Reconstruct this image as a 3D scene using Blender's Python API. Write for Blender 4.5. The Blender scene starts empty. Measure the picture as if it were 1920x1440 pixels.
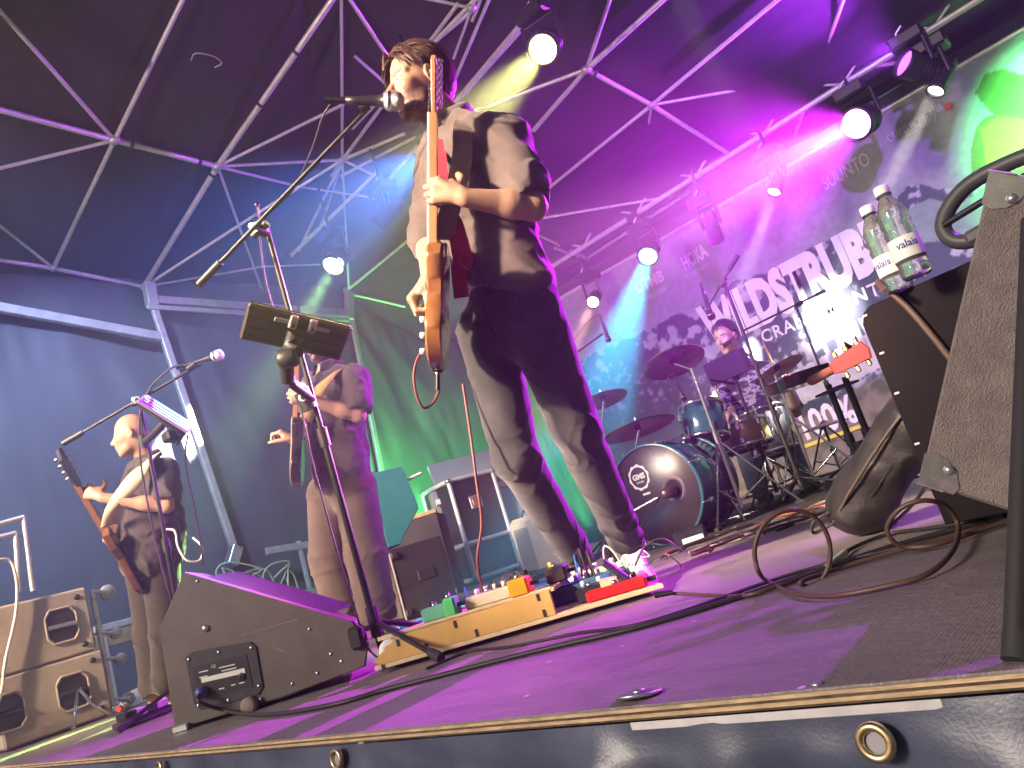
import bpy, math, random
import numpy as np
from mathutils import Vector, Matrix, Euler
random.seed(7)
rng = np.random.default_rng(11)
R = math.radians
SC = bpy.context.scene
COL = SC.collection

# ------------------------------------------------------------------ camera
# stage floor is z = 0, the stage front edge runs along X at y = 0.907, +Y is upstage
YAW, PITCH, ROLL, EYE = R(41.4), R(11.2), R(17.3), Vector((0, 0, .27))
FW = Vector((-math.sin(YAW)*math.cos(PITCH), math.cos(YAW)*math.cos(PITCH), math.sin(PITCH)))
_r = Vector((math.cos(YAW), math.sin(YAW), 0)); _u = _r.cross(FW)
RI = _r*math.cos(ROLL) - _u*math.sin(ROLL)
UI = _r*math.sin(ROLL) + _u*math.cos(ROLL)
cam_data = bpy.data.cameras.new('camera'); cam = bpy.data.objects.new('camera', cam_data); COL.objects.link(cam)
cam_data.sensor_width = 36; cam_data.lens = 36*1442/1920; cam_data.clip_end = 500; cam_data.clip_start = .02
cam.matrix_world = Matrix(((RI.x, UI.x, -FW.x, EYE.x), (RI.y, UI.y, -FW.y, EYE.y), (RI.z, UI.z, -FW.z, EYE.z), (0, 0, 0, 1)))
SC.camera = cam

# ------------------------------------------------------------------ dusk sky, low sun, exposure
world = bpy.data.worlds.new('World'); SC.world = world; world.use_nodes = True
wn = world.node_tree.nodes; wl = world.node_tree.links
sky = wn.new('ShaderNodeTexSky'); sky.sky_type = 'NISHITA'; sky.sun_disc = False
SUN_EL, SUN_AZ = R(24), R(198)            # azimuth measured clockwise from +Y
sky.sun_elevation = SUN_EL; sky.sun_rotation = SUN_AZ
wl.new(sky.outputs[0], wn['Background'].inputs[0]); wn['Background'].inputs[1].default_value = .035
sun_data = bpy.data.lights.new('sun', 'SUN'); sun = bpy.data.objects.new('sun', sun_data); COL.objects.link(sun)
sun_data.energy = 3.6; sun_data.angle = R(14); sun_data.color = (1, .84, .7)
sdir = Vector((math.sin(SUN_AZ)*math.cos(SUN_EL), math.cos(SUN_AZ)*math.cos(SUN_EL), math.sin(SUN_EL)))
sun.rotation_euler = sdir.to_track_quat('Z', 'Y').to_euler()
vs = SC.view_settings; vs.view_transform = 'Standard'; vs.look = 'None'; vs.gamma = 1; vs.exposure = .2
SC.cycles.use_denoising = True
SC.cycles.max_bounces = 6; SC.cycles.diffuse_bounces = 2; SC.cycles.glossy_bounces = 2
SC.cycles.transmission_bounces = 4; SC.cycles.volume_bounces = 0; SC.cycles.transparent_max_bounces = 6
SC.cycles.sample_clamp_indirect = 4; SC.cycles.caustics_reflective = False; SC.cycles.caustics_refractive = False
SC.cycles.use_adaptive_sampling = True; SC.cycles.adaptive_threshold = .02

# ------------------------------------------------------------------ helpers
def V(*a): return Vector(a[0] if len(a) == 1 else a)
def sight(px, py, depth):                       # a surveyed point: photograph bearing plus its distance into the stage
    return EYE + (FW + RI*((px-960)/1442) - UI*((py-720)/1442))*depth
def bearing(px, py): return FW + RI*((px-960)/1442) - UI*((py-720)/1442)
def on_z(px, py, z): d = bearing(px, py); return EYE + d*((z-EYE.z)/d.z)
def on_y(px, py, y): d = bearing(px, py); return EYE + d*((y-EYE.y)/d.y)
def on_x(px, py, x): d = bearing(px, py); return EYE + d*((x-EYE.x)/d.x)
def on_plane(px, py, p, n): d = bearing(px, py); return EYE + d*((V(p)-EYE).dot(n)/d.dot(n))
def lerp(a, b, t): return a*(1-t) + b*t

class MB:
    """collects shapes for one mesh"""
    def __init__(s): s.v = []; s.f = []; s.sm = []
    def add(s, vs_, fs, smooth=False):
        o = len(s.v); s.v += [tuple(p) for p in vs_]; s.f += [[i+o for i in f] for f in fs]; s.sm += [smooth]*len(fs); return s
    def box(s, c, size, rot=None, bevel=0):
        hx, hy, hz = [k/2 for k in size]; M = rot if rot is not None else Matrix.Identity(3); c = V(c)
        if bevel <= 0:
            P = [V(x, y, z) for x in (-hx, hx) for y in (-hy, hy) for z in (-hz, hz)]
            F = [(0,1,3,2), (4,6,7,5), (0,4,5,1), (2,3,7,6), (0,2,6,4), (1,5,7,3)]
            return s.add([c + M@p for p in P], F)
        b = min(bevel, hx*.95, hy*.95, hz*.95); P = []; idx = {}
        for sx in (-1, 1):
            for sy in (-1, 1):
                for sz in (-1, 1):
                    for a in range(3):
                        q = [sx*(hx-b), sy*(hy-b), sz*(hz-b)]; q[a] = (sx*hx, sy*hy, sz*hz)[a]
                        idx[(sx, sy, sz, a)] = len(P); P.append(c + M@V(q))
        F = []
        for a in range(3):
            b1, b2 = (a+1) % 3, (a+2) % 3
            for sg in (-1, 1):
                def k(u, w):
                    t = [0, 0, 0]; t[a] = sg; t[b1] = u; t[b2] = w; return idx[(t[0], t[1], t[2], a)]
                q = [k(-1,-1), k(1,-1), k(1,1), k(-1,1)]; F.append(q if sg > 0 else q[::-1])
            for u in (-1, 1):
                for w in (-1, 1):
                    t0 = [0,0,0]; t1 = [0,0,0]; t0[a] = -1; t1[a] = 1; t0[b1] = t1[b1] = u; t0[b2] = t1[b2] = w
                    t0 = tuple(t0); t1 = tuple(t1)
                    q = [idx[t0+(b1,)], idx[t1+(b1,)], idx[t1+(b2,)], idx[t0+(b2,)]]; F.append(q if u*w > 0 else q[::-1])
        for sx in (-1, 1):
            for sy in (-1, 1):
                for sz in (-1, 1):
                    q = [idx[(sx,sy,sz,0)], idx[(sx,sy,sz,1)], idx[(sx,sy,sz,2)]]; F.append(q if sx*sy*sz > 0 else q[::-1])
        return s.add(P, F)
    def tube(s, pts, r, n=10, caps=True, closed=False):
        pts = [V(p) for p in pts]; m = len(pts); rs = r if isinstance(r, (list, tuple)) else [r]*m
        P = []; prev = None
        for i in range(m):
            if closed: t = pts[(i+1) % m] - pts[i-1]
            else: t = pts[min(i+1, m-1)] - pts[max(i-1, 0)]
            t = t.normalized() if t.length > 1e-9 else V(0,0,1)
            if prev is None: a = t.orthogonal().normalized()
            else:
                a = prev - t*prev.dot(t); a = a.normalized() if a.length > 1e-6 else t.orthogonal().normalized()
            prev = a; b = t.cross(a)
            for k in range(n):
                q = 2*math.pi*k/n; P.append(pts[i] + (a*math.cos(q) + b*math.sin(q))*rs[i])
        F = []
        for i in range(m if closed else m-1):
            j = (i+1) % m
            for k in range(n): F.append((i*n+k, i*n+(k+1) % n, j*n+(k+1) % n, j*n+k))
        s.add(P, F, True)
        if caps and not closed:
            s.add(P[:n], [tuple(range(n))[::-1]]); s.add(P[-n:], [tuple(range(n))])
        return s
    def lathe(s, prof, base, axis, n=32, a0=None, smooth=True):
        axis = V(axis).normalized(); base = V(base); a = (a0 if a0 is not None else axis.orthogonal()).normalized(); b = axis.cross(a)
        P = []
        for (r_, h_) in prof:
            for k in range(n):
                q = 2*math.pi*k/n; P.append(base + axis*h_ + (a*math.cos(q) + b*math.sin(q))*r_)
        F = [(i*n+k, i*n+(k+1) % n, (i+1)*n+(k+1) % n, (i+1)*n+k) for i in range(len(prof)-1) for k in range(n)]
        return s.add(P, F, smooth)
    def disc(s, c, axis, r, n=32, th=.002):
        return s.lathe([(0, 0), (r, 0), (r, th), (0, th)], c, axis, n, smooth=False)
    def prism(s, poly, o, ex, ey, ez, th, bevel=0):
        """outline poly (x,y) in the frame ex,ey at o, thickness th along ez; bevel rounds the rim a little"""
        o = V(o); n = len(poly); P = []
        if bevel > 0:
            cx = sum(p[0] for p in poly)/n; cy = sum(p[1] for p in poly)/n
            def sh(p):
                dx, dy = cx-p[0], cy-p[1]; L = math.hypot(dx, dy) or 1; return (p[0]+dx/L*bevel, p[1]+dy/L*bevel)
            rings = [([sh(p) for p in poly], 0), (poly, bevel), (poly, th-bevel), ([sh(p) for p in poly], th)]
        else: rings = [(poly, 0), (poly, th)]
        for pl, h_ in rings: P += [o + ex*p[0] + ey*p[1] + ez*h_ for p in pl]
        F = [tuple(range(n))[::-1], tuple(range((len(rings)-1)*n, len(rings)*n))]
        for i in range(len(rings)-1):
            F += [(i*n+k, i*n+(k+1) % n, (i+1)*n+(k+1) % n, (i+1)*n+k) for k in range(n)]
        return s.add(P, F)
    def build(s, name, material, parent=None, smooth=None):
        me = bpy.data.meshes.new(name); me.from_pydata(s.v, [], s.f); me.validate(); me.update()
        sm = s.sm if smooth is None else [smooth]*len(s.f)
        if len(me.polygons) == len(sm): me.polygons.foreach_set('use_smooth', sm)
        me.materials.append(material); return link(name, me, parent)

def link(name, me, parent=None):
    o = bpy.data.objects.new(name, me); COL.objects.link(o)
    if parent is not None:
        o.parent = parent; o.matrix_parent_inverse = parent.matrix_basis.inverted()
    return o
def auto(o, ang=40):
    me = o.data; me.polygons.foreach_set('use_smooth', [True]*len(me.polygons)); me.set_sharp_from_angle(angle=R(ang)); return o
def tag(o, label, cat=None, group=None, kind=None):
    if label: o['label'] = label
    if cat: o['category'] = cat
    if group: o['group'] = group
    if kind: o['kind'] = kind
    return o
def thing(name, label, cat, loc=(0, 0, 0), group=None):
    o = bpy.data.objects.new(name, None); COL.objects.link(o); o.location = loc; o.empty_display_size = .1
    return tag(o, label, cat, group)
def bez(pts, n=24):
    """smooth curve through pts (Catmull-Rom)"""
    pts = [V(p) for p in pts]; P = [pts[0]*2-pts[1]] + pts + [pts[-1]*2-pts[-2]]; out = []
    per = max(2, n//(len(pts)-1))
    for i in range(1, len(P)-2):
        for k in range(per):
            t = k/per; a, b, c, d = P[i-1], P[i], P[i+1], P[i+2]
            out.append(.5*((2*b) + (c-a)*t + (2*a-5*b+4*c-d)*t*t + (3*b-a-3*c+d)*t**3))
    out.append(pts[-1]); return out
def frame(z, x_hint):
    z = V(z).normalized(); x = V(x_hint); x = (x - z*x.dot(z)).normalized(); y = z.cross(x)
    return x, y, z
def rotmat(ex, ey, ez): return Matrix((ex, ey, ez)).transposed()

# ------------------------------------------------------------------ materials
MATS = {}
def mat(name, col, rough=.6, metal=0, var=.0, vscale=8, bump=0, bscale=60, spec=.5, coat=0, emit=None, estr=0, trans=0, ior=1.45, aniso=None, stops=None, detail=4, alpha=1, sheen=0, btype='noise'):
    if name in MATS: return MATS[name]
    m = bpy.data.materials.new(name); m.use_nodes = True; N = m.node_tree.nodes; L = m.node_tree.links; B = N['Principled BSDF']
    B.inputs['Base Color'].default_value = (*col, 1); B.inputs['Roughness'].default_value = rough; B.inputs['Metallic'].default_value = metal
    B.inputs['Specular IOR Level'].default_value = spec; B.inputs['Coat Weight'].default_value = coat; B.inputs['IOR'].default_value = ior
    B.inputs['Transmission Weight'].default_value = trans; B.inputs['Alpha'].default_value = alpha; B.inputs['Sheen Weight'].default_value = sheen
    if emit: B.inputs['Emission Color'].default_value = (*emit, 1); B.inputs['Emission Strength'].default_value = estr
    if var or bump or stops:
        tc = N.new('ShaderNodeTexCoord'); mp = N.new('ShaderNodeMapping'); L.new(tc.outputs['Object'], mp.inputs[0])
        if aniso: mp.inputs['Scale'].default_value = aniso
    if var or stops:
        nz = N.new('ShaderNodeTexNoise'); nz.inputs['Scale'].default_value = vscale; nz.inputs['Detail'].default_value = detail; nz.inputs['Roughness'].default_value = .62
        L.new(mp.outputs[0], nz.inputs['Vector']); cr = N.new('ShaderNodeValToRGB'); L.new(nz.outputs[0], cr.inputs[0])
        if stops:
            cr.color_ramp.elements[0].position = stops[0][0]; cr.color_ramp.elements[0].color = (*stops[0][1], 1)
            cr.color_ramp.elements[1].position = stops[-1][0]; cr.color_ramp.elements[1].color = (*stops[-1][1], 1)
            for p, c in stops[1:-1]: e = cr.color_ramp.elements.new(p); e.color = (*c, 1)
        else:
            cr.color_ramp.elements[0].position = .3; cr.color_ramp.elements[0].color = (*[max(0, c*(1-var)) for c in col], 1)
            cr.color_ramp.elements[1].position = .7; cr.color_ramp.elements[1].color = (*[min(1, c*(1+var)) for c in col], 1)
        L.new(cr.outputs[0], B.inputs['Base Color'])
        mr = N.new('ShaderNodeMapRange'); mr.inputs['To Min'].default_value = max(.02, rough-.1); mr.inputs['To Max'].default_value = min(1, rough+.1)
        L.new(nz.outputs[0], mr.inputs[0]); L.new(mr.outputs[0], B.inputs['Roughness'])
    if bump:
        if btype == 'noise':
            bn = N.new('ShaderNodeTexNoise'); bn.inputs['Scale'].default_value = bscale; bn.inputs['Detail'].default_value = 3
        elif btype == 'voronoi':
            bn = N.new('ShaderNodeTexVoronoi'); bn.inputs['Scale'].default_value = bscale
        else:
            bn = N.new('ShaderNodeTexWave'); bn.inputs['Scale'].default_value = bscale; bn.inputs['Distortion'].default_value = 6
        L.new(mp.outputs[0], bn.inputs['Vector']); bp = N.new('ShaderNodeBump'); bp.inputs['Strength'].default_value = bump; bp.inputs['Distance'].default_value = .01
        L.new(bn.outputs[0], bp.inputs['Height']); L.new(bp.outputs[0], B.inputs['Normal'])
    MATS[name] = m; return m
def vmat(name, rough=.5, bump=0, bscale=90, spec=.4, sss=0, sheen=0):
    """base colour read from the mesh's own colour attribute (skin, hair, print)"""
    if name in MATS: return MATS[name]
    m = bpy.data.materials.new(name); m.use_nodes = True; N = m.node_tree.nodes; L = m.node_tree.links; B = N['Principled BSDF']
    a = N.new('ShaderNodeVertexColor'); a.layer_name = 'tone'; L.new(a.outputs[0], B.inputs['Base Color'])
    B.inputs['Roughness'].default_value = rough; B.inputs['Specular IOR Level'].default_value = spec; B.inputs['Sheen Weight'].default_value = sheen
    if sss: B.inputs['Subsurface Weight'].default_value = sss; B.inputs['Subsurface Scale'].default_value = .01; B.inputs['Subsurface Radius'].default_value = (1, .35, .2)
    if bump:
        tc = N.new('ShaderNodeTexCoord'); bn = N.new('ShaderNodeTexNoise'); bn.inputs['Scale'].default_value = bscale; L.new(tc.outputs['Object'], bn.inputs['Vector'])
        bp = N.new('ShaderNodeBump'); bp.inputs['Strength'].default_value = bump; bp.inputs['Distance'].default_value = .005; L.new(bn.outputs[0], bp.inputs['Height']); L.new(bp.outputs[0], B.inputs['Normal'])
    MATS[name] = m; return m

ALU = mat('aluminium', (.72, .69, .66), .42, .45, .12, 14, .05, 120)
ALU_DULL = mat('dull_aluminium', (.55, .54, .52), .5, .6, .15, 10)
CHROME = mat('chrome', (.85, .85, .86), .12, 1)
STEEL = mat('zinc_steel', (.6, .61, .62), .3, .9, .1, 30)
BLACK_METAL = mat('black_metal', (.02, .02, .022), .38, .2, .3, 20)
BLACK_PLASTIC = mat('black_plastic', (.022, .022, .024), .45, 0, .25, 30)
RUBBER = mat('rubber', (.03, .03, .032), .75)
CABLE = mat('cable_rubber', (.025, .022, .022), .5)
WHITE_PAINT = mat('white_paint', (.78, .77, .75), .5, 0, .06, 20)

# ------------------------------------------------------------------ noise (numpy)
def vnoise(p, seed=0):
    p = np.asarray(p, float); i = np.floor(p).astype(np.int64); f = p-i; f = f*f*(3-2*f)
    def h(ix, iy, iz):
        n = (ix*374761393 + iy*668265263 + iz*2147483647 + seed*974634533) & 0xffffffff
        n = ((n ^ (n >> 13))*1274126177) & 0xffffffff; n = (n ^ (n >> 16)) & 0xffff
        return n/32767.5 - 1
    r_ = 0
    for dx in (0, 1):
        for dy in (0, 1):
            for dz in (0, 1):
                w = (f[..., 0] if dx else 1-f[..., 0])*(f[..., 1] if dy else 1-f[..., 1])*(f[..., 2] if dz else 1-f[..., 2])
                r_ = r_ + w*h(i[..., 0]+dx, i[..., 1]+dy, i[..., 2]+dz)
    return r_
def fbm(p, oct_=4, seed=0):
    a = 0; s = 1.; p = np.asarray(p, float)
    for k in range(oct_): a = a + s*vnoise(p, seed+k); p = p*2.03; s *= .5
    return a
def grid_obj(name, P, material, parent=None, tone=None, smooth=True, closed_u=False):
    """P: (nu, nv, 3) array of points"""
    nu, nv = P.shape[:2]; idx = np.arange(nu*nv).reshape(nu, nv)
    q = np.stack([idx[:-1, :-1], idx[1:, :-1], idx[1:, 1:], idx[:-1, 1:]], -1).reshape(-1, 4)
    me = bpy.data.meshes.new(name); me.from_pydata(P.reshape(-1, 3).tolist(), [], q.tolist()); me.update()
    me.polygons.foreach_set('use_smooth', [smooth]*len(me.polygons)); me.materials.append(material)
    if tone is not None: set_tone(me, tone.reshape(-1, 3))
    return link(name, me, parent)
def set_tone(me, c):
    at = me.color_attributes.new('tone', 'FLOAT_COLOR', 'POINT')
    at.data.foreach_set('color', np.concatenate([c, np.ones((len(c), 1))], 1).astype(np.float32).ravel())
def text_mesh(name, body, material, parent, o, ex, ey, width=None, height=None, extr=.0012, bold=0, align='LEFT', shear=0, space=1):
    """flat lettering lying in the plane ex,ey at o"""
    cu = bpy.data.curves.new(name, 'FONT'); cu.body = body; cu.extrude = 0; cu.offset = bold; cu.shear = shear; cu.space_character = space; cu.resolution_u = 3
    t = bpy.data.objects.new(name, cu); COL.objects.link(t); bpy.context.view_layer.update()
    me = bpy.data.meshes.new_from_object(t.evaluated_get(bpy.context.evaluated_depsgraph_get())); bpy.data.objects.remove(t)
    co = np.array([v.co[:] for v in me.vertices]); mn, mx = co.min(0), co.max(0)
    sx = width/(mx[0]-mn[0]) if width else None; sy = height/(mx[1]-mn[1]) if height else None
    sx = sx or sy; sy = sy or sx
    ex, ey = V(ex), V(ey); ez = ex.cross(ey).normalized(); o = V(o)
    for v in me.vertices:
        x = (v.co.x-mn[0])*sx; y = (v.co.y-mn[1])*sy
        if align == 'CENTER': x -= (mx[0]-mn[0])*sx/2; y -= (mx[1]-mn[1])*sy/2
        v.co = o + ex*x + ey*y + ez*extr
    me.materials.clear(); me.materials.append(material); return link(name, me, parent)

# ------------------------------------------------------------------ stage floor, its plywood edge, the ground
EDGE_Y, WALL_X, REAR_Y, RIGHT_X = .907, -7.05, 7.4, 4.2
def floor_material():
    m = bpy.data.materials.new('stage_ply_film'); m.use_nodes = True; N = m.node_tree.nodes; L = m.node_tree.links; B = N['Principled BSDF']
    tc = N.new('ShaderNodeTexCoord')
    def noise(sc, aniso=None, det=5):
        mp = N.new('ShaderNodeMapping'); L.new(tc.outputs['Object'], mp.inputs[0])
        if aniso: mp.inputs['Scale'].default_value = aniso
        n = N.new('ShaderNodeTexNoise'); n.inputs['Scale'].default_value = sc; n.inputs['Detail'].default_value = det; n.inputs['Roughness'].default_value = .65; L.new(mp.outputs[0], n.inputs['Vector']); return n
    a = noise(1.3, (1, 2.6, 1)); b = noise(9, (1, 3, 1)); c = noise(55, None, 2); d = noise(23, (.35, 3.4, 1), 4)
    cr = N.new('ShaderNodeValToRGB'); cr.color_ramp.elements[0].position = .32; cr.color_ramp.elements[0].color = (.13, .108, .112, 1)
    cr.color_ramp.elements[1].position = .7; cr.color_ramp.elements[1].color = (.28, .238, .228, 1)
    mx = N.new('ShaderNodeMix'); mx.inputs[0].default_value = .45; L.new(a.outputs[0], mx.inputs[2]); L.new(b.outputs[0], mx.inputs[3]); L.new(mx.outputs[0], cr.inputs[0])
    # pale scuffs and dried specks
    sc = N.new('ShaderNodeValToRGB'); sc.color_ramp.elements[0].position = .615; sc.color_ramp.elements[0].color = (0, 0, 0, 1); sc.color_ramp.elements[1].position = .7; sc.color_ramp.elements[1].color = (.5, .5, .5, 1)
    L.new(d.outputs[0], sc.inputs[0])
    vo = N.new('ShaderNodeTexVoronoi'); vo.inputs['Scale'].default_value = 8.5; vo.inputs['Randomness'].default_value = 1; L.new(tc.outputs['Object'], vo.inputs['Vector'])
    sp = N.new('ShaderNodeValToRGB'); sp.color_ramp.elements[0].position = .035; sp.color_ramp.elements[0].color = (1, 1, 1, 1); sp.color_ramp.elements[1].position = .06; sp.color_ramp.elements[1].color = (0, 0, 0, 1)
    L.new(vo.outputs['Distance'], sp.inputs[0])
    ad = N.new('ShaderNodeMix'); ad.blend_type = 'ADD'; ad.inputs[0].default_value = 1; ad.data_type = 'RGBA'
    m2 = N.new('ShaderNodeMix'); m2.data_type = 'RGBA'; m2.inputs[7].default_value = (.34, .3, .27, 1); L.new(sc.outputs[0], m2.inputs[0]); L.new(cr.outputs[0], m2.inputs[6])
    m3 = N.new('ShaderNodeMix'); m3.data_type = 'RGBA'; m3.inputs[7].default_value = (.6, .56, .52, 1); L.new(sp.outputs[0], m3.inputs[0]); L.new(m2.outputs[2], m3.inputs[6])
    N.remove(ad); L.new(m3.outputs[2], B.inputs['Base Color'])
    mr = N.new('ShaderNodeMapRange'); mr.inputs['To Min'].default_value = .3; mr.inputs['To Max'].default_value = .58; L.new(b.outputs[0], mr.inputs[0]); L.new(mr.outputs[0], B.inputs['Roughness'])
    B.inputs['Specular IOR Level'].default_value = .55
    hx = N.new('ShaderNodeTexVoronoi'); hx.inputs['Scale'].default_value = 170; hx.inputs['Randomness'].default_value = .15; L.new(tc.outputs['Object'], hx.inputs['Vector'])
    bp = N.new('ShaderNodeBump'); bp.inputs['Strength'].default_value = .32; bp.inputs['Distance'].default_value = .004; L.new(hx.outputs['Distance'], bp.inputs['Height'])
    b2 = N.new('ShaderNodeBump'); b2.inputs['Strength'].default_value = .22; b2.inputs['Distance'].default_value = .02; L.new(c.outputs[0], b2.inputs['Height']); L.new(bp.outputs[0], b2.inputs['Normal'])
    L.new(b2.outputs[0], B.inputs['Normal']); return m
PLY = mat('plywood_edge', (.5, .36, .22), .7, 0, .35, 26, .2, 90, aniso=(1, 1, 6))
PLY_DARK = mat('plywood_core', (.1, .065, .042), .8, 0, .5, 40, .3, 90)
fl = MB().box((( WALL_X+RIGHT_X)/2, (EDGE_Y+REAR_Y)/2, -.002), (RIGHT_X-WALL_X, REAR_Y-EDGE_Y, .004)).build('stage_floor', floor_material()); tag(fl, None, kind='structure')
L_ = RIGHT_X-WALL_X; mx_ = (WALL_X+RIGHT_X)/2
for z0, th, yo, m_ in ((-.004, .0045, .002, PLY), (-.0085, .004, .0, PLY_DARK), (-.0125, .005, .0015, PLY), (-.0175, .0035, -.001, PLY_DARK)):
    MB().box((mx_, EDGE_Y+.3-yo, z0-th/2), (L_, .6, th)).build('plywood_layer', m_, fl)
ground = MB().box((0, 4, -1.25), (44, 44, .02)).build('ground', mat('ground_asphalt', (.05, .05, .05), .9, 0, .3, 3, .3, 60)); tag(ground, None, kind='structure')
sub = MB()
for x_ in (-6.8, -4.4, -2.0, .4, 2.8):
    for y_ in (1.35, 4.2, 7.1): sub.box((x_, y_, -.64), (.09, .09, 1.2))
sub.box((mx_, 4.2, -.045), (L_, 5.7, .05)); tag(sub.build('deck_frame', ALU_DULL), None, kind='structure')
# hatch plate and a bolt head let into the floor near the edge
hp = on_z(1190, 1312, 0)
pl = thing('floor_plate', 'round metal tie-down plate curling up at the stage edge', 'floor plate', (hp.x, hp.y+.01, 0))
MB().lathe([(0, .001), (.034, .001), (.038, .005), (.035, .007), (.029, .005), (.014, .003), (0, .003)], (hp.x, hp.y+.012, 0), (0, .18, 1), 28).build('ring_plate', STEEL, pl)
MB().lathe([(0, .004), (.012, .004), (.011, .009), (0, .01)], (hp.x, hp.y+.014, .001), (0, .15, 1), 12).build('bolt_head', STEEL, pl)
bq = on_z(1532, 1283, 0)
tag(MB().lathe([(.0, 0), (.008, 0), (.008, .002), (.005, .0035), (0, .0035)], bq, (0, 0, 1), 16).build('screw_head', STEEL), 'small shiny screw head in the floor near the grommeted skirt', 'screw')

# ------------------------------------------------------------------ tarpaulin skirt below the edge
VINYL = mat('navy_vinyl', (.06, .07, .12), .36, 0, .2, 5, .06, 220, spec=.5)
nu, nv = 420, 40; xs = np.linspace(WALL_X, RIGHT_X, nu); zs = np.linspace(-.0215, -1.235, nv)**1
zs = -.0215 - (np.linspace(0, 1, nv)**1.8)*1.21
X, Z = np.meshgrid(xs, zs, indexing='ij'); dep = np.clip((-Z-.02)/.09, 0, 1)
sag = np.abs(np.sin(X*3.1+.6))**1.5
Y = EDGE_Y - .006 - dep*(.008 + .026*fbm(np.stack([X*7, Z*2.2+X*1.4, X*0], -1), 3, 3) + .012*np.abs(vnoise(np.stack([X*16+Z*22, Z*9, X*0], -1), 9))) 
Y += -.012*dep*np.exp(-((Z+.055+.02*sag)/.028)**2)*sag
skirt = thing('stage_skirt', 'dark navy vinyl tarpaulin skirt with brass grommets hanging below the stage edge', 'tarpaulin', (0, EDGE_Y-.02, -1.2))
grid_obj('tarpaulin', np.stack([X, Y, Z], -1), VINYL, skirt)
BRASS = mat('brass_eyelet', (.72, .55, .3), .25, .95, .15, 60)
def grommet(px, py, lab):
    p = on_y(px, py, EDGE_Y-.028); g = MB(); n = V(0, -1, .12).normalized()
    prof = [(.0125, -.004)] + [(.0168+.0052*math.cos(a), .0042*math.sin(a)) for a in np.linspace(math.pi, 0, 9)] + [(.022, -.004)]
    g.lathe(prof, p, n, 40); o = g.build('grommet', BRASS, skirt); o['label'] = lab
    MB().disc(p - n*.004, n, .0128, 24, .001).build('grommet_hole', mat('grey_glow_behind', (.33, .32, .35), .8), o)
for a_ in ((1640, 1393, 'large near brass grommet'), (630, 1424, 'small brass grommet below the pedalboard'), (298, 1441, 'brass grommet cut by the picture edge')): grommet(*a_)
# pale aluminium trim strip under part of the edge
x0, x1 = on_y(1183, 1342, EDGE_Y).x, on_y(1760, 1287, EDGE_Y).x
tag(MB().box(((x0+x1)/2, EDGE_Y-.0065, -.0265), (x1-x0, .003, .011), bevel=.001).build('edge_trim', mat('pale_trim', (.6, .58, .6), .55, .2, .15, 20)), 'pale grey trim strip under the plywood stage edge', 'trim strip')

# ------------------------------------------------------------------ roof skin, walls
def roof_z(x, y): return np.minimum(np.minimum(6.2+.35*x, 3.0+.6*np.maximum(0, 6.6-y)), 5.75)
def on_roof(px, py, drop=0.):
    d = bearing(px, py); a, b = 1., 40.
    for _ in range(50):
        t = (a+b)/2; p = EYE+d*t
        if p.z < float(roof_z(p.x, p.y))-drop: a = t
        else: b = t
    return EYE + d*a
PVC = mat('black_roof_pvc', (.026, .02, .026), .38, 0, .2, 2.5, .5, 5, spec=.5, aniso=(.7, 3.2, 1))
xs = np.linspace(WALL_X-.12, RIGHT_X, 190); ys = np.linspace(.5, REAR_Y+.1, 130)
X, Y = np.meshgrid(xs, ys, indexing='ij'); Zr = roof_z(X, Y)+.07
Zr = Zr + .018*fbm(np.stack([X*.9, Y*3.2, X*0], -1), 4, 5) + .012*np.abs(vnoise(np.stack([X*1.2+Y*.4, Y*7, X*0], -1), 8))
roof = thing('stage_roof_skin', 'dark glossy tarpaulin roof skin stretched over the stage', 'tent roof', (0, 4, 3))
grid_obj('tarpaulin', np.stack([X, Y, Zr], -1), PVC, roof)
# round clear vents / buckles seen on the roof skin
vp = on_roof(385, 108, -.04)
MB().tube(bez([vp+V(-.06,.1,-.02), vp+V(.02,.12,-.03), vp+V(.07,.03,-.03), vp+V(.04,-.1,-.02), vp+V(-.05,-.1,-.02)], 16), .006, 6).build('webbing_buckle', ALU_DULL, roof)
WALLF = mat('side_wall_pvc', (.085, .092, .11), .5, 0, .18, 1.4, .25, 4, spec=.4, aniso=(1, 1, .5))
def wall(name, label, p0, p1, ztop, seed, m_, amp=.03, nx=150):
    p0, p1 = V(p0), V(p1); d = (p1-p0); n = V(0, 0, 1).cross(d).normalized(); t = np.linspace(0, 1, nx); z = np.linspace(0, 1, 70)
    T, Zz = np.meshgrid(t, z, indexing='ij'); L = d.length; top = ztop(p0.x+T*d.x, p0.y+T*d.y) if callable(ztop) else ztop
    H = -.02+Zz*(top+.02)
    off = amp*fbm(np.stack([T*L*1.2+Zz*.5, H*.35, T*0], -1), 4, seed) + amp*.7*np.abs(vnoise(np.stack([T*L*2.1+H*.9, H*.6-T, T*0], -1), seed+4))
    P = np.stack([p0.x+T*d.x+n.x*off, p0.y+T*d.y+n.y*off, H], -1)
    o = grid_obj(name, P, m_); return tag(o, label, 'tent wall')
wall('side_curtain', 'blue-grey tarpaulin side wall in the haze behind the bass player', (WALL_X, .95, 0), (WALL_X, REAR_Y, 0), lambda x, y: roof_z(x, y)+.05, 2, WALLF, .06)
wall('rear_curtain', 'dark creased tarpaulin rear wall left of the printed banner', (WALL_X, REAR_Y, 0), (RIGHT_X, REAR_Y, 0), lambda x, y: roof_z(x, y)+.05, 6, mat('rear_wall_pvc', (.06, .065, .06), .3, 0, .2, 1.4, .35, 5, spec=.6, aniso=(1.5, 1, .4)), .045, 240)
wall('right_curtain', 'dark tarpaulin wall closing the far right side of the stage', (RIGHT_X, REAR_Y, 0), (RIGHT_X, 1.6, 0), lambda x, y: roof_z(x, y)+.05, 9, WALLF)

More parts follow.
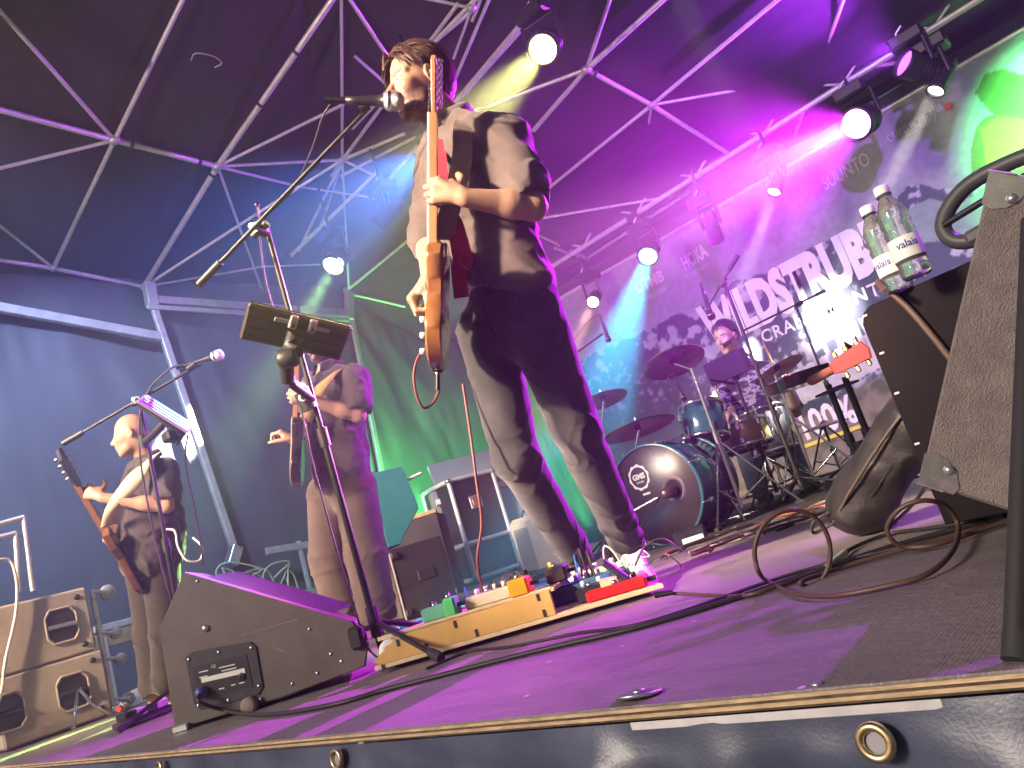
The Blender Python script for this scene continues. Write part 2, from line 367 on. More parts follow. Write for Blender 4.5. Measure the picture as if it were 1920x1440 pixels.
# ------------------------------------------------------------------ roof space frame: every tube is a part
truss = thing('roof_truss', 'aluminium tube space frame carrying the stage roof', 'roof truss', (-3, 4, 3))
def pipe(a, b, r, name='tube', parent=truss, m_=ALU, n=10): return MB().tube([a, b], r, n).build(name, m_, parent)
A_, B_, C_, D_, E_, F_, G_, H_ = [(215, 263), (408, 312), (270, 538), (642, 300), (815, 238), (1100, 130), (1222, 197), (1370, 290)]
TUBES = [((-60, 190), A_, .034), (A_, B_, .034), (B_, C_, .036), ((640, -25), B_, .036), ((352, -20), A_, .025), (A_, (100, 503), .025),
         ((-40, -25), A_, .023), (A_, (-60, 330), .022), ((-60, 478), (100, 503), .028), ((100, 503), C_, .028), ((-60, 375), (100, 503), .02),
         (B_, (645, 195), .022), (B_, D_, .02), (B_, (560, 350), .02), ((560, 350), (725, 374), .016), (B_, (492, 545), .018),
         (C_, (480, 402), .022), ((480, 402), D_, .022), (C_, (490, 500), .016), (C_, (500, 548), .02), ((490, 500), (620, 495), .014),
         (D_, (640, -20), .02), (D_, (760, 250), .024), (D_, (705, 330), .018), (D_, (600, 430), .02), (D_, (560, 470), .02), ((545, 480), (705, 325), .028), (D_, (655, 560), .018),
         ((640, -25), E_, .024), (E_, (1000, 18), .032), (E_, (700, 370), .032), (E_, (665, 105), .02), (E_, (640, 330), .02), (E_, (925, -20), .02),
         (E_, (975, 60), .02), (E_, (1100, 130), .016), ((900, -10), (660, 240), .028), ((885, 40), (905, -10), .02), ((885, 15), (790, -5), .02), ((885, 20), (800, 90), .024), ((860, 5), (620, 330), .024), ((885, 15), (850, 110), .016),
         (F_, (1270, -25), .032), (F_, (1150, -20), .024), ((1000, 245), F_, .03), ((870, 215), F_, .024), (F_, G_, .03), (G_, H_, .03), (G_, (1475, -15), .024), (G_, (1735, 108), .02), ((1020, 360), G_, .024), (G_, (1168, 530), .016),
         ((1000, 412), (1258, 368), .018), ((1590, -25), (1490, 255), .02), ((1040, 465), (1100, 485), .02), ((1100, 485), (1290, 360), .024), ((660, 552), (760, 575), .02), ((650, 545), (790, 430), .022), ((1100, 485), (1010, 440), .022)]
for a, b, r_ in TUBES: pipe(on_roof(*a), on_roof(*b), r_*.72)
for p, s_ in ((A_, .055), (B_, .06), (C_, .06), (D_, .05), (E_, .06), (F_, .055), (G_, .045), ((100, 503), .04), ((480, 402), .03), ((885, 15), .05), ((1100, 485), .04)):
    q = on_roof(*p); MB().lathe([(0, -s_*.7), (s_*.75, -s_*.5), (s_, 0), (s_*.75, s_*.5), (0, s_*.7)], q, (.2, -.5, 1), 12).build('joint', ALU_DULL, truss)
for p, q, t in (((640, -25), B_, .33), ((640, -25), B_, .62), (A_, B_, .14), (A_, B_, .8), (B_, C_, .06), (F_, G_, .12)):    # black ties round the beams
    a, b = on_roof(*p), on_roof(*q); c = lerp(a, b, t); d = (b-a).normalized(); MB().tube([c-d*.01, c+d*.01], .042, 10).build('tie', BLACK_PLASTIC, truss)

# corner frame and inclined strut against the side wall
gate = thing('corner_frame', 'pale aluminium strut and cross beams standing against the blue side wall', 'wall frame', (WALL_X+.3, 4.5, 0))
def bar(a, b, w, t, parent=gate, m_=ALU_DULL, hint=(1, 0, 0), name='beam'):
    a, b = V(a), V(b); x, y, z = frame(b-a, hint); return MB().box((a+b)/2, (t, w, (b-a).length), rotmat(x, y, z), .006).build(name, m_, parent)
wx = WALL_X+.16
bar(on_x(276, 540, wx), on_x(443, 1042, wx), .065, .06); bar(on_x(-60, 566, wx), on_x(301, 632, wx), .085, .06); bar(on_x(277, 562, wx), on_x(655, 588, wx), .08, .07)
bar(on_x(275, 575, wx+.03), on_x(655, 600, wx+.03), .05, .03); bar(on_x(648, 540, wx), on_x(735, 985, wx), .055, .05); bar(on_x(278, 530, wx), on_x(286, 575, wx), .1, .1)
bar(on_x(655, 548, wx), on_x(655, 600, wx), .09, .09, name='bracket'); bar(on_x(428, 1040, wx+.02), on_x(447, 1046, wx+.02), .18, .12, name='foot_plate', m_=STEEL)
rail = thing('guard_rail', 'pale horizontal rails low on the side wall behind the guitarist', 'guard rail', (WALL_X+.3, 4, 0))
for a, b in (((498, 1034), (600, 1018)), ((520, 1125), (640, 1098))): bar(on_x(*a, wx+.05), on_x(*b, wx+.05), .07, .04, rail, name='rail')
for p in ((560, 1020), (640, 1095)): q = on_x(*p, wx+.04); bar(V(q.x, q.y, 0), q+V(0, 0, .03), .04, .04, rail, name='post')
plk = thing('side_barrier', 'wooden plank with metal rails low behind the bass player legs', 'barrier', (-6.5, 2.4, 0))
bar(on_x(175, 1208, -6.55), on_x(300, 1172, -6.55), .11, .03, plk, mat('old_plank', (.3, .21, .11), .8, 0, .3, 9, .3, 60, aniso=(6, 1, 6)), name='plank')
bar(on_x(175, 1182, -6.55), on_x(300, 1150, -6.55), .05, .04, plk, ALU_DULL, name='rail')
q0, q1 = on_x(180, 1200, -6.5), on_x(300, 1165, -6.5)
for t in (.1, .95): q = lerp(q0, q1, t); bar(V(q.x, q.y, 0), q, .05, .04, plk, ALU_DULL, name='post')
MB().tube([on_z(190, 1320, .02), on_z(300, 1268, .02)], .02, 8).build('floor_rail', ALU_DULL, plk)

# ------------------------------------------------------------------ printed banner
BY = 7.2
def bp_(px, py): p = on_y(px, py, BY); return p.x, p.z
bx0, bx1, bz1 = -5.35, 1.35, 2.82
nx, nz = 520, 220; xs = np.linspace(bx0, bx1, nx); zs = np.linspace(.03, bz1, nz); X, Z = np.meshgrid(xs, zs, indexing='ij')
ridge_px = [(1040, 700), (1100, 668), (1180, 632), (1230, 607), (1262, 592), (1300, 588), (1345, 568), (1375, 530), (1392, 522), (1420, 515), (1470, 508), (1500, 480), (1545, 452), (1572, 440), (1600, 455), (1650, 425), (1700, 345), (1722, 338), (1755, 350), (1800, 352), (1835, 328), (1880, 318), (1990, 275)]
rp = sorted(bp_(*p) for p in ridge_px); rx, rz = zip(*rp)
RZ = np.interp(X, rx, rz) + .03*fbm(np.stack([X*7, X*0, X*0], -1), 4, 31)
n1 = fbm(np.stack([X*2, Z*2, X*0], -1), 4, 1); n2 = fbm(np.stack([X*9+Z*3, Z*9-X*4, X*0], -1), 4, 2); n3 = fbm(np.stack([X*22, Z*22, X*0], -1), 3, 3)
def c3(*c): return np.array(c)
def mix(a, b, t): return a*(1-t[..., None]) + b*t[..., None]
sm = lambda a, b, x: np.clip((x-a)/(b-a), 0, 1)
T_ = np.ones(X.shape+(3,))*c3(.34, .4, .5); T_ = mix(T_, c3(.58, .54, .52), sm(1.2, 2.7, Z)*.6+.15*n1*.3)
rock = mix(np.ones(X.shape+(3,))*c3(.06, .08, .16), c3(.58, .61, .68), sm(.2, .5, n2+.25*n3+.4*sm(.6, 0, RZ-Z)-.15))
T_ = mix(T_, rock, (Z < RZ).astype(float))
ez_ = np.interp(X, [-5.3, -4.2, -3.3, -2.2, -1.2, 1], [2.0, 1.75, 1.15, .75, .95, 1.2]) + .05*n2
forest = mix(np.ones(X.shape+(3,))*c3(.045, .07, .1), c3(.26, .3, .36), sm(.1, .8, n3+.5*n2))
T_ = mix(T_, forest, ((Z < ez_-.15) & (X < -2.6)).astype(float))
for k in range(34):                               # printed conifers
    tx = -5.2+k*.075+rng.uniform(-.03, .03); tz = np.interp(tx, [-5.3, -4.2, -3, -2.6], [1.0, .9, .6, .5])+rng.uniform(-.3, .2); th = rng.uniform(.35, .8)
    w = np.clip((tz+th-Z)/th, 0, 1)*.13*(1+.5*np.sin(Z*70+k)); T_ = mix(T_, c3(.035, .06, .085), ((np.abs(X-tx) < w) & (Z > tz-.2)).astype(float)*.85)
mead = mix(np.ones(X.shape+(3,))*c3(.3, .26, .19), c3(.1, .1, .08), sm(.0, .9, n2+n3*.3)); T_ = mix(T_, mead, sm(.02, -.02, Z-(np.interp(X, [-3.4, -2.6, -1.5, 1], [.5, .62, .85, .9])+.05*n1)))
def poly(pts, px=True):
    q = [bp_(*p) for p in pts] if px else pts; ins = np.zeros(X.shape, bool)
    for (xa, za), (xb, zb) in zip(q, q[1:]+q[:1]):
        if za == zb: continue
        c = ((za > Z) != (zb > Z)) & (X < (xb-xa)*(Z-za)/(zb-za)+xa); ins ^= c
    return ins.astype(float)
# runner printed at the right: cap, head, pack, jacket, arm
run = poly([(1828, 175), (1845, 140), (1880, 128), (1915, 140), (1960, 150), (1975, 330), (1945, 345), (1900, 330), (1860, 318), (1822, 325), (1820, 280), (1830, 240), (1845, 222), (1862, 215), (1848, 200)])
T_ = mix(T_, c3(.16, .2, .05), run); T_ = mix(T_, c3(.4, .36, .07), poly([(1838, 240), (1870, 216), (1930, 225), (1970, 300), (1930, 318), (1850, 318)]))
T_ = mix(T_, c3(.3, .42, .4), poly([(1700, 395), (1740, 372), (1800, 385), (1850, 345), (1920, 330), (1990, 300), (1990, 420), (1700, 460)])*(Z < RZ))
T_ = mix(T_, c3(.8, .8, .78), poly([(1480, 700), (1600, 640), (1720, 575), (1750, 640), (1620, 705), (1490, 765)]))
T_ = np.clip(T_*.66*(1+.12*n3[..., None]), 0, 1)
Yb = BY + .003*fbm(np.stack([X*1.5, Z*1.1, X*0], -1), 3, 12)
banner = thing('printed_banner', 'large printed race banner with mountains and white lettering behind the drummer', 'banner', (-2, BY, 0))
grid_obj('banner_cloth', np.stack([X, Yb, Z], -1), vmat('banner_print', .55, .1, 300), banner, T_)
LETTER = mat('printed_white', (.8, .79, .76), .55); LETTER_GREY = mat('printed_lilac', (.4, .38, .46), .55); LETTER_DIM = mat('printed_pale', (.62, .6, .62), .55)
def btext(s, pl_, pr, h, m_=LETTER, **k):
    a, b = on_y(*pl_, BY-.0075), on_y(*pr, BY-.0075); ex = (b-a).normalized(); t = text_mesh('lettering', s, m_, banner, a, ex, (V(0, 0, 1)-ex*ex.z).normalized(), (b-a).length, h, .001, **k); t['label'] = 'printed lettering %s' % s; return t
btext('WILDSTRUBEL', (1334, 658), (1716, 477), .48, bold=.06)
btext('CRANS-MONTANA', (1432, 644), (1738, 516), .125, bold=.02, space=1.15)
btext('UTMB', (1508, 714), (1672, 640), .3, LETTER_GREY, bold=.03)
btext('100%', (1514, 826), (1614, 790), .27, bold=.03)
btext('UTMB', (1196, 552), (1247, 526), .13, LETTER_DIM, bold=.03); btext('WORLD SERIES', (1208, 566), (1252, 543), .05, LETTER_DIM)
btext('HOKA', (1286, 508), (1330, 480), .16, LETTER, bold=.04); btext('FLY HUMAN FLY', (1289, 524), (1332, 499), .05, LETTER_DIM)
btext('SUUNTO', (1548, 357), (1634, 307), .13, LETTER_DIM, bold=.01)
btext('CRANS MONTANA', (1668, 268), (1772, 206), .075, LETTER_DIM, bold=.01); btext('absolutely', (1700, 262), (1762, 226), .085, LETTER_DIM, shear=.3)
dp = on_y(1778, 199, BY-.012); MB().disc(dp, (0, -1, 0), .03, 16).build('red_dot', mat('printed_red', (.7, .08, .07), .6), banner)
a, b = on_y(1506, 838, BY-.012), on_y(1622, 796, BY-.012); bar(a, b, .035, .002, banner, mat('printed_yellow', (.75, .62, .1), .6), (0, 1, 0), 'printed_line')
a, b = on_y(1241, 467, BY+.0), on_y(1990, -15, BY+.0); a.z = b.z = bz1+.02; pipe(a+V(-1.6, 0, 0), b+V(1.2, 0, 0), .022, 'top_rail', banner, ALU)
a, b = on_y(1360, 500, BY-.03), on_y(1376, 497, BY-.03)
# lamp bar running across the stage in front of the banner
LBY = 6.6; lampbar = thing('lamp_bar', 'aluminium lighting pipe carrying the coloured stage lamps', 'lighting bar', (-2, LBY, 3))
za = on_y(1370, 290, LBY).z; pipe(V(-5.2, LBY, za), V(3.4, LBY, za), .026, 'main_pipe', lampbar); pipe(V(-5.2, LBY+.02, za+.24), V(3.4, LBY+.02, za+.24), .02, 'upper_pipe', lampbar)
for k in range(12): x_ = -5+k*.72; pipe(V(x_, LBY, za), V(x_+.36, LBY+.02, za+.24), .011, 'brace', lampbar); pipe(V(x_+.36, LBY+.02, za+.24), V(x_+.72, LBY, za), .011, 'brace', lampbar)
MB().box((-3.6, LBY-.02, za-.03), (.12, .07, .1), bevel=.01).build('junction_box', BLACK_METAL, lampbar)

# ------------------------------------------------------------------ stage lamps
LAMP_BODY = mat('lamp_housing', (.018, .018, .02), .42, .3, .2, 30)
def lens_mat(name, col, s): return mat('lens_'+name, col, .3, 0, emit=col, estr=s)
def stage_lamp(label, pos, target, col, watts, angle, blend=.5, lens_r=.085, lens_col=None, glow=30, hang=None, soft=.05, name='stage_lamp', mount='up', core=None):
    pos, target = V(pos), V(target); d = (target-pos).normalized()
    L = thing(name, label, 'stage lamp', pos, 'coloured stage lamps')
    x, y, z = frame(d, V(0, 0, 1).cross(d) if abs(d.z) < .98 else V(1, 0, 0))
    r_ = lens_r
    MB().lathe([(0, -.3), (r_*.55, -.3), (r_*.9, -.25), (r_*1.05, -.12), (r_*1.18, -.02), (r_*1.22, .0), (r_*1.22, .025), (r_*1.05, .025), (r_*1.03, .0)], pos, d, 24).build('lamp_head', LAMP_BODY, L)
    MB().lathe([(0, .006), (r_*.6, .003), (r_*1.03, -.004)], pos, d, 24).build('lens', lens_mat(label, lens_col or col, glow), L)
    for k in range(5): MB().lathe([(r_*1.06, 0), (r_*1.12, .004), (r_*1.06, .008)], pos-d*(.09+.03*k), d, 20).build('cooling_fin', LAMP_BODY, L)
    piv = pos - d*.13; up = V(0, 0, 1 if mount == 'up' else -1)
    yk = MB(); sx = x*(r_*1.35)
    for s_ in (-1, 1): yk.tube([piv+sx*s_, piv+sx*s_+up*.2], .016, 8)
    yk.tube([piv-sx+up*.2, piv+sx+up*.2], .018, 8); yk.build('yoke', LAMP_BODY, L)
    top = piv+up*.25; MB().box(top, (.24, .2, .1), bevel=.015).build('base', LAMP_BODY, L)
    if mount == 'up':
        ztop = hang if hang is not None else float(roof_z(top.x, top.y)); MB().tube([top, V(top.x, top.y, max(ztop, top.z+.06))], .014, 8).build('hanger', BLACK_METAL, L)
        MB().tube([V(top.x-.06, top.y, top.z+.05), V(top.x-.05, top.y, top.z+.1), V(top.x, top.y+.0, top.z+.13)], .012, 6).build('clamp', STEEL, L)
    ld = bpy.data.lights.new('lamp_light', 'SPOT'); ld.energy = watts; ld.color = col; ld.spot_size = R(angle); ld.spot_blend = blend; ld.shadow_soft_size = soft
    lo = bpy.data.objects.new('lamp_light', ld); COL.objects.link(lo); lo.location = pos+d*.03; lo.rotation_euler = d.to_track_quat('-Z', 'Y').to_euler()
    if core:
        l2 = bpy.data.lights.new('lamp_core_light', 'SPOT'); l2.energy = core[0]; l2.color = core[2]; l2.spot_size = R(core[1]); l2.spot_blend = .8; l2.shadow_soft_size = soft
        o2 = bpy.data.objects.new('lamp_core_light', l2); COL.objects.link(o2); o2.location = pos+d*.035; o2.rotation_euler = lo.rotation_euler
    return L
YLW, WHT, BLU, MAG, CYA, ORG, GRN, PUR = (1, .95, .5), (1, .93, .88), (.05, .22, 1), (.72, .02, 1), (.02, .62, 1), (1, .62, .3), (.12, 1, .25), (.5, .03, 1)
HB = za
stage_lamp('bright yellow-white stage lamp shining beside the singer head', sight(1018, 92, 5.3), sight(862, 262, 3.6), (1, 1, .28), 7000, 11, .7, .095, (1, 1, .4), 6)
stage_lamp('blue stage lamp hidden behind the singer shoulder', sight(806, 292, 6.0), sight(480, 500, 3.9), (.04, .22, 1), 6000, 30, .9, .09, (.15, .4, 1), 30)
stage_lamp('added unseen dim blue lamp brightening the side wall', V(-4.6, 1.0, 4.0), V(-6.9, 2.9, 1.5), (.45, .64, 1), 1000, 80, .9, .09, None, 8)  # extra lamp out of view, added to lift the side wall
stage_lamp('yellow-green stage lamp low over the tablet holder', sight(625, 498, 7.3), sight(455, 800, 5.6), (.45, 1, .25), 9000, 12, .7, .095, (.8, 1, .35), 6)
stage_lamp('white beam lamp aimed at the side wall strut', sight(712, 418, 7.2), on_x(372, 792, WALL_X+.2), WHT, 16000, 7, .25, .06, None, 40)
stage_lamp('magenta stage lamp burning bright on the lighting bar', on_y(1606, 232, 6.4), V(-2.3, 1.7, 1.0), MAG, 7500, 40, .9, .11, (1, .3, 1), 8, HB, core=(16000, 14, (1, .3, .9)))
stage_lamp('narrow white beam lamp left of the magenta lamp', on_y(1452, 358, 6.4), sight(1352, 640, 5.9), (.9, .75, 1), 22000, 7.5, .6, .05, None, 25, HB)
stage_lamp('narrow white beam lamp right of the magenta lamp', on_y(1756, 168, 6.4), sight(1535, 590, 5.3), (1, .92, .82), 26000, 7.5, .6, .055, None, 25, HB)
stage_lamp('cyan stage lamp over the left end of the banner', on_y(1215, 480, 6.4), sight(1085, 860, 4.7), CYA, 26000, 13, .7, .085, (.2, .85, 1), 7, HB)
stage_lamp('pale amber lamp hanging in front of the running shoe logo', on_y(1343, 448, 6.5), on_y(1400, 640, 7.1), (1, .8, .62), 12000, 8, .4, .06, None, 14, HB)
stage_lamp('amber lamp low behind the singer hip', on_y(1112, 566, 6.7), sight(1046, 720, 6.3), ORG, 5000, 7, .3, .06, None, 20, HB)
stage_lamp('green stage lamp beyond the right picture edge', on_y(1990, 20, 6.0), V(-.05, 6.9, 2.1), GRN, 1500, 80, .9, .1, (.4, 1, .4), 40)
stage_lamp('violet wash lamp above the right of the stage', V(1.5, 4.2, 3.6), V(-.35, 1.75, 0), PUR, 1300, 32, .6, .1, None, 30)
stage_lamp('added violet fill lamp on the lighting bar turned up into the roof', V(-.9, 6.3, 2.75), V(-2.6, 3.6, 4.5), (.42, .03, 1), 1200, 100, .9, .09, None, 12, HB)  # fill lamp added to turn roof skin and tubes violet
stage_lamp('added green par lamp hidden on the floor behind the flight case', V(-6.55, 5.0, .28), V(-6.95, 6.1, 1.3), (.12, 1, .2), 1400, 110, .8, .09, None, 20, name='added_floor_par', mount='down')  # hidden lamp put in to throw green onto the curtain
# lighting mast out in the audience with the warm front lamps
MX, MY = -3.6, -4.9
ft = thing('lighting_mast', 'front-of-house lighting mast with warm lamps out in the audience', 'lighting mast', (MX, MY, -1.24))
MB().tube([V(MX, MY, -1.24), V(MX, MY, 4.5)], .04, 10).build('mast', ALU, ft); MB().tube([V(MX-1., MY, 4.4), V(MX+1., MY, 4.4)], .03, 10).build('crossbar', ALU, ft)
for k in range(3): a_ = k*2.1; MB().tube([V(MX, MY, -.2), V(MX+math.cos(a_)*.9, MY+math.sin(a_)*.9, -1.23)], .025, 8).build('leg', ALU, ft)
stage_lamp('warm front lamp for the singer on the audience mast', V(MX+.3, MY+.1, 4.05), V(-1.55, 1.9, 1.2), (1, .74, .52), 12000, 18, .5, .1, None, 20, 4.4, soft=.2)
stage_lamp('warm front lamp for the bass player on the audience mast', V(MX-.3, MY+.1, 4.05), V(-4.7, 1.9, .95), (1, .72, .48), 6500, 22, .5, .1, None, 20, 4.4, soft=.2)
stage_lamp('warm front lamp for the guitarist on the audience mast', V(MX+.8, MY+.1, 4.05), V(-3.9, 2.7, 1.0), (1, .73, .5), 4200, 17, .5, .1, None, 20, 4.4, soft=.2)
stage_lamp('added warm fill lamp low on the audience mast', V(MX+.15, MY+.25, 1.9), V(-4.3, 3.2, 3.1), (1, .8, .68), 1500, 44, .8, .1, None, 12, 4.4)  # added fill, aimed up to brighten the roof tubes
stage_lamp('pale front spot throwing a beam onto the banner', sight(1222, -118, 3.3), on_y(1555, 590, 7.18), (1, .88, .75), 14000, 9, .95, .08, None, 20)
stage_lamp('added unseen violet lamp washing the banner from above the stage edge', V(.9, .9, 3.6), V(-2.9, 7.1, 1.7), (.42, .12, 1), 1700, 40, .7, .1, None, 20)  # unseen lamp added because the banner needed violet light
# ------------------------------------------------------------------ haze filling the air
hz = MB().box((0, 4, 2.6), (46, 46, 9.9)).build('haze', mat('haze_air', (1, 1, 1)))
hm = bpy.data.materials.new('haze_volume'); hm.use_nodes = True; hn = hm.node_tree.nodes; hn.clear()
ho = hn.new('ShaderNodeOutputMaterial'); hv = hn.new('ShaderNodeVolumePrincipled'); hv.inputs['Color'].default_value = (.9, .9, .92, 1); hv.inputs['Density'].default_value = .0105; hv.inputs['Anisotropy'].default_value = .62
hm.node_tree.links.new(hv.outputs[0], ho.inputs['Volume']); hz.data.materials.clear(); hz.data.materials.append(hm); tag(hz, None, kind='stuff')

# ------------------------------------------------------------------ bodies: smooth blended volumes meshed as one surface
def npv(v): return np.array(v[:], float)
class Field:
    def __init__(s, lo, hi, step, fine=None):
        """fine: list of (lo, hi, step) boxes where the lattice is denser"""
        s.ax = []
        for k in range(3):
            a = [lo[k]]
            while a[-1] < hi[k]:
                st = step
                for (fl_, fh, fs) in (fine or []):
                    if fl_[k]-step < a[-1] < fh[k]: st = min(st, fs)
                a.append(a[-1]+st)
            s.ax.append(np.array(a))
        s.d = np.full([len(a) for a in s.ax], 1.0)
    def sub(s, lo, hi):
        sl = []
        for k in range(3):
            i = np.searchsorted(s.ax[k], lo[k]); j = np.searchsorted(s.ax[k], hi[k]); sl.append(slice(max(0, i-1), min(len(s.ax[k]), j+1)))
        return tuple(sl)
    def pts(s, sl): return np.stack(np.meshgrid(s.ax[0][sl[0]], s.ax[1][sl[1]], s.ax[2][sl[2]], indexing='ij'), -1)
    def merge(s, sl, d, k, op):
        a = s.d[sl]
        if op == 'add': h = np.clip(.5+.5*(a-d)/k, 0, 1); s.d[sl] = a*(1-h)+d*h - k*h*(1-h)
        else: h = np.clip(.5-.5*(a+d)/k, 0, 1); s.d[sl] = a*(1-h)-d*h + k*h*(1-h)
    def cap(s, a, b, ra, rb, k=.02, op='add', flat=None):
        a, b = npv(a), npv(b); m = max(ra, rb)+k+.03; sl = s.sub(np.minimum(a, b)-m, np.maximum(a, b)+m)
        P = s.pts(sl)
        if P.size == 0: return s
        ab = b-a; L2 = max(ab@ab, 1e-12); t = np.clip(((P-a)@ab)/L2, 0, 1); q = P-a-t[..., None]*ab
        if flat is not None:          # flattened cross-section: (axis, factor)
            ax, fac = npv(flat[0]), flat[1]; c = q@ax; q = q + (c*(fac-1))[..., None]*ax
        s.merge(sl, np.linalg.norm(q, axis=-1)-(ra+(rb-ra)*t), k, op); return s
    def ell(s, c, M, r, k=.02, op='add'):
        """M: rows are the ellipsoid's axes"""
        c = npv(c); M = np.array(M, float); r = np.array(r, float); m = r.max()+k+.03; sl = s.sub(c-m, c+m); P = s.pts(sl)
        if P.size == 0: return s
        q = (P-c)@M.T; k0 = np.linalg.norm(q/r, axis=-1); k1 = np.linalg.norm(q/(r*r), axis=-1)
        s.merge(sl, k0*(k0-1)/np.maximum(k1, 1e-6), k, op); return s
    def rbox(s, c, M, half, rnd, k=.01, op='add'):
        c = npv(c); M = np.array(M, float); h = np.array(half, float)-rnd; m = np.linalg.norm(half)+k+.02; sl = s.sub(c-m, c+m); P = s.pts(sl)
        if P.size == 0: return s
        q = np.abs((P-c)@M.T)-h; s.merge(sl, np.linalg.norm(np.maximum(q, 0), axis=-1)+np.minimum(q.max(-1), 0)-rnd, k, op); return s
    def cut(s, p, n, k=.008):
        """remove everything on the side n points to"""
        P = s.pts((slice(None),)*3); d = -((P-npv(p))@npv(n)); s.merge((slice(None),)*3, d, k, 'sub'); return s
    def warp(s, amp, scale, seed=0, ridge=False, oct_=2, aniso=None):
        m = np.abs(s.d) < .03+amp*2; ix = np.nonzero(m); p = np.stack([s.ax[k][ix[k]] for k in range(3)], -1)
        q = p*scale if aniso is None else (p@np.array(aniso).T)*scale
        n = fbm(q, oct_, seed); n = (.25-np.clip(1-1.5*np.abs(n), 0, 1)**1.6) if ridge else n
        s.d[ix] += amp*n; return s
    def mesh(s):
        d = s.d; sg = d < 0; X, Y, Z = s.ax; c = [(i, j, k) for i in (0, 1) for j in (0, 1) for k in (0, 1)]
        n = np.array(d.shape)-1; S = {q: sg[q[0]:q[0]+n[0], q[1]:q[1]+n[1], q[2]:q[2]+n[2]] for q in c}
        cnt = sum(S[q].astype(np.int8) for q in c); act = (cnt > 0) & (cnt < 8); I = np.stack(np.nonzero(act), -1)
        acc = np.zeros((len(I), 3)); w = np.zeros(len(I))
        def corner(q): ii = I+np.array(q); return d[ii[:, 0], ii[:, 1], ii[:, 2]], np.stack([X[ii[:, 0]], Y[ii[:, 1]], Z[ii[:, 2]]], -1)
        vals = {q: corner(q) for q in c}
        for a in c:
            for ax in range(3):
                if a[ax] == 0:
                    b = list(a); b[ax] = 1; b = tuple(b); da, pa = vals[a]; db, pb = vals[b]; m = (da < 0) != (db < 0)
                    t = np.where(m, da/np.where(m, da-db, 1), 0); acc += np.where(m[:, None], pa+(pb-pa)*t[:, None], 0); w += m
        V_ = acc/w[:, None]; idm = -np.ones(act.shape, np.int64); idm[act] = np.arange(len(I)); F = []
        for ax in range(3):
            sl0 = [slice(1, -1)]*3; sl0[ax] = slice(0, -1); sl1 = list(sl0); sl1[ax] = slice(1, None)
            A, B = sg[tuple(sl0)], sg[tuple(sl1)]; e = np.stack(np.nonzero(A != B), -1)
            if len(e) == 0: continue
            g = e.copy()
            for k in range(3):
                if k != ax: g[:, k] += 1
            u, v = [(1, 2), (2, 0), (0, 1)][ax]; o = np.zeros(3, int)
            def cell(du, dv): h = g.copy(); h[:, u] += du; h[:, v] += dv; return idm[h[:, 0], h[:, 1], h[:, 2]]
            q = np.stack([cell(-1, -1), cell(0, -1), cell(0, 0), cell(-1, 0)], -1); fl_ = ~A[e[:, 0], e[:, 1], e[:, 2]]
            q[fl_] = q[fl_][:, ::-1]; F.append(q)
        F = np.concatenate(F) if F else np.zeros((0, 4), int); F = F[(F >= 0).all(1)]
        return V_, F
def field_obj(name, fld, material, parent=None, tone=None, smooth_it=2, disp=None):
    V_, F = fld.mesh()
    for _ in range(smooth_it):                  # light relaxation of lattice stair-steps
        acc = np.zeros_like(V_); n = np.zeros(len(V_))
        for a, b in ((0, 1), (1, 2), (2, 3), (3, 0)):
            np.add.at(acc, F[:, a], V_[F[:, b]]); np.add.at(acc, F[:, b], V_[F[:, a]]); np.add.at(n, F[:, a], 1); np.add.at(n, F[:, b], 1)
        V_ = V_*.5 + .5*acc/np.maximum(n, 1)[:, None]
    if disp is not None: V_ = disp(V_)
    me = bpy.data.meshes.new(name); me.from_pydata(V_.tolist(), [], F.tolist()); me.update()
    me.polygons.foreach_set('use_smooth', [True]*len(me.polygons)); me.materials.append(material)
    if tone is not None: set_tone(me, np.clip(tone(V_), 0, 1))
    return link(name, me, parent)

def hand_chains(wr, d, n, s, curl=(.5, .6, .4), thumb=(.5, .7, .35), spread=.0, scale=1.):
    """palm and five fingers; d wrist->knuckles, n where the palm faces, s towards the thumb"""
    d = V(d).normalized(); n = V(n); n = (n-d*n.dot(d)).normalized(); s = V(s); s = (s-d*s.dot(d)-n*s.dot(n)).normalized(); k = scale; out = []
    for i, (off, seg, r_) in enumerate((( .031, (.043, .027, .021), .0092), (.010, (.047, .030, .022), .0094), (-.011, (.044, .028, .021), .0088), (-.031, (.034, .021, .018), .0078))):
        b = V(wr)+(d*(.092-.006*abs(i-1))+s*off)*k; pts = [b]; a = 0
        for j in range(3):
            a += curl[j]*(1+.06*i); dr = (d*math.cos(a)+n*math.sin(a)+s*spread*(1.5-i)*.15).normalized(); pts.append(pts[-1]+dr*seg[j]*k)
        out.append((pts, [r_*k, r_*.95*k, r_*.86*k, r_*.72*k]))
    b = V(wr)+(d*.028+s*.03+n*.008)*k; t0 = (d*thumb[0]+s*thumb[1]+n*thumb[2]).normalized(); t1 = (d*.8+s*.15+n*thumb[2]*1.6).normalized()
    p1 = b+t0*.045*k; p2 = p1+(t0*.4+t1*.6).normalized()*.032*k; p3 = p2+t1*.026*k; out.append(([b, p1, p2, p3], [.013*k, .0115*k, .0105*k, .0085*k]))
    palm = [(V(wr)+d*.012*k, V(wr)+(d*.088+s*.026)*k, .020*k, .0155*k), (V(wr)+d*.012*k, V(wr)+(d*.088-s*.004)*k, .020*k, .0165*k), (V(wr)+d*.012*k, V(wr)+(d*.082-s*.03)*k, .019*k, .0145*k), (V(wr)+(d*.015+s*.012)*k, V(wr)+(d*.05+s*.034+n*.01)*k, .018*k, .0145*k)]
    return palm, out
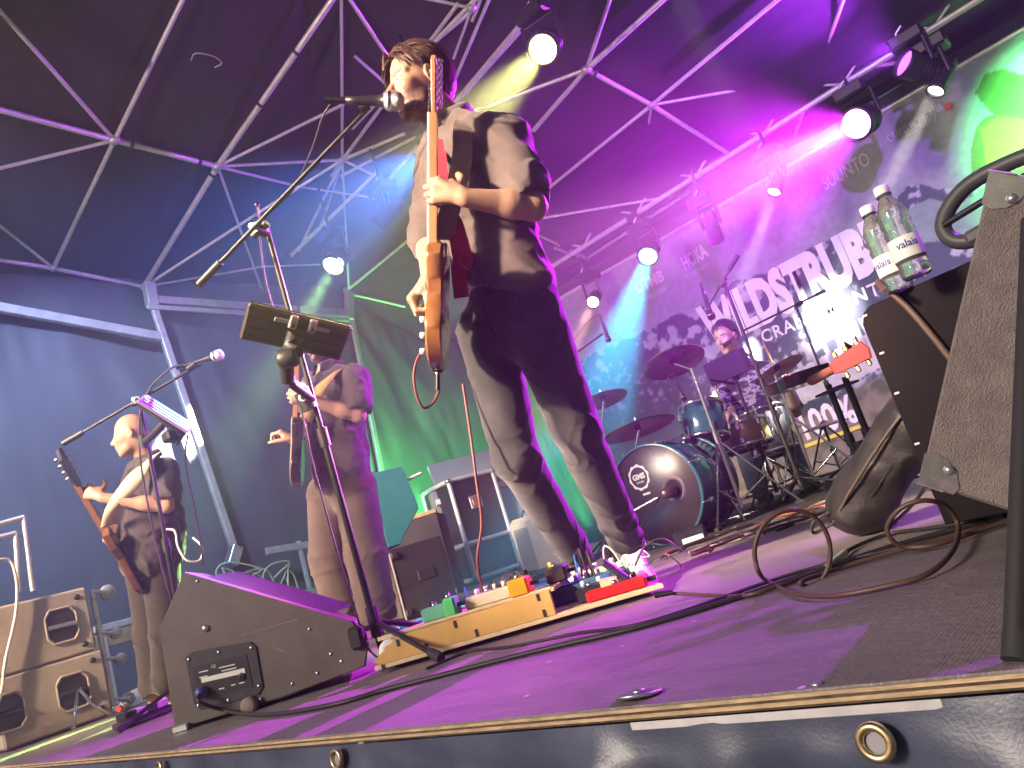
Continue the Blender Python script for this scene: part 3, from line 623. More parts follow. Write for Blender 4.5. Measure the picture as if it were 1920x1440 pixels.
def add_hand(f, h):
    palm, fing = h
    for a, b, ra, rb in palm: f.cap(a, b, ra, rb, .012)
    for pts, rs in fing:
        for i in range(3): f.cap(pts[i], pts[i+1], rs[i], rs[i+1], .0035 if i else .006)

SKIN = vmat('skin', .48, .12, 260, .4, .12)
HAIRM = vmat('hair_strands', .42, .3, 500, .5)
def head_axes(fwd, up):
    f = V(fwd).normalized(); u = V(up); u = (u-f*u.dot(f)).normalized(); l = u.cross(f); return f, l, u
def add_head(F, c, fwd, up, neck, mouth_open=0., k=1., fat=0.):
    f, l, u = head_axes(fwd, up); M = [f, l, u]; c = V(c)
    def H(x, y, z): return c+(f*x+l*y+u*z)*k
    F.ell(H(-.012, 0, .045), M, (.1*k, .079*k, .094*k), .02); F.ell(H(.028, 0, -.035), M, ((.072+fat)*k, (.062+fat)*k, .088*k), .03)
    F.cap(H(.03, .04, -.085), H(.078, .012, -.108), .022*k, .019*k, .02); F.cap(H(.03, -.04, -.085), H(.078, -.012, -.108), .022*k, .019*k, .02)
    for s_ in (-1, 1):
        F.cap(H(.078, s_*.012, .03), H(.066, s_*.05, .024), .0125*k, .011*k, .014); F.ell(H(.066, s_*.043, -.022), M, (.026*k, .021*k, .021*k), .02)
        F.ell(H(.103, s_*.032, .003), M, (.015*k, .0155*k, .0105*k), .012, 'sub'); F.ell(H(.0795, s_*.0315, .003), M, (.0128*k,)*3, .0025)
        F.cap(H(.089, s_*.020, .0095), H(.083, s_*.045, .0075), .0045*k, .004*k, .004)
        F.cap(H(.087, s_*.020, -.006), H(.082, s_*.044, -.006), .0035*k, .003*k, .004)
        F.ell(H(-.006, s_*.081, -.004), [f, l*.94+f*.3*s_*0+u*.0, u], (.019*k, .009*k, .033*k), .006); F.ell(H(.0, s_*.09, -.0), M, (.010*k, .006*k, .018*k), .005, 'sub')
    F.cap(H(.094, 0, .012), H(.12, 0, -.026), .0085*k, .0125*k, .010); F.ell(H(.107, .012, -.034), M, (.012*k, .008*k, .008*k), .008); F.ell(H(.107, -.012, -.034), M, (.012*k, .008*k, .008*k), .008)
    mo = mouth_open
    F.cap(H(.096, .021, -.064), H(.103, 0, -.059), .006*k, .0075*k, .006); F.cap(H(.096, -.021, -.064), H(.103, 0, -.059), .006*k, .0075*k, .006)
    F.cap(H(.093, .019, -.072-mo), H(.1, 0, -.077-mo), .006*k, .0085*k, .006); F.cap(H(.093, -.019, -.072-mo), H(.1, 0, -.077-mo), .006*k, .0085*k, .006)
    if mo: F.ell(H(.1, 0, -.068-mo*.5), M, (.022*k, .019*k, (.004+mo*.75)*k), .005, 'sub')
    else: F.cap(H(.104, .02, -.0685), H(.107, -.02, -.0685), .0022*k, .0022*k, .003, 'sub')
    F.cap(H(-.022, 0, -.05), neck, .056*k, .062*k, .03)
def face_tone(c, fwd, up, skin, k=1., beard=None, brow=(.09, .055, .035), lips=(.5, .2, .17), iris=(.12, .1, .08), stubble=0., mouth_open=0, hairline=None, haircol=None):
    f, l, u = [npv(a) for a in head_axes(fwd, up)]; c = npv(c); skin = np.array(skin)
    def tone(P):
        q = (P-c)/k; x, y, z = q@f, q@l, q@u; ay = np.abs(y); n = fbm(P*55, 3, 5); n2 = fbm(P*210, 2, 7)
        T = np.ones((len(P), 3))*skin*(1+.06*n[:, None]); near = (np.abs(q).max(1) < .2)
        def put(col, m): m = np.clip(m, 0, 1)[:, None]; T[:] = T*(1-m)+np.array(col)*m
        put(skin*np.array([1.06, .78, .74]), near*.55*np.exp(-((x-.08)**2+(ay-.045)**2+(z+.03)**2)/.0008)); put(skin*np.array([1.05, .75, .7]), near*.5*np.exp(-((x-.12)**2+y**2+(z+.028)**2)/.0003))
        put(skin*np.array([1.02, .72, .68]), near*.5*(ay > .078)*(np.abs(x) < .04)*(np.abs(z) < .045))
        if beard is not None:
            m = near*(x > -.012)*np.clip((-.028+.25*np.maximum(0, .05-x)*0-z+np.where((ay > .05) & (x < .03), .035, 0))/.02, 0, 1)*np.clip((z+.155)/.02, 0, 1)
            m = m*np.clip((np.sqrt((x-.11)**2+(ay*1.0)**2+((z+.028)*1.0)**2)-.02)/.012, 0, 1); m = m*np.where((z > -.047) & (ay < .04) & (x > .07), 0, 1)
            put(np.array(beard)*1., m*(.9+.25*n2+.05*n)*np.clip(.45+(-.03-z)/.05, 0, 1))
        elif stubble: put(skin*.6, near*stubble*(z < -.03)*(x > .0)*(.7+.5*n2))
        put(lips, near*(x > .088)*(ay < .025)*np.clip(1-np.abs(z+.068+mouth_open*.5)/(.0125+mouth_open*.6), 0, 1)**.5*.8)
        put((.09, .03, .03), near*(x > .06)*(x < .0945)*(ay < .019)*(np.abs(z+.068+mouth_open*.5) < .004+mouth_open*.5)*(mouth_open > 0))
        put(brow, near*(x > .06)*np.clip(1-np.abs(z-.027+.1*np.maximum(0, ay-.035))/.0095, 0, 1)*np.clip((ay-.01)/.006, 0, 1)*np.clip((.056-ay)/.006, 0, 1)*1.8)
        e = np.sqrt((ay-.0315)**2+((z-.002)*1.6)**2); put((.72, .68, .65), near*(x > .0845)*(e < .0105)*1.); put(iris, near*(x > .088)*(np.sqrt((ay-.032)**2+(z-.003)**2) < .0062)*1.); put((.1, .06, .05), near*(x > .08)*np.clip(1-np.abs(z-.0095)/.003, 0, 1)*(np.abs(ay-.032) < .015)*.9)
        if hairline is not None: put(haircol, near*np.clip((hairline(x, ay, z))/.012, 0, 1)*(.75+.4*n2))
        return T
    return tone
def strands(n, c, fwd, up, rule, length, width, col, droop, seed, k=1., taper=True):
    """hair tufts over a skull-shaped cap: rule(x, y, z) says where they grow"""
    f, l, u = head_axes(fwd, up); c = V(c); r_ = np.random.default_rng(seed); mb = MB(); tones = []; made = 0
    while made < n:
        a = r_.normal(size=3); a /= np.linalg.norm(a); x, y, z = a*np.array([.106, .084, .098]); x -= .012; z += .045
        if not rule(x, abs(y), z): continue
        made += 1; p = c+(f*x+l*y+u*z)*k; nrm = (f*a[0]+l*a[1]+u*a[2]).normalized(); flow = droop(x, y, z); dr = (f*flow[0]+l*flow[1]+u*flow[2]); dr = (dr-nrm*dr.dot(nrm)*.9).normalized()
        L = length(x, y, z)*r_.uniform(.7, 1.15)*k; w = width*r_.uniform(.7, 1.3)*k; pts = []; sd = nrm.cross(dr).normalized(); wob = r_.normal()*.12
        for j in range(5):
            t = j/4; pts.append(p+dr*(L*t)+nrm*(.006*k+.016*k*math.sin(t*2.2)-.012*k*t)-u*(t*t*L*flow[3])+sd*(wob*L*t*t))
        m0 = len(mb.v); P = []
        for j, q in enumerate(pts):
            ww = w*(1-.9*(j/4)**2); P += [q-sd*ww, q+nrm*ww*.8, q+sd*ww]
        mb.add(P, [(3*j, 3*j+1, 3*j+4, 3*j+3) for j in range(4)]+[(3*j+1, 3*j+2, 3*j+5, 3*j+4) for j in range(4)], True)
        cc = np.array(col)*r_.uniform(.6, 1.5); tones += [cc]*(len(mb.v)-m0)
    return mb, np.array(tones)
def cap_field(F, c, fwd, up, k=1., grow=.004):
    f, l, u = head_axes(fwd, up); c = V(c)
    F.ell(c+(f*-.014+u*.047)*k, [f, l, u], ((.1+grow)*k, (.079+grow)*k, (.094+grow)*k), .01); return f, l, u
def shoe(name, parent, heel, toe, up, m_up, m_sole, sc=1., lace=None, side=None):
    """sneaker between heel and toe points on the ground"""
    heel, toe = V(heel), V(toe); d = (toe-heel).normalized(); L = (toe-heel).length; u = V(up); u = (u-d*u.dot(d)).normalized(); s = d.cross(u)
    F = Field(np.minimum(npv(heel), npv(toe))-.13, np.maximum(npv(heel), npv(toe))+.15, .0055)
    F.cap(heel+d*.05+u*.035, toe-d*.055+u*.03, .037, .043, .02, flat=(u, 1.15)); F.cap(heel+d*.045+u*.05, heel+d*.055+u*.1, .04, .043, .03); F.cap(heel+d*.1+u*.06, toe-d*.1+u*.045, .037, .034, .03)
    F.cut(heel+u*.0115, -u, .004); F.cut(heel+u*.118+d*.03, (u*.95-d*.15).normalized(), .006)
    F.ell(heel+d*.052+u*.122, [d, s, u], (.038, .028, .03), .008, 'sub')
    up_ = field_obj(name, F, m_up, parent)
    n = 22; out = []
    for k in range(n):
        a = 2*math.pi*k/n; ca, sa = math.cos(a), math.sin(a); w = .043 if ca > 0 else .037; out.append((L/2+ca*(L/2-.002)*(1 if abs(ca) > .3 else 1), sa*w*(1.08 if .1 < ca < .9 else .96)))
    MB().prism(out, heel+u*.0, d, s, u if d.cross(s).dot(u) > 0 else -u, .024 if d.cross(s).dot(u) > 0 else -.024, .003).build('sole', m_sole, up_)
    if lace:
        for k in range(5):
            q = heel+d*(L*.42+k*.027)+u*(.103-.0095*k); MB().tube([q-s*.026-u*.014, q-s*.01+u*.002, q+s*.01+u*.002, q+s*.026-u*.014], .0034, 6).build('lace', lace, up_)
        q = heel+d*(L*.42)+u*.108
        for s_ in (-1, 1): MB().tube(bez([q, q+s*s_*.03+u*.015, q+s*s_*.05-u*.012, q+s*s_*.02-u*.008, q], 16), .0025, 5).build('lace', lace, up_)
    return up_

# ------------------------------------------------------------------ people
rH = Vector((math.cos(YAW), math.sin(YAW), 0)); fH = Vector((-math.sin(YAW), math.cos(YAW), 0)); ZU = Vector((0, 0, 1))
def fabric(name, col, var=.25, rough=.85, vs_=5, weave=420, bump=.18, sheen=.25): return mat(name, col, rough, 0, var, vs_, bump, weave, spec=.25, sheen=sheen)
def torso_axes(up, fwd):
    u = V(up).normalized(); f = V(fwd); f = (f-u*f.dot(u)).normalized(); return f, u.cross(f), u
def bounds(pts, m):
    a = np.array([npv(p) for p in pts]); return a.min(0)-m, a.max(0)+m
def person(label, J, skin, tone_kw, hands, head_k=.92, fwd=None, head_fwd=None, head_up=ZU, shirt=None, trousers=None, fat=0., mouth=0., fine=.0045, step=.009, sleeve=(.72, .72), sleeve_r=(.07, .066), leg_r=(.105, .083, .07), fold=.008, hem=None, seedk=0, torso_k=1., jaw=0.):
    root = thing('person', label, 'person', (J['ankL'].x, J['ankL'].y, 0))
    up = J['neck']-J['pel']; f, l, u = torso_axes(up, fwd); M = [f, l, u]; hf = head_fwd or fwd; k = torso_k
    pts = list(J.values()); hands_pts = [p for h in hands for pts_, _ in h[1] for p in pts_]
    lo, hi = bounds(pts+hands_pts, .16)
    hc = npv(J['head']); fb = [(hc-.16, hc+.17, fine)]
    for h in hands:
        a, b = bounds([p for q, _ in h[1] for p in q]+[h[0][0][0]], .02); fb.append((a, b, fine))
    F = Field(lo, hi, step, fb)
    ch = lerp(J['pel'], J['neck'], .66); ab = lerp(J['pel'], J['neck'], .3)
    F.ell(ch, M, (.11*k, .16*k, .2), .05); F.ell(ab, M, ((.1+fat)*k, (.14+fat)*k, .18), .06); F.ell(J['pel'], M, (.1*k, .15*k, .12), .05)
    for s_ in 'LR':
        F.cap(J['neck']-u*.02, J['sh'+s_], .05, .055, .05); F.cap(J['sh'+s_], J['el'+s_], .05, .04, .03)
        F.cap(J['el'+s_], lerp(J['el'+s_], J['wr'+s_], .35), .04, .042, .02); F.cap(lerp(J['el'+s_], J['wr'+s_], .3), J['wr'+s_], .042, .0275, .02)
        F.cap(J['hip'+s_], J['kn'+s_], .075, .052, .04); F.cap(J['kn'+s_], lerp(J['kn'+s_], J['ank'+s_], .3), .052, .055, .03); F.cap(lerp(J['kn'+s_], J['ank'+s_], .3), J['ank'+s_], .055, .038, .03)
        F.cap(J['ank'+s_], J['ank'+s_]-ZU*.04, .038, .036, .02)
    for h in hands: add_hand(F, h)
    add_head(F, J['head'], hf, head_up, J['neck'], mouth, head_k, jaw)
    body = field_obj('body', F, SKIN, root, face_tone(J['head'], hf, head_up, skin, head_k, mouth_open=mouth, **tone_kw), 1)
    # shirt
    if shirt:
        lo, hi = bounds([J[q] for q in ('neck', 'pel', 'shL', 'shR', 'elL', 'elR', 'hipL', 'hipR')], .2); S = Field(lo, hi, step*.78)
        S.ell(ch, M, (.132*k, .19*k, .215), .05); S.ell(ab, M, ((.127+fat)*k, (.168+fat)*k, .22), .07); S.ell(lerp(J['pel'], J['neck'], .02), M, ((.125+fat*.8)*k, (.178+fat*.6)*k, .17), .06)
        for s_, t in zip('LR', sleeve):
            S.cap(J['neck']-u*.045+l*(.04 if s_ == 'L' else -.04), J['sh'+s_], .055, .068, .05)
            S.cap(J['sh'+s_], lerp(J['sh'+s_], J['el'+s_], min(t, 1.)), sleeve_r[0], sleeve_r[1], .035)
            if t > 1: S.cap(J['el'+s_], lerp(J['el'+s_], J['wr'+s_], t-1), sleeve_r[1], sleeve_r[1]*.85, .03)
        S.warp(fold*.7, 4.2, 8+seedk, False, 2); S.warp(fold*1.25, 7.5, 3+seedk, True, 2, [[1, .2, .5], [-.3, 1.1, .4], [.2, -.3, .75]]); S.warp(fold*.7, 15, 5+seedk, True, 1, [[.6, .3, .8], [-.5, .9, .3], [.3, -.4, 1.0]])
        hp_, hn_ = hem or (J['pel']-u*.13, -u); S.cut(hp_, hn_, .006)
        for s_, t in zip('LR', sleeve):
            if t <= 1:
                a, b = J['sh'+s_], J['el'+s_]; d = (b-a).normalized(); e = lerp(a, b, t)+d*.03; S.ell(e+d*.05, [d, *frame(d, ZU)[:2]], (.062, .095, .095), .004, 'sub')
        S.cap(J['neck']-u*.02+f*.01, J['head'], .066, .066, .01, 'sub')
        cc = npv(lerp(ch, ab, .5))
        def rumple(P):
            q = P-cc; nr = q/np.maximum(np.linalg.norm(q, axis=1), 1e-6)[:, None]; Mx = np.array([[1, .3, .4], [-.4, 1.1, .5], [.3, -.5, .9]])
            a = np.clip(1-2.6*np.abs(fbm(P@Mx.T*6.2, 2, 51+seedk)), 0, 1)**1.4; b = np.clip(1-2.8*np.abs(fbm(P@Mx*11, 2, 57+seedk)), 0, 1)**1.5
            return P+nr*(fold*.95*a+fold*.5*b-fold*.25)[:, None]
        so = field_obj('shirt', S, shirt, root, None, 1, rumple)
        # collar: folded band round the neck
        n = 26; c0 = J['neck']-u*.028+f*.008; rings = []
        for q in range(n+1):
            a = R(32)+R(296)*q/n; dr = f*math.cos(a)+l*math.sin(a); hh = .012*math.cos(a); c0 = J['neck']+u*.014+f*.008
            rings.append([c0+dr*.062+u*(.03-hh*1.5), c0+dr*.067+u*(.042-hh*2), c0+dr*.078+u*(.034-hh*2), c0+dr*.094+u*(-.012-hh*3.4), c0+dr*.088+u*(-.014-hh*3.4), c0+dr*.07+u*(.02-hh*2)])
        P = np.array([[npv(p) for p in r_]+[npv(r_[0])] for r_ in rings]); grid_obj('collar', P, shirt, so)
    if trousers:
        lo, hi = bounds([J[q] for q in ('pel', 'hipL', 'hipR', 'knL', 'knR', 'ankL', 'ankR')], .17); T = Field(lo, hi, step*.78)
        T.ell(J['pel']-u*.01, M, (.118*k+fat*.5, .168*k+fat*.4, .13), .05); T.ell(lerp(J['hipL'], J['hipR'], .5)-f*.03-u*.03, M, (.11*k, .16*k, .11), .05)
        for s_ in 'LR':
            T.cap(J['hip'+s_], J['kn'+s_], leg_r[0], leg_r[1], .03); T.cap(J['kn'+s_], J['ank'+s_], leg_r[1], leg_r[2], .03)
        T.warp(fold*.4, 3.5, 17+seedk, False, 1)
        for s_ in 'LR':       # bunching above the hem and behind the knee
            d = (J['ank'+s_]-J['kn'+s_]).normalized(); T.ell(J['ank'+s_]+d*.1, [d, *frame(d, f)[:2]], (.085, .13, .13), .004, 'sub')
        T.cut(J['pel']+u*.1, u, .006)
        def crease(P):
            best = np.full(len(P), 9.); tt = np.zeros(len(P)); ph = np.zeros(len(P)); nr = np.zeros_like(P)
            for s_ in 'LR':
                for i, (a, b) in enumerate((('hip', 'kn'), ('kn', 'ank'))):
                    A, B = npv(J[a+s_]), npv(J[b+s_]); ab_ = B-A; t = np.clip((P-A)@ab_/(ab_@ab_), 0, 1.15 if i else 1); q = P-A-t[:, None]*ab_; dd = np.linalg.norm(q, axis=1); e1, e2, _ = [npv(v) for v in frame(V(ab_), f)]
                    m = dd < best; best[m] = dd[m]; tt[m] = (t+i)[m]; ph[m] = np.arctan2(q@e2, q@e1)[m]; nr[m] = (q/np.maximum(dd, 1e-6)[:, None])[m]
            n = fbm(P*6.5, 2, 31+seedk); n2 = vnoise(P*11, 35+seedk)
            am = .0035+.0075*np.exp(-((tt-1.02)/.22)**2)+.011*np.clip((tt-1.5)/.4, 0, 1)+.006*np.exp(-(tt/.2)**2)
            c1 = (1-np.abs(np.sin(tt*9+ph*1.1+2.6*n)))**2.2; c2 = (1-np.abs(np.sin(tt*15-ph*1.6+3.1*n2)))**3
            h = am*(np.clip(.55+.9*n2, 0, 1)*c1+.6*np.clip(.5-.9*n2, 0, 1)*c2-.22)
            return P+nr*np.clip(h, -.012, .016)[:, None]
        field_obj('trousers', T, trousers, root, None, 1, crease)
    return root, body, (f, l, u)

# ---- singer
S_ = dict(head=sight(787, 162, 2.54), neck=sight(850, 243, 2.55), pel=sight(955, 560, 2.49), shL=sight(947, 262, 2.43), shR=sight(826, 288, 2.66), elL=sight(1000, 388, 2.31), wrL=sight(872, 371, 2.235),
          elR=sight(806, 446, 2.62), wrR=sight(806, 522, 2.42), hipL=sight(998, 592, 2.42), hipR=sight(912, 622, 2.55), knL=sight(1078, 800, 2.46), knR=sight(968, 858, 2.58), ankL=sight(1178, 1022, 2.70), ankR=sight(1080, 1040, 2.78))
sf = (-rH*.74-fH*.67); shf = (-rH*.86-fH*.5-ZU*.03)
hL = hand_chains(S_['wrL'], -RI*.95+UI*.28+FW*.05, FW*.9-RI*.35, UI, (.75, 1.05, .8), (.1, .75, .55), scale=1.02)
hR = hand_chains(S_['wrR'], -RI*.62-UI*.78-FW*.1, RI*.75-UI*.5, -FW, (1.0, 1.3, .9), (.7, .25, .7), scale=1.0)
SHIRT1 = fabric('charcoal_shirt', (.1, .077, .07), .35); JEANS1 = mat('faded_black_denim', (.06, .056, .057), .9, 0, .3, 4, .25, 520, spec=.2, sheen=.3, stops=((.3, (.018, .018, .021)), (.55, (.042, .042, .047)), (.8, (.085, .083, .088))))
singer, sbody, sax = person('tall singer in charcoal shirt singing into the microphone while playing guitar', S_, (.44, .265, .18),
    dict(beard=(.085, .05, .035), brow=(.08, .045, .03)), [hL, hR], .97, sf, shf, ZU, SHIRT1, JEANS1, mouth=.017, fine=.0036, step=.0085, sleeve=(.82, 1.12), sleeve_r=(.076, .07), leg_r=(.102, .076, .062), fold=.0085,
    hem=(sight(950, 556, 2.49), (-UI*.93+RI*-.3).normalized()))
# hair: mid-length, swept back over the ear
def hair_obj(parent, c, fwd, up, k, col, rule, n, length, width, droop, seed, grow=.006, cut=None):
    F = Field(npv(V(c))-.17, npv(V(c))+.19, .006); f, l, u = cap_field(F, c, fwd, up, k, grow)
    for p, nn in cut or []: F.cut(V(c)+(f*p[0]+l*p[1]+u*p[2])*k, (f*nn[0]+l*nn[1]+u*nn[2]).normalized(), .012)
    F.warp(.004, 60, 4, True, 2)
    o = field_obj('hair', F, HAIRM, parent, lambda P: np.array(col)*(.7+.5*np.abs(fbm(P*70, 3, 3)))[:, None], 1)
    mb, tn = strands(n, c, fwd, up, rule, length, width, col, droop, seed, k); s = mb.build('hair_strands', HAIRM, o); set_tone(s.data, tn); return o
rule1 = lambda x, y, z: (z > .075-.6*max(0, -x+.03)*1.3 and x < .075) or (x < -.02 and z > -.06)
def flow1(x, y, z):
    sy = 1 if y > 0 else -1
    if z > .1: return (-.3 if x < .03 else .35, .6*sy, -.1, .15)
    if x > .02: return (-.1, .5*sy, -.7, .25)
    return (-.45, .1*sy, -.9, .15)
hair_obj(singer, S_['head'], shf, ZU, .97, (.085, .045, .027), rule1, 1700, lambda x, y, z: .065 if z > .08 else (.045 if x > .02 else .055), .0026, flow1, 5, .003,
         [((.045, 0, .085), (1, 0, -.55)), ((.012, 0, .02), (.9, 0, -1.)), ((-.035, 0, -.055), (0.2, 0, -1))])
# a few loose locks lifting off the forehead
f_, l_, u_ = head_axes(shf, ZU); hc_ = S_['head']; lk = MB()
for q in range(9):
    a = hc_+(f_*(.055+.002*q % .02)+l_*(-.05+.007*q)+u_*(.112))*.97; lk.tube(bez([a-u_*.012, a+f_*(.014+.002*(q % 5))+u_*(.012), a+f_*(.03)+u_*(.004-.004*(q % 4)), a+f_*.034-u_*(.016+.004*(q % 5))], 9), [.003, .0028, .0028, .0026, .0024, .002, .0018, .0015, .0012, .0008][:10], 5)
lk2 = lk.build('forelock', HAIRM, singer); set_tone(lk2.data, np.ones((len(lk2.data.vertices), 3))*np.array((.12, .065, .04)))
# white sneakers
WSHOE = mat('white_leather', (.78, .75, .72), .45, 0, .06, 12, .1, 200); WSOLE = mat('white_rubber', (.7, .68, .66), .6, 0, .1, 20); DLACE = mat('dark_lace', (.04, .03, .05), .8); WLACE = mat('white_lace', (.75, .72, .68), .8)
t1 = on_z(1218, 1112, 0); hl1 = V(S_['ankL'].x, S_['ankL'].y, 0); d1 = (hl1-t1).normalized(); sh1 = shoe('shoe', singer, t1+d1*.3, t1, ZU, WSHOE, WSOLE, lace=WLACE)
hl2 = V(S_['ankR'].x, S_['ankR'].y, 0)+rH*.03+fH*.05; d2 = (fH*.75+rH*.6).normalized(); t2 = hl2-d2*.27; sh2 = shoe('shoe', singer, hl2+d2*.03, t2, ZU, WSHOE, WSOLE, lace=WLACE)
# belt loop of dark lace hanging from the near shoe
tp = t1+V(.06, .05, .05); MB().tube(bez([t1+d1*.1+V(.03, 0, .075), t1+V(.075, .03, .1), t1+V(.11, .05, .05), t1+V(.05, .04, .03)], 18), .0022, 5).build('lace', DLACE, sh1)
# red tie, hanging loose
TIE = fabric('red_satin', (.55, .03, .06), .2, .45, 9)
def ribbon(name, pts, w, side, th, m_, parent):
    pts = [V(p) for p in pts]; mb = MB(); P = []; n = len(pts)
    for i, p in enumerate(pts):
        t = (pts[min(i+1, n-1)]-pts[max(0, i-1)]).normalized(); s = side[i] if isinstance(side, list) else V(side); s = (s-t*s.dot(t)).normalized(); nn = t.cross(s); ww = w[i] if isinstance(w, list) else w
        P += [p-s*ww/2-nn*th/2, p+s*ww/2-nn*th/2, p+s*ww/2+nn*th/2, p-s*ww/2+nn*th/2]
    F = [(4*i+k, 4*i+(k+1) % 4, 4*i+4+(k+1) % 4, 4*i+4+k) for i in range(n-1) for k in range(4)]+[(3, 2, 1, 0), (4*n-4, 4*n-3, 4*n-2, 4*n-1)]
    mb.add(P, F, False); return mb.build(name, m_, parent, n > 30)
ribbon('tie', bez([sight(826, 262, 2.44), sight(832, 330, 2.36), sight(853, 420, 2.335), sight(868, 490, 2.335), sight(858, 500, 2.335), sight(866, 558, 2.345)], 20), [.03]*8+[.05, .055, .058, .06, .06, .055, .04, .035, .04, .042, .044, .046, .046][:13], RI, .006, TIE, singer)

# ---- his guitar: seen edge on, neck upright
WOODM = mat('maple_neck', (.42, .2, .09), .32, 0, .25, 8, .05, 200, coat=.4, aniso=(1, 1, .15)); BODYW = mat('brown_body_wood', (.24, .1, .035), .25, 0, .45, 7, 0, 50, coat=.6, aniso=(1, 1, .3)); FRETB = mat('rosewood', (.05, .025, .018), .45); PICKG = mat('cream_pickguard', (.75, .7, .6), .35); NICKEL = mat('nickel', (.75, .73, .7), .2, 1)
g0, g1 = sight(822, 697, 2.26), sight(822, 112, 2.32)
gz = (g1-g0).normalized(); gn = (-RI); gn = (gn-gz*gn.dot(gz)).normalized(); gx = gn.cross(gz)     # gz up the neck, gn where the strings face, gx across
GL = (g1-g0).length
tele = thing('electric_guitar', 'brown electric guitar with upright neck held by the singer', 'electric guitar', g0)
def gpt(h, n_, x): return g0+gz*h+gn*n_+gx*x
out = [(0, .0), (.02, .09), (.07, .145), (.13, .158), (.19, .125), (.24, .112), (.30, .135), (.355, .15), (.39, .13), (.40, .06), (.375, .035), (.335, .03), (.335, -.03), (.365, -.045), (.36, -.1), (.33, -.135), (.28, -.125), (.24, -.112), (.19, -.125), (.13, -.158), (.07, -.145), (.02, -.09)]
out = [(p.x, p.y) for p in bez([V(a, b, 0) for a, b in out+out[:1]], 88)[:-1]]
auto(MB().prism([(a, b) for a, b in out], gpt(0, -.0225, 0), gz, gx, gz.cross(gx) if gz.cross(gx).dot(gn) > 0 else gn, .045, .005).build('body', BODYW, tele))
MB().prism([(a*.9+.02, b*.8) for a, b in out[8:68]], gpt(0, .0228, 0), gz, gx, gn, .0025).build('pickguard', PICKG, tele)
nk = MB().prism([(.30, .028), (.30, -.028), (GL-.17, -.021), (GL-.17, .021)], gpt(0, .003, 0), gz, gx, gn, .022, .004).build('neck', WOODM, tele)
MB().prism([(.335, .027), (.335, -.027), (GL-.17, -.021), (GL-.17, .021)], gpt(0, .0255, 0), gz, gx, gn, .006).build('fretboard', PICKG, nk)
hd = MB().prism([(GL-.172, .021), (GL-.172, -.021), (GL-.15, -.03), (GL-.02, -.045), (GL, -.03), (GL, .02), (GL-.03, .034), (GL-.14, .03)], gpt(0, .004, 0), gz, gx, gn, .015, .003).build('headstock', WOODM, tele)
for q in range(6):
    h = GL-.03-.023*q; MB().tube([gpt(h, -.012, -.012), gpt(h, .03, -.012)], .005, 8).build('tuner_post', NICKEL, hd)
    MB().box(gpt(h, -.006, -.014), (.02, .02, .014), rotmat(gx, gz, gn), .003).build('tuner_housing', NICKEL, hd); MB().tube([gpt(h, -.008, -.012), gpt(h, -.008, -.05)], .0028, 6).build('tuner_shaft', NICKEL, hd); MB().box(gpt(h, -.011, -.055), (.014, .012, .013), rotmat(gx, gz, gn), .004).build('tuner_button', NICKEL, hd)
    x = -.014+.0056*q; MB().tube([gpt(.09, .036, x), gpt(GL-.03-.023*q, .027, -.01)], .0008, 4).build('string', NICKEL, tele)
MB().box(gpt(.09, .03, 0), (.07, .05, .012), rotmat(gx, gz, gn), .003).build('bridge', NICKEL, tele)
for h in (.17, .25): MB().box(gpt(h, .029, 0), (.075, .026, .012), rotmat(gx, gz, gn), .004).build('pickup', BLACK_PLASTIC, tele)
for h in (.05, .095, .14): MB().lathe([(0, 0), (.0095, 0), (.009, .018), (0, .019)], gpt(h, .024, -.1), gn, 14).build('knob', PICKG, tele)
MB().lathe([(0, 0), (.012, 0), (.012, .008), (0, .008)], gpt(.0, 0, 0), -gz, 12).build('strap_button', NICKEL, tele)
jp = gpt(-.005, .0, -.02); MB().tube([jp, jp-gz*.05], [.006, .0075], 8).build('jack_plug', BLACK_METAL, tele)
STRAP = fabric('grey_brown_strap', (.26, .2, .15), .15, .7, 12)
st = ribbon('strap', bez([sight(880, 226, 2.44), sight(868, 240, 2.385), sight(866, 300, 2.325), sight(850, 370, 2.30), sight(838, 415, 2.31), sight(834, 450, 2.33)], 25), .062, [(RI*.9+FW*.35)]*26, .004, STRAP, tele)
# curly instrument lead from the jack, down to the pedals
pc = mat('red_brown_lead', (.2, .06, .06), .5)
lead = thing('guitar_lead', 'reddish guitar lead looping from the guitar down to the pedals', 'cable', on_z(905, 1120, .08))
MB().tube(bez([jp-gz*.045, sight(822, 735, 2.24), sight(812, 755, 2.22), sight(795, 765, 2.2), sight(782, 745, 2.19), sight(776, 705, 2.19), sight(784, 670, 2.2), sight(805, 645, 2.22)], 50), .0042, 8).build('loop', pc, lead)
MB().tube(bez([sight(868, 720, 2.52), sight(880, 800, 2.48), sight(893, 900, 2.42), sight(903, 980, 2.4), sight(895, 1050, 2.4), sight(905, 1110, 2.42)], 50), .0045, 8).build('drop', pc, lead)

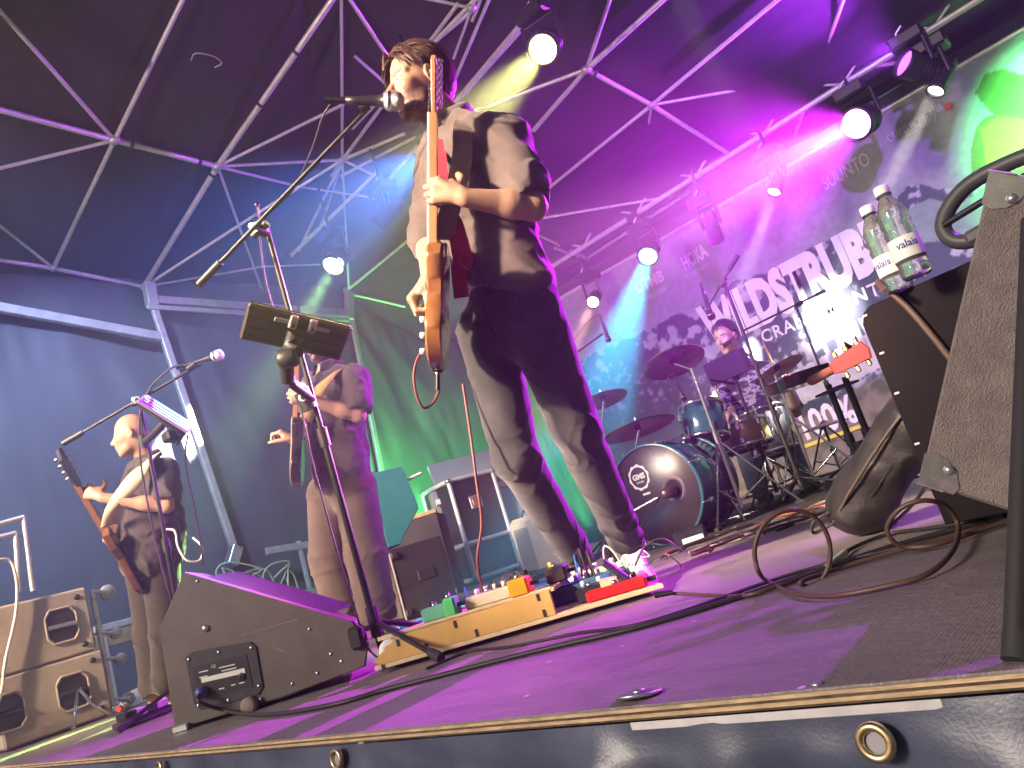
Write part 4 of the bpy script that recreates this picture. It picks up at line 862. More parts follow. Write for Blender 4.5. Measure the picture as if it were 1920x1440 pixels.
# ---- bass player
B_ = dict(head=sight(246, 816, 4.52), neck=sight(277, 868, 4.55), pel=sight(285, 1040, 4.5), shL=sight(308, 886, 4.42), shR=sight(262, 890, 4.74), elL=sight(312, 948, 4.3), wrL=sight(192, 933, 4.2), elR=sight(262, 972, 4.78), wrR=sight(218, 985, 4.6),
         hipL=sight(300, 1062, 4.45), hipR=sight(272, 1066, 4.6), knL=sight(312, 1185, 4.38), knR=sight(282, 1190, 4.5), ankL=sight(312, 1288, 4.38), ankR=sight(288, 1300, 4.42))
bf = (-rH*.9-fH*.42)
hbL = hand_chains(B_['wrL'], -RI*.9+UI*.4, FW*.7-RI*.5, UI, (.7, 1.0, .7), (.2, .7, .5)); hbR = hand_chains(B_['wrR'], -RI*.7-UI*.6, RI*.6+FW*.3, UI, (.6, .9, .6))
bass_man, _, _ = person('bald bass player in dark shirt facing left at the left of the stage', B_, (.4, .235, .155), dict(beard=None, stubble=.35, brow=(.3, .2, .12)), [hbL, hbR], .9, bf, (-rH*.93-fH*.36-ZU*.05), ZU, fabric('dark_plum_shirt', (.05, .04, .043), .3), fabric('dark_brown_trousers', (.033, .026, .023), .25),
    fat=.045, fine=.0065, step=.013, sleeve=(.78, .8), sleeve_r=(.082, .08), leg_r=(.11, .088, .072), fold=.009, seedk=40, torso_k=1.08, jaw=.006)
shoe('shoe', bass_man, on_z(318, 1300, 0), on_z(318, 1300, 0)+V(-.16, -.24, 0), ZU, WSHOE, WSOLE); shoe('shoe', bass_man, on_z(300, 1302, 0)+V(-.08, .05, 0), on_z(300, 1302, 0)+V(-.26, -.18, 0), ZU, mat('tan_suede', (.42, .27, .15), .8), WSOLE)
# white in-ear lead on his back
MB().tube(bez([sight(312, 992, 4.25), sight(328, 996, 4.25), sight(334, 1025, 4.25), sight(350, 1050, 4.25), sight(375, 1050, 4.3), sight(378, 1025, 4.35), sight(362, 1008, 4.4)], 40), .006, 6).build('in_ear_lead', WHITE_PAINT, bass_man)
bass_strap_m = fabric('cream_strap', (.6, .48, .33), .12, .7, 12)
bass = thing('bass_guitar', 'bass guitar with dark headstock held by the bald player', 'bass guitar', sight(215, 1010, 4.3))
b0, b1 = sight(222, 1018, 4.34), sight(118, 845, 4.12); bz = (b1-b0).normalized(); bn = (-RI*.8+UI*.35-FW*.45); bn = (bn-bz*bn.dot(bz)).normalized(); bx = bn.cross(bz); BL = (b1-b0).length
def bpt(h, n_, x): return b0+bz*h+bn*n_+bx*x
sgn = 1
MB().prism([(-.32, 0), (-.28, .12), (-.2, .17), (-.1, .14), (-.04, .12), (.06, .15), (.1, .13), (.05, .05), (.02, .03), (.02, -.03), (.14, -.07), (.12, -.14), (.03, -.15), (-.05, -.12), (-.14, -.15), (-.24, -.16), (-.3, -.1)], bpt(0, -.02, 0), bz, bx, bn, .042, .006).build('body', mat('bass_sunburst', (.12, .05, .03), .25, 0, .5, 5, coat=.5), bass)
MB().prism([(-.08, .034), (-.08, -.034), (BL-.2, -.024), (BL-.2, .024)], bpt(0, .012, 0), bz, bx, bn, .026, .004).build('neck', mat('bass_neck_wood', (.25, .12, .07), .35, 0, .2, 9, coat=.3), bass)
bh = MB().prism([(BL-.21, .024), (BL-.21, -.024), (BL-.17, -.05), (BL-.03, -.06), (BL+.02, -.02), (BL+.01, .05), (BL-.15, .045)], bpt(0, .008, 0), bz, bx, bn, .02, .003).build('headstock', mat('bass_headstock', (.03, .03, .05), .3, coat=.5), bass)
for q in range(4):
    for s_ in (-1,):
        h = BL-.03-.04*q; MB().lathe([(0, 0), (.013, 0), (.012, .03), (0, .03)], bpt(h, .026, -.015), bn, 10).build('tuner_post', NICKEL, bh); MB().box(bpt(h, .012, .075), (.04, .028, .01), rotmat(bx, bz, bn), .004).build('tuner_key', NICKEL, bh); MB().tube([bpt(h, .012, .04), bpt(h, .012, .075)], .005, 6).build('tuner_shaft', NICKEL, bh)
    MB().tube([bpt(-.22, .05, -.028+.018*q), bpt(BL-.03-.04*q, .04, -.012)], .0018, 4).build('string', NICKEL, bass)
MB().lathe([(0, 0), (.014, 0), (.013, .024), (0, .025)], bpt(-.25, .022, .09), bn, 10).build('knob', NICKEL, bass)
ribbon('strap', bez([sight(292, 852, 4.48), sight(272, 872, 4.3), sight(240, 915, 4.22), sight(212, 958, 4.2), sight(204, 985, 4.25)], 40), .085, RI*.7+FW*.3+UI*.5, .006, bass_strap_m, bass)

# ---- guitarist behind the tablet
G2 = dict(head=sight(598, 640, 4.36), neck=sight(618, 694, 4.36), pel=sight(640, 885, 4.28), shL=sight(664, 712, 4.2), shR=sight(588, 728, 4.5), elL=sight(672, 778, 4.12), wrL=sight(580, 750, 4.02), elR=sight(592, 800, 4.5), wrR=sight(552, 826, 4.32),
         hipL=sight(665, 915, 4.22), hipR=sight(615, 925, 4.36), knL=sight(686, 1040, 4.15), knR=sight(618, 1050, 4.3), ankL=sight(708, 1150, 4.12), ankR=sight(650, 1165, 4.25))
gf = (-rH*.75-fH*.66)
hgL = hand_chains(G2['wrL'], -RI*.95+UI*.2, FW*.8-RI*.3, UI, (.7, 1., .7), (.2, .7, .5)); hgR = hand_chains(G2['wrR'], -RI*.85+UI*.55, RI*.5-UI*.4, -FW, (.8, 1.1, .8), (.6, .4, .5))
guit_man, _, _ = person('guitarist in dark short-sleeved shirt and brown trousers, face hidden by the tablet', G2, (.48, .29, .2), dict(beard=(.12, .08, .06)), [hgL, hgR], .9, gf, (-rH*.6-fH*.75-ZU*.1), ZU, fabric('dark_violet_shirt', (.062, .05, .055), .3), fabric('taupe_trousers', (.08, .058, .048), .2),
    fine=.0065, step=.012, sleeve=(.72, .72), sleeve_r=(.085, .09), leg_r=(.118, .112, .105), fold=.009, seedk=70, torso_k=1.12)
hair_obj(guit_man, G2['head'], (-rH*.6-fH*.75-ZU*.1), ZU, .9, (.05, .03, .02), lambda x, y, z: z > .07 or (x < -.02 and z > -.05), 250, lambda x, y, z: .05, .004, lambda x, y, z: (-.6, .1, -.5, .1), 9, .008, [((.045, 0, .085), (1, 0, -.55)), ((.01, 0, .02), (.9, 0, -1.)), ((-.03, 0, -.05), (.2, 0, -1))])
shoe('shoe', guit_man, on_z(728, 1168, 0), on_z(728, 1168, 0)+V(.05, -.29, 0), ZU, mat('dark_shoe', (.03, .028, .035), .5), RUBBER); shoe('shoe', guit_man, on_z(690, 1180, 0)+V(-.1, 0, 0), on_z(690, 1180, 0)+V(-.15, -.28, 0), ZU, mat('dark_shoe', (.03, .028, .035), .5), RUBBER)
g2 = thing('electric_guitar', 'black electric guitar with pale binding held edge-on by the guitarist behind the tablet', 'electric guitar', sight(560, 900, 4.1))
a0, a1 = sight(556, 912, 4.08), sight(562, 640, 4.18); az = (a1-a0).normalized(); an = -RI*.96-FW*.2; an = (an-az*an.dot(az)).normalized(); ax_ = an.cross(az); AL = .98
def apt(h, n_, x): return a0+az*h+an*n_+ax_*x
auto(MB().prism([(a, b) for a, b in out], apt(0, -.03, 0), az, ax_, an, .05, .006).build('body', mat('black_lacquer', (.02, .015, .02), .2, coat=.8), g2))
MB().prism([(a*.995+.001, b*.99) for a, b in out], apt(0, .0205, 0), az, ax_, an, .006).build('binding', mat('cream_binding', (.7, .58, .42), .4), g2)
MB().prism([(.3, .03), (.3, -.03), (.8, -.022), (.8, .022)], apt(0, .002, 0), az, ax_, an, .024, .004).build('neck', WOODM, g2)
MB().prism([(.8, .022), (.8, -.022), (.84, -.035), (.97, -.04), (.98, .03), (.84, .035)], apt(0, .002, 0), az, ax_, an, .016, .003).build('headstock', FRETB, g2)
ribbon('strap', bez([sight(640, 690, 4.25), sight(615, 712, 4.1), sight(590, 745, 4.05), sight(572, 790, 4.05)], 40), .07, RI*.8+UI*.4, .006, mat('tan_strap', (.4, .26, .1), .7, 0, .2, 12), g2)

# ---- drummer, seated
D5 = 5.75
D_r = dict(head=sight(1362, 634, D5), neck=sight(1392, 684, D5+.03), pel=sight(1432, 812, D5+.12), shL=sight(1440, 698, D5-.05), shR=sight(1350, 728, D5+.12), elL=sight(1492, 772, D5-.15), wrL=sight(1478, 728, D5-.32), elR=sight(1352, 790, D5-.12), wrR=sight(1372, 768, D5-.35),
           hipL=sight(1456, 822, D5+.06), hipR=sight(1408, 832, D5+.14), knL=sight(1474, 800, D5-.4), knR=sight(1395, 835, D5-.35), ankL=sight(1506, 895, D5-.45), ankR=sight(1420, 915, D5-.45))
df = (-rH*.55-fH*.83); dhf = (-rH*.72-fH*.66-ZU*.08)
hdL = hand_chains(D_r['wrL'], UI*.8-RI*.35, -FW*.5-RI*.7, RI*.3-FW, (.9, 1.1, .8)); hdR = hand_chains(D_r['wrR'], -RI*.6-UI*.3-FW*.5, -UI*.7, RI*.5-FW*.3, (.9, 1.1, .8))
drum_man, _, _ = person('drummer with headset microphone sitting behind the drum kit', D_r, (.6, .4, .32), dict(beard=None, stubble=.15, brow=(.05, .03, .03)), [hdL, hdR], .93, df, dhf, ZU, mat('plaid_flannel', (.06, .04, .07), .9, 0, .3, 9, stops=((.42, (.035, .025, .045)), (.5, (.05, .04, .06)), (.56, (.5, .47, .5)), (.62, (.05, .04, .06))), aniso=(1, 1, 2.2)), fabric('blue_jeans', (.13, .17, .24), .25),
    fine=.007, step=.014, sleeve=(.9, .9), sleeve_r=(.075, .075), leg_r=(.09, .078, .07), fold=.009, seedk=90)
hair_obj(drum_man, D_r['head'], dhf, ZU, .93, (.025, .017, .02), lambda x, y, z: z > .07 or (x < -.02 and z > -.04), 260, lambda x, y, z: .045, .004, lambda x, y, z: (-.3, .1, .3, .0), 12, .012, [((.05, 0, .085), (1, 0, -.6)), ((.012, 0, .025), (.9, 0, -1.)), ((-.03, 0, -.04), (.2, 0, -1))])
f_, l_, u_ = head_axes(dhf, ZU); hc_ = D_r['head']
hm_ = MB().tube(bez([hc_+(l_*.09-u_*.0)*.93, hc_+(l_*.085+f_*.06-u_*.03)*.93, hc_+(l_*.055+f_*.115-u_*.055)*.93], 10), .004, 6).build('headset_boom', BLACK_PLASTIC, drum_man)
MB().tube([hc_+(l_*.075+f_*.09-u_*.045)*.93, hc_+(l_*.03+f_*.135-u_*.062)*.93], .015, 10).build('headset_capsule', BLACK_PLASTIC, hm_)
shoe('shoe', drum_man, D_r['ankL']-ZU*.08+fH*.06, D_r['ankL']-ZU*.1-fH*.22, ZU, mat('dark_shoe', (.03, .028, .035), .5), RUBBER)
shoe('shoe', drum_man, D_r['ankR']-ZU*.08+fH*.06, D_r['ankR']-ZU*.1-fH*.22, ZU, mat('dark_shoe', (.03, .028, .035), .5), RUBBER)
STICK = mat('hickory', (.55, .38, .2), .5)
for h_, e_, lab in ((hdL, sight(1430, 640, D5-.45), 'drumstick raised in the drummer left hand'), (hdR, sight(1330, 690, D5-.45), 'drumstick in the drummer right hand')):
    c = h_[1][1][0][2]; d = (e_-c).normalized(); tag(MB().tube([c-d*.1, c+d*.2, c+d*.29, c+d*.3], [.0075, .0075, .0045, .003], 8).build('drumstick', STICK), lab, 'drumstick')

# ------------------------------------------------------------------ microphone stands
def tripod(parent, base, hub, reach, heads, m_, r_=.009, rub=RUBBER):
    base = V(base)
    MB().tube([base+ZU*(hub-.05), base+ZU*(hub+.05)], .022, 10).build('leg_hub', BLACK_PLASTIC if m_ is not CHROME else m_, parent)
    for a in heads:
        e = base+V(math.cos(a), math.sin(a), 0)*reach; e.z = .018; g = MB().tube([base+ZU*hub, e], r_, 8).build('leg', m_, parent)
        d = (e-base-ZU*hub).normalized(); MB().tube([e-d*.05, e-d*.012, e+d*.012], [.013, .017, .015], 10).build('rubber_foot', rub, g)
MIC_GRILLE = mat('mic_grille', (.5, .49, .48), .35, .85, .2, 300, .6, 500); MIC_BODY = mat('mic_body', (.035, .033, .04), .35, .4)
def microphone(label, tip, tail, grille=MIC_GRILLE, k=1.):
    tip, tail = V(tip), V(tail); d = (tip-tail).normalized(); L = (tip-tail).length
    m = thing('microphone', label, 'microphone', tail)
    MB().lathe([(0, 0), (.0105*k, 0), (.0115*k, .03*k), (.0145*k, L*.5), (.0185*k, L-.052*k), (.022*k, L-.05*k)], tail, d, 18).build('handle', MIC_BODY, m)
    MB().lathe([(.0185*k, L-.054*k), (.0255*k, L-.047*k), (.0262*k, L-.04*k), (.0262*k, L-.036*k), (.0268*k, L-.02*k), (.0225*k, L-.006*k), (.012*k, L), (0, L+.001)], tail, d, 20).build('grille', grille, m)
    MB().lathe([(.0268*k, L-.042*k), (.0278*k, L-.038*k), (.0268*k, L-.034*k)], tail, d, 20).build('ring', NICKEL, m)
    MB().tube([tail-d*.055*k, tail+d*.01], [.0085*k, .0095*k], 10).build('plug', BLACK_METAL, m); return m
def boom_stand(label, base, top, boom_a, boom_b, heads, m_=BLACK_METAL, hub=.14, reach=.3, pole_r=.0095, name='microphone_stand', group='microphone stands'):
    base, top, boom_a, boom_b = V(base), V(top), V(boom_a), V(boom_b)
    s = thing(name, label, 'mic stand', (base.x, base.y, 0), group)
    bb = V(base.x, base.y, 0); tripod(s, bb, hub, reach, heads, m_)
    MB().tube([bb+ZU*.06, lerp(bb, top, .52)], pole_r*1.3, 12).build('lower_tube', m_, s); MB().tube([lerp(bb, top, .5), top], pole_r, 12).build('upper_tube', m_, s)
    d = (top-bb).normalized(); c = lerp(bb, top, .52); MB().tube([c-d*.035, c+d*.03], .019, 10).build('height_clutch', BLACK_PLASTIC, s)
    bd = (boom_b-boom_a).normalized(); MB().tube([boom_a+bd*.1, boom_b], .0075, 10).build('boom', m_, s); MB().tube([boom_a, boom_a+bd*.11], .0145, 10).build('counterweight', BLACK_PLASTIC, s)
    p = top+ (boom_a+bd*(top-boom_a).dot(bd)-top)*.5
    sd = bd.cross(ZU).normalized(); MB().tube([p-sd*.028, p+sd*.028], .019, 12).build('boom_clutch', BLACK_PLASTIC, s); MB().tube([p+sd*.02, p+sd*.05], .008, 8).build('wing_screw', STEEL, s)
    MB().tube([p-bd*.035, p+bd*.035], .014, 10).build('boom_sleeve', BLACK_PLASTIC, s); return s, p, bd
mb_ = sight(716, 1218, 2.56); mb_ = V(mb_.x, mb_.y, 0); mt = sight(501, 432, 2.66)
fa = on_z(826, 1243, .0); ha = math.atan2(fa.y-mb_.y, fa.x-mb_.x)
ms, mp_, mbd = boom_stand('tall black boom stand in front of the singer with tablet clamp', mb_, mt, sight(374, 533, 2.62), sight(690, 203, 2.44), (ha, ha+1.35, 2.05), hub=.16, reach=(fa-mb_).length)
microphone('vocal microphone at the singer mouth', sight(757, 190, 2.42), sight(648, 188, 2.40), k=1.15)
MB().tube([sight(676, 206, 2.42), sight(690, 196, 2.42)], .017, 10).build('mic_clip', BLACK_PLASTIC, ms)
q = sight(482, 384, 2.6); MB().tube([sight(487, 412, 2.62), q], .004, 6).build('tee_screw', STEEL, ms); MB().lathe([(0, -.012), (.011, 0), (0, .012)], q, ZU, 10).build('screw_knob', BLACK_PLASTIC, ms)
vc = thing('microphone_cable', 'black microphone cable looping down from the singer microphone along its stand', 'cable', sight(560, 400, 2.55))
MB().tube(bez([sight(640, 186, 2.4), sight(622, 194, 2.4), sight(604, 222, 2.42), sight(585, 280, 2.48), sight(552, 352, 2.56), sight(510, 395, 2.62), sight(487, 420, 2.66), sight(497, 520, 2.66), sight(512, 575, 2.66), sight(548, 690, 2.64), sight(585, 860, 2.62), sight(628, 1020, 2.6), sight(668, 1150, 2.57), sight(690, 1215, 2.54), sight(735, 1246, 2.5), sight(800, 1252, 2.42)], 110), .0033, 6).build('cord', CABLE, vc)
# tablet in its clamp
def tablet(label, c4, arm_pts, th=.018, face=None, m_=None):
    t = thing('tablet_holder', label, 'tablet', c4[3]); a, b, c, d = [V(p) for p in c4]; o = d; ex = (c-d); W = ex.length; ex = ex/W; ey = a-d; ey = (ey-ex*ey.dot(ex)); Hh = ey.length; ey = ey/Hh; ez = ex.cross(ey); R3 = rotmat(ex, ey, ez)
    mid = o+ex*W/2+ey*Hh/2
    MB().box(mid, (W, Hh, th), R3, .008).build('case_back', m_ or mat('dark_plum_case', (.045, .026, .03), .5, 0, .3, 15, .15, 300), t)
    for k in (.18, .42, .68): MB().box(o+ex*W/2+ey*Hh*k+ez*(th/2+.001), (W*.86, .004, .003), R3).build('groove_rib', BLACK_PLASTIC, t)
    MB().box(mid-ez*(th/2+.003), (W*.96, Hh*.96, .004), R3).build('screen', mat('tablet_screen', (.03, .03, .035), .1), t)
    return t, o, ex, ey, ez, W, Hh
tc4 = (sight(484, 570, 2.34), sight(668, 620, 2.46), sight(640, 676, 2.52), sight(448, 634, 2.40))
tb, o, ex, ey, ez, W, Hh = tablet('dark folded tablet in a clamp on the front microphone stand', tc4, None)
if ez.dot(FW) > 0: ez = -ez
for k in (.44, .62):
    p = o+ex*W*k+ey*Hh*.82+ez*.016; MB().box(p, (.026, .05, .012), rotmat(ex, ey, ez), .005).build('clamp_jaw', mat('grey_plastic', (.28, .25, .24), .5), tb); MB().lathe([(0, 0), (.008, 0), (.007, .005), (0, .006)], p+ez*.006-ey*.008, ez, 12).build('screw', BLACK_METAL, tb)
for k in (.34, .72): MB().box(o+ex*W*k+ey*Hh*.78+ez*.012, (.05, .016, .006), rotmat(ex, ey, ez), .003).build('slider', mat('grey_plastic', (.28, .25, .24), .5), tb)
MB().tube([o+ex*W*.5+ey*Hh*.5+ez*.012, o+ex*W*.46+ey*Hh*.2+ez*.03, sight(560, 660, 2.36)], [.03, .02, .018], 12).build('swivel_arm', BLACK_PLASTIC, tb)
MB().lathe([(0, -.03), (.024, -.03), (.03, -.02), (.03, .02), (.024, .03), (0, .03)], sight(540, 672, 2.36), RI*.9+UI*.2, 20).build('swivel_knob', BLACK_PLASTIC, tb)
MB().tube([sight(534, 660, 2.37), sight(540, 715, 2.42)], [.026, .022], 12).build('joint', BLACK_PLASTIC, tb); MB().tube([sight(538, 700, 2.42), sight(549, 722, 2.44), sight(585, 748, 2.56)], [.012, .014, .014], 10).build('arm', BLACK_PLASTIC, tb)
MB().tube([sight(566, 735, 2.6), sight(582, 768, 2.6)], .028, 12).build('pole_clamp', BLACK_PLASTIC, tb)
MB().lathe([(.009, 0), (.014, .0), (.014, .003), (.009, .003)], sight(568, 745, 2.565), -FW, 20).build('clamp_badge', mat('pale_mark', (.75, .75, .72), .5), tb)
MB().tube([sight(540, 712, 2.43), sight(575, 728, 2.55)], .0085, 8).build('green_band', mat('mint_tape', (.25, .7, .5), .5), tb)
# bass player's stand, mic and tablet
bb_ = sight(338, 1180, 3.55); bt = sight(262, 752, 3.62)
bs, bp2, _ = boom_stand('black boom stand with tablet in front of the bass player', V(bb_.x, bb_.y, 0), bt, sight(118, 832, 3.6), sight(380, 680, 3.62), (.4, 2.5, -1.6), reach=.32)
microphone('vocal microphone pointing right above the bass player', sight(418, 663, 3.62), sight(352, 684, 3.62), mat('pale_grille', (.75, .74, .75), .4, .6, .1, 300, .5, 500))
MB().tube([sight(353, 692, 3.62), sight(366, 682, 3.62)], .019, 8).build('mic_clip', BLACK_PLASTIC, bs)
MB().tube(bez([sight(345, 684, 3.6), sight(322, 690, 3.6), sight(292, 715, 3.6), sight(278, 735, 3.6), sight(264, 760, 3.6), sight(262, 850, 3.58), sight(280, 960, 3.57), sight(300, 1050, 3.56), sight(322, 1130, 3.54)], 50), .005, 6).build('clipped_cable', CABLE, bs)
t2_, o, ex, ey, ez, W, Hh = tablet('pale grey tablet tilted on the bass player stand', (sight(272, 740, 3.5), sight(362, 804, 3.55), sight(352, 812, 3.42), sight(255, 752, 3.36)), None, .014, None, mat('pale_tablet_back', (.42, .41, .42), .4, .3))
MB().tube([sight(262, 758, 3.5), sight(345, 815, 3.5), sight(330, 832, 3.5)], [.014, .02, .012], 8).build('holder_bar', BLACK_PLASTIC, t2_); MB().tube([sight(310, 790, 3.5), sight(290, 812, 3.52), sight(272, 828, 3.58)], .018, 8).build('swivel_arm', BLACK_PLASTIC, t2_); MB().box(sight(322, 818, 3.5), (.07, .07, .05), None, .01).build('holder_grip', BLACK_PLASTIC, t2_)
MB().tube([sight(268, 815, 3.6), sight(272, 840, 3.6)], .026, 10).build('pole_clamp', BLACK_PLASTIC, t2_)
MB().tube(bez([sight(352, 815, 3.5), sight(348, 870, 3.55), sight(370, 980, 3.6), sight(382, 1060, 3.6)], 30), .0045, 6).build('charging_cable', CABLE, t2_)

# ------------------------------------------------------------------ wedge monitor
WP = V(-2.87, 1.079, 0); WQ = V(-2.261, 1.464, 0); we = (WQ-WP).normalized(); wn_ = V(-we.y, we.x, 0)       # wn_ points away from the camera
if wn_.dot(FW) < 0: wn_ = -wn_
def wpt(px, py): p = on_plane(px, py, WP, wn_); q = p-WP; return (q.dot(we), q.z)
TOLEX = mat('wedge_paint', (.095, .075, .064), .5, 0, .25, 7, .25, 260); GRILLE = mat('steel_grille', (.03, .03, .035), .4, .6, .2, 60, .7, 300, btype='voronoi')
wedge = thing('wedge_monitor', 'black wedge floor monitor with rear connector plate at the stage edge', 'stage monitor', (WP+WQ)/2)
wpoly = [wpt(*p) for p in ((345, 1072), (298, 1180), (330, 1378), (560, 1312), (690, 1262), (692, 1205), (662, 1165))]
wpoly[2] = (0.0, .012); wpoly[3] = (.42, .012); wpoly[4] = (.722, .035)
wsk = (wn_-we*.42).normalized(); MB().prism(wpoly, WP+wn_*.0, we, ZU, wsk, .36, .006).build('cabinet', TOLEX, wedge)
a, b = wpoly[0], wpoly[6]; dx = V(b[0]-a[0], b[1]-a[1], 0); ed = (we*dx.x+ZU*dx.y).normalized(); en = ed.cross(wn_); en = en if en.z > 0 else -en
mid = WP+we*((a[0]+b[0])/2)+ZU*((a[1]+b[1])/2)+wsk*.18; MB().box(mid+en*.006, (dx.length-.16, .3, .012), rotmat(ed, wn_, en), .004).build('grille', GRILLE, wedge)
# recessed connector plate
def wp3(px, py, off=0): return on_plane(px, py, WP, wn_)-wn_*off
pr = [wpt(*p) for p in ((349, 1232), (362, 1222), (470, 1203), (481, 1212), (494, 1288), (486, 1302), (378, 1330), (366, 1322))]
MB().prism(pr, WP-wn_*.0055, we, ZU, wn_, .005, .001).build('plate_frame', BLACK_PLASTIC, wedge)
pr2 = [wpt(*p) for p in ((363, 1250), (464, 1226), (476, 1284), (378, 1314))]
pl_ = MB().prism(pr2, WP-wn_*.0072, we, ZU, wn_, .0015).build('connector_plate', mat('connector_plate', (.018, .018, .02), .35), wedge)
pe = (wp3(464, 1226)-wp3(363, 1250)).normalized(); pu = (ZU-pe*pe.z).normalized(); WM = mat('plate_print', (.72, .7, .64), .6)
c = lerp(wp3(375, 1280), wp3(467, 1251), .5)-wn_*.0082; MB().box(c, (.165, .016, .001), rotmat(pe, pu, pe.cross(pu))).build('label_strip', WM, pl_)
text_mesh('lettering', 'CE', WM, pl_, wp3(400, 1252, .0085), pe, pu, None, .010); 
for (x_, y_, w_) in ((376, 1258, .035), (420, 1248, .06), (424, 1254, .055), (376, 1268, .03), (410, 1290, .02), (432, 1283, .016), (448, 1279, .02)): MB().box(wp3(x_+8, y_, .0082), (w_, .0035, .0008), rotmat(pe, pu, pe.cross(pu))).build('print_line', WM, pl_)
MB().lathe([(.007, 0), (.0135, 0), (.0135, .003), (.007, .003)], wp3(456, 1268, .0075), -wn_, 20).build('socket', BLACK_METAL, pl_); MB().lathe([(0, 0), (.019, 0), (.019, .022), (.014, .03), (0, .032)], wp3(384, 1296, .007), -wn_, 20).build('blue_speaker_plug', mat('blue_plug', (.05, .06, .25), .4), wedge)
for p in ((356, 1236), (412, 1222), (473, 1214), (487, 1285), (430, 1312), (374, 1322), (370, 1090), (580, 1180), (620, 1226), (595, 1262), (548, 1282), (490, 1310), (640, 1240)): MB().lathe([(0, 0), (.0065, 0), (.005, .003), (0, .0035)], wp3(*p, .006 if 340 < p[0] < 495 and p[1] > 1200 else .0), -wn_, 10).build('screw', STEEL, wedge)
MB().lathe([(0, 0), (.013, 0), (.012, .006), (.006, .01), (0, .01)], wp3(386, 1178), -wn_, 14).build('rubber_stud', STEEL, wedge)
MB().lathe([(0, 0), (.028, 0), (.03, .025), (.02, .03), (0, .03)], WP+we*.3-wn_*.0+ZU*.02, -wn_, 16).build('foot', mat('worn_foot', (.2, .16, .12), .7), wedge)
MB().box(WP+we*.03+ZU*.012-wn_*.002, (.06, .03, .024), rotmat(we, wn_, ZU), .004).build('corner_cap', STEEL, wedge)
MB().box(WP+we*.72+ZU*.13, (.05, .05, .075), rotmat(we, wn_, ZU), .01).build('corner_cap', BLACK_PLASTIC, wedge)
sc_ = MB()
for a_, b_ in (((452, 1192), (560, 1160)), ((300, 1190), (310, 1205)), ((515, 1215), (535, 1222))): sc_.tube([wp3(*a_, .0004), wp3(*b_, .0004)], .0013, 4)
sc_.build('scratches', mat('scratched_paint', (.28, .24, .2), .7), wedge)
wc = thing('speaker_cable', 'thick speaker cable running from the wedge monitor along the stage edge', 'cable', on_z(900, 1230, 0))
MB().tube(bez([wp3(385, 1297, .035), wp3(396, 1308, .06), on_z(430, 1334, .02), on_z(500, 1340, .008), on_z(620, 1322, .007), on_z(720, 1294, .007), on_z(820, 1268, .007), on_z(1000, 1222, .007), on_z(1200, 1175, .007), on_z(1400, 1115, .007), on_z(1640, 1035, .007), on_z(1850, 975, .007), on_z(1990, 930, .007)], 120), .0065, 8).build('cord', CABLE, wc)

# ------------------------------------------------------------------ subwoofers on the far left
SUBP = mat('sub_paint', (.42, .35, .28), .62, 0, .15, 5, .35, 240); SUBD = mat('sub_handle', (.03, .028, .026), .45)
SX = -5.36
def cabinet_side(label, y0, y1, z0, z1, m_, handles):
    s = thing('subwoofer', label, 'subwoofer', (SX-.35, (y0+y1)/2, z0), 'subwoofers stacked at the left')
    MB().box((SX-.36, (y0+y1)/2, (z0+z1)/2), (.72, y1-y0, z1-z0), bevel=.012).build('cabinet', m_, s)
    for yc in handles:
        zc = (z0+z1)/2; poly_ = [(-.055, -.1), (.055, -.1), (.085, -.06), (.085, .06), (.055, .1), (-.055, .1), (-.085, .06), (-.085, -.06)]
        h = MB(); o = V(SX+.001, yc, zc)
        for k in range(8):
            a, b = poly_[k], poly_[(k+1) % 8]; h.tube([o+V(.004, a[0], a[1]), o+V(.004, b[0], b[1])], .008, 6)
        hd_ = h.build('handle', m_, s); MB().prism([(a*.9, b*.9) for a, b in poly_], o, V(0, 1, 0), ZU, V(1, 0, 0), .002).build('handle_recess', SUBD, hd_)
        MB().tube([o+V(.012, -.075, .0), o+V(.012, .075, -.005)], .014, 8).build('grip_bar', STEEL if zc > .4 else SUBD, hd_)
    for yc in (y1-.06,):
        for zc in (z0+.05, z1-.05): MB().lathe([(0, 0), (.018, 0), (.015, .008), (0, .009)], (SX, yc, zc), (1, 0, 0), 12).build('corner_bolt', SUBD, s)
    return s
s1 = cabinet_side('lower tan subwoofer standing on the floor at the far left', 1.12, 1.69, .012, .4, SUBP, (1.5, 1.16))
s2 = cabinet_side('upper tan subwoofer stacked on another at the far left', 1.13, 1.665, .405, .795, SUBP, (1.5,))
cart = thing('caster_frame', 'metal dolly frame with four wheels clipped to the back of the subwoofers', 'dolly', (SX-.1, 1.72, 0))
for z_, r_ in ((.73, .05), (.47, .036), (.31, .036), (.06, .04)):
    MB().lathe([(.012, -.014), (r_*.9, -.016), (r_, -.01), (r_, .01), (r_*.9, .016), (.012, .014)], (SX-.05, 1.80, z_), (1, .1, 0), 24).build('wheel', mat('grey_wheel', (.35, .36, .38), .5), cart); MB().lathe([(0, -.02), (.016, -.02), (.016, .02), (0, .02)], (SX-.05, 1.80, z_), (1, .1, 0), 14).build('hub', STEEL, cart)
    MB().tube([V(SX-.02, 1.70, z_+.03), V(SX-.03, 1.80, z_)], .012, 6).build('fork', STEEL, cart)
MB().tube([V(SX-.03, 1.705, .05), V(SX-.03, 1.705, .76)], .017, 8).build('frame_bar', STEEL, cart)
kt = thing('steel_clamp', 'small chrome clamp legs propped against the lower subwoofer handle', 'clamp', (SX+.1, 1.5, 0))
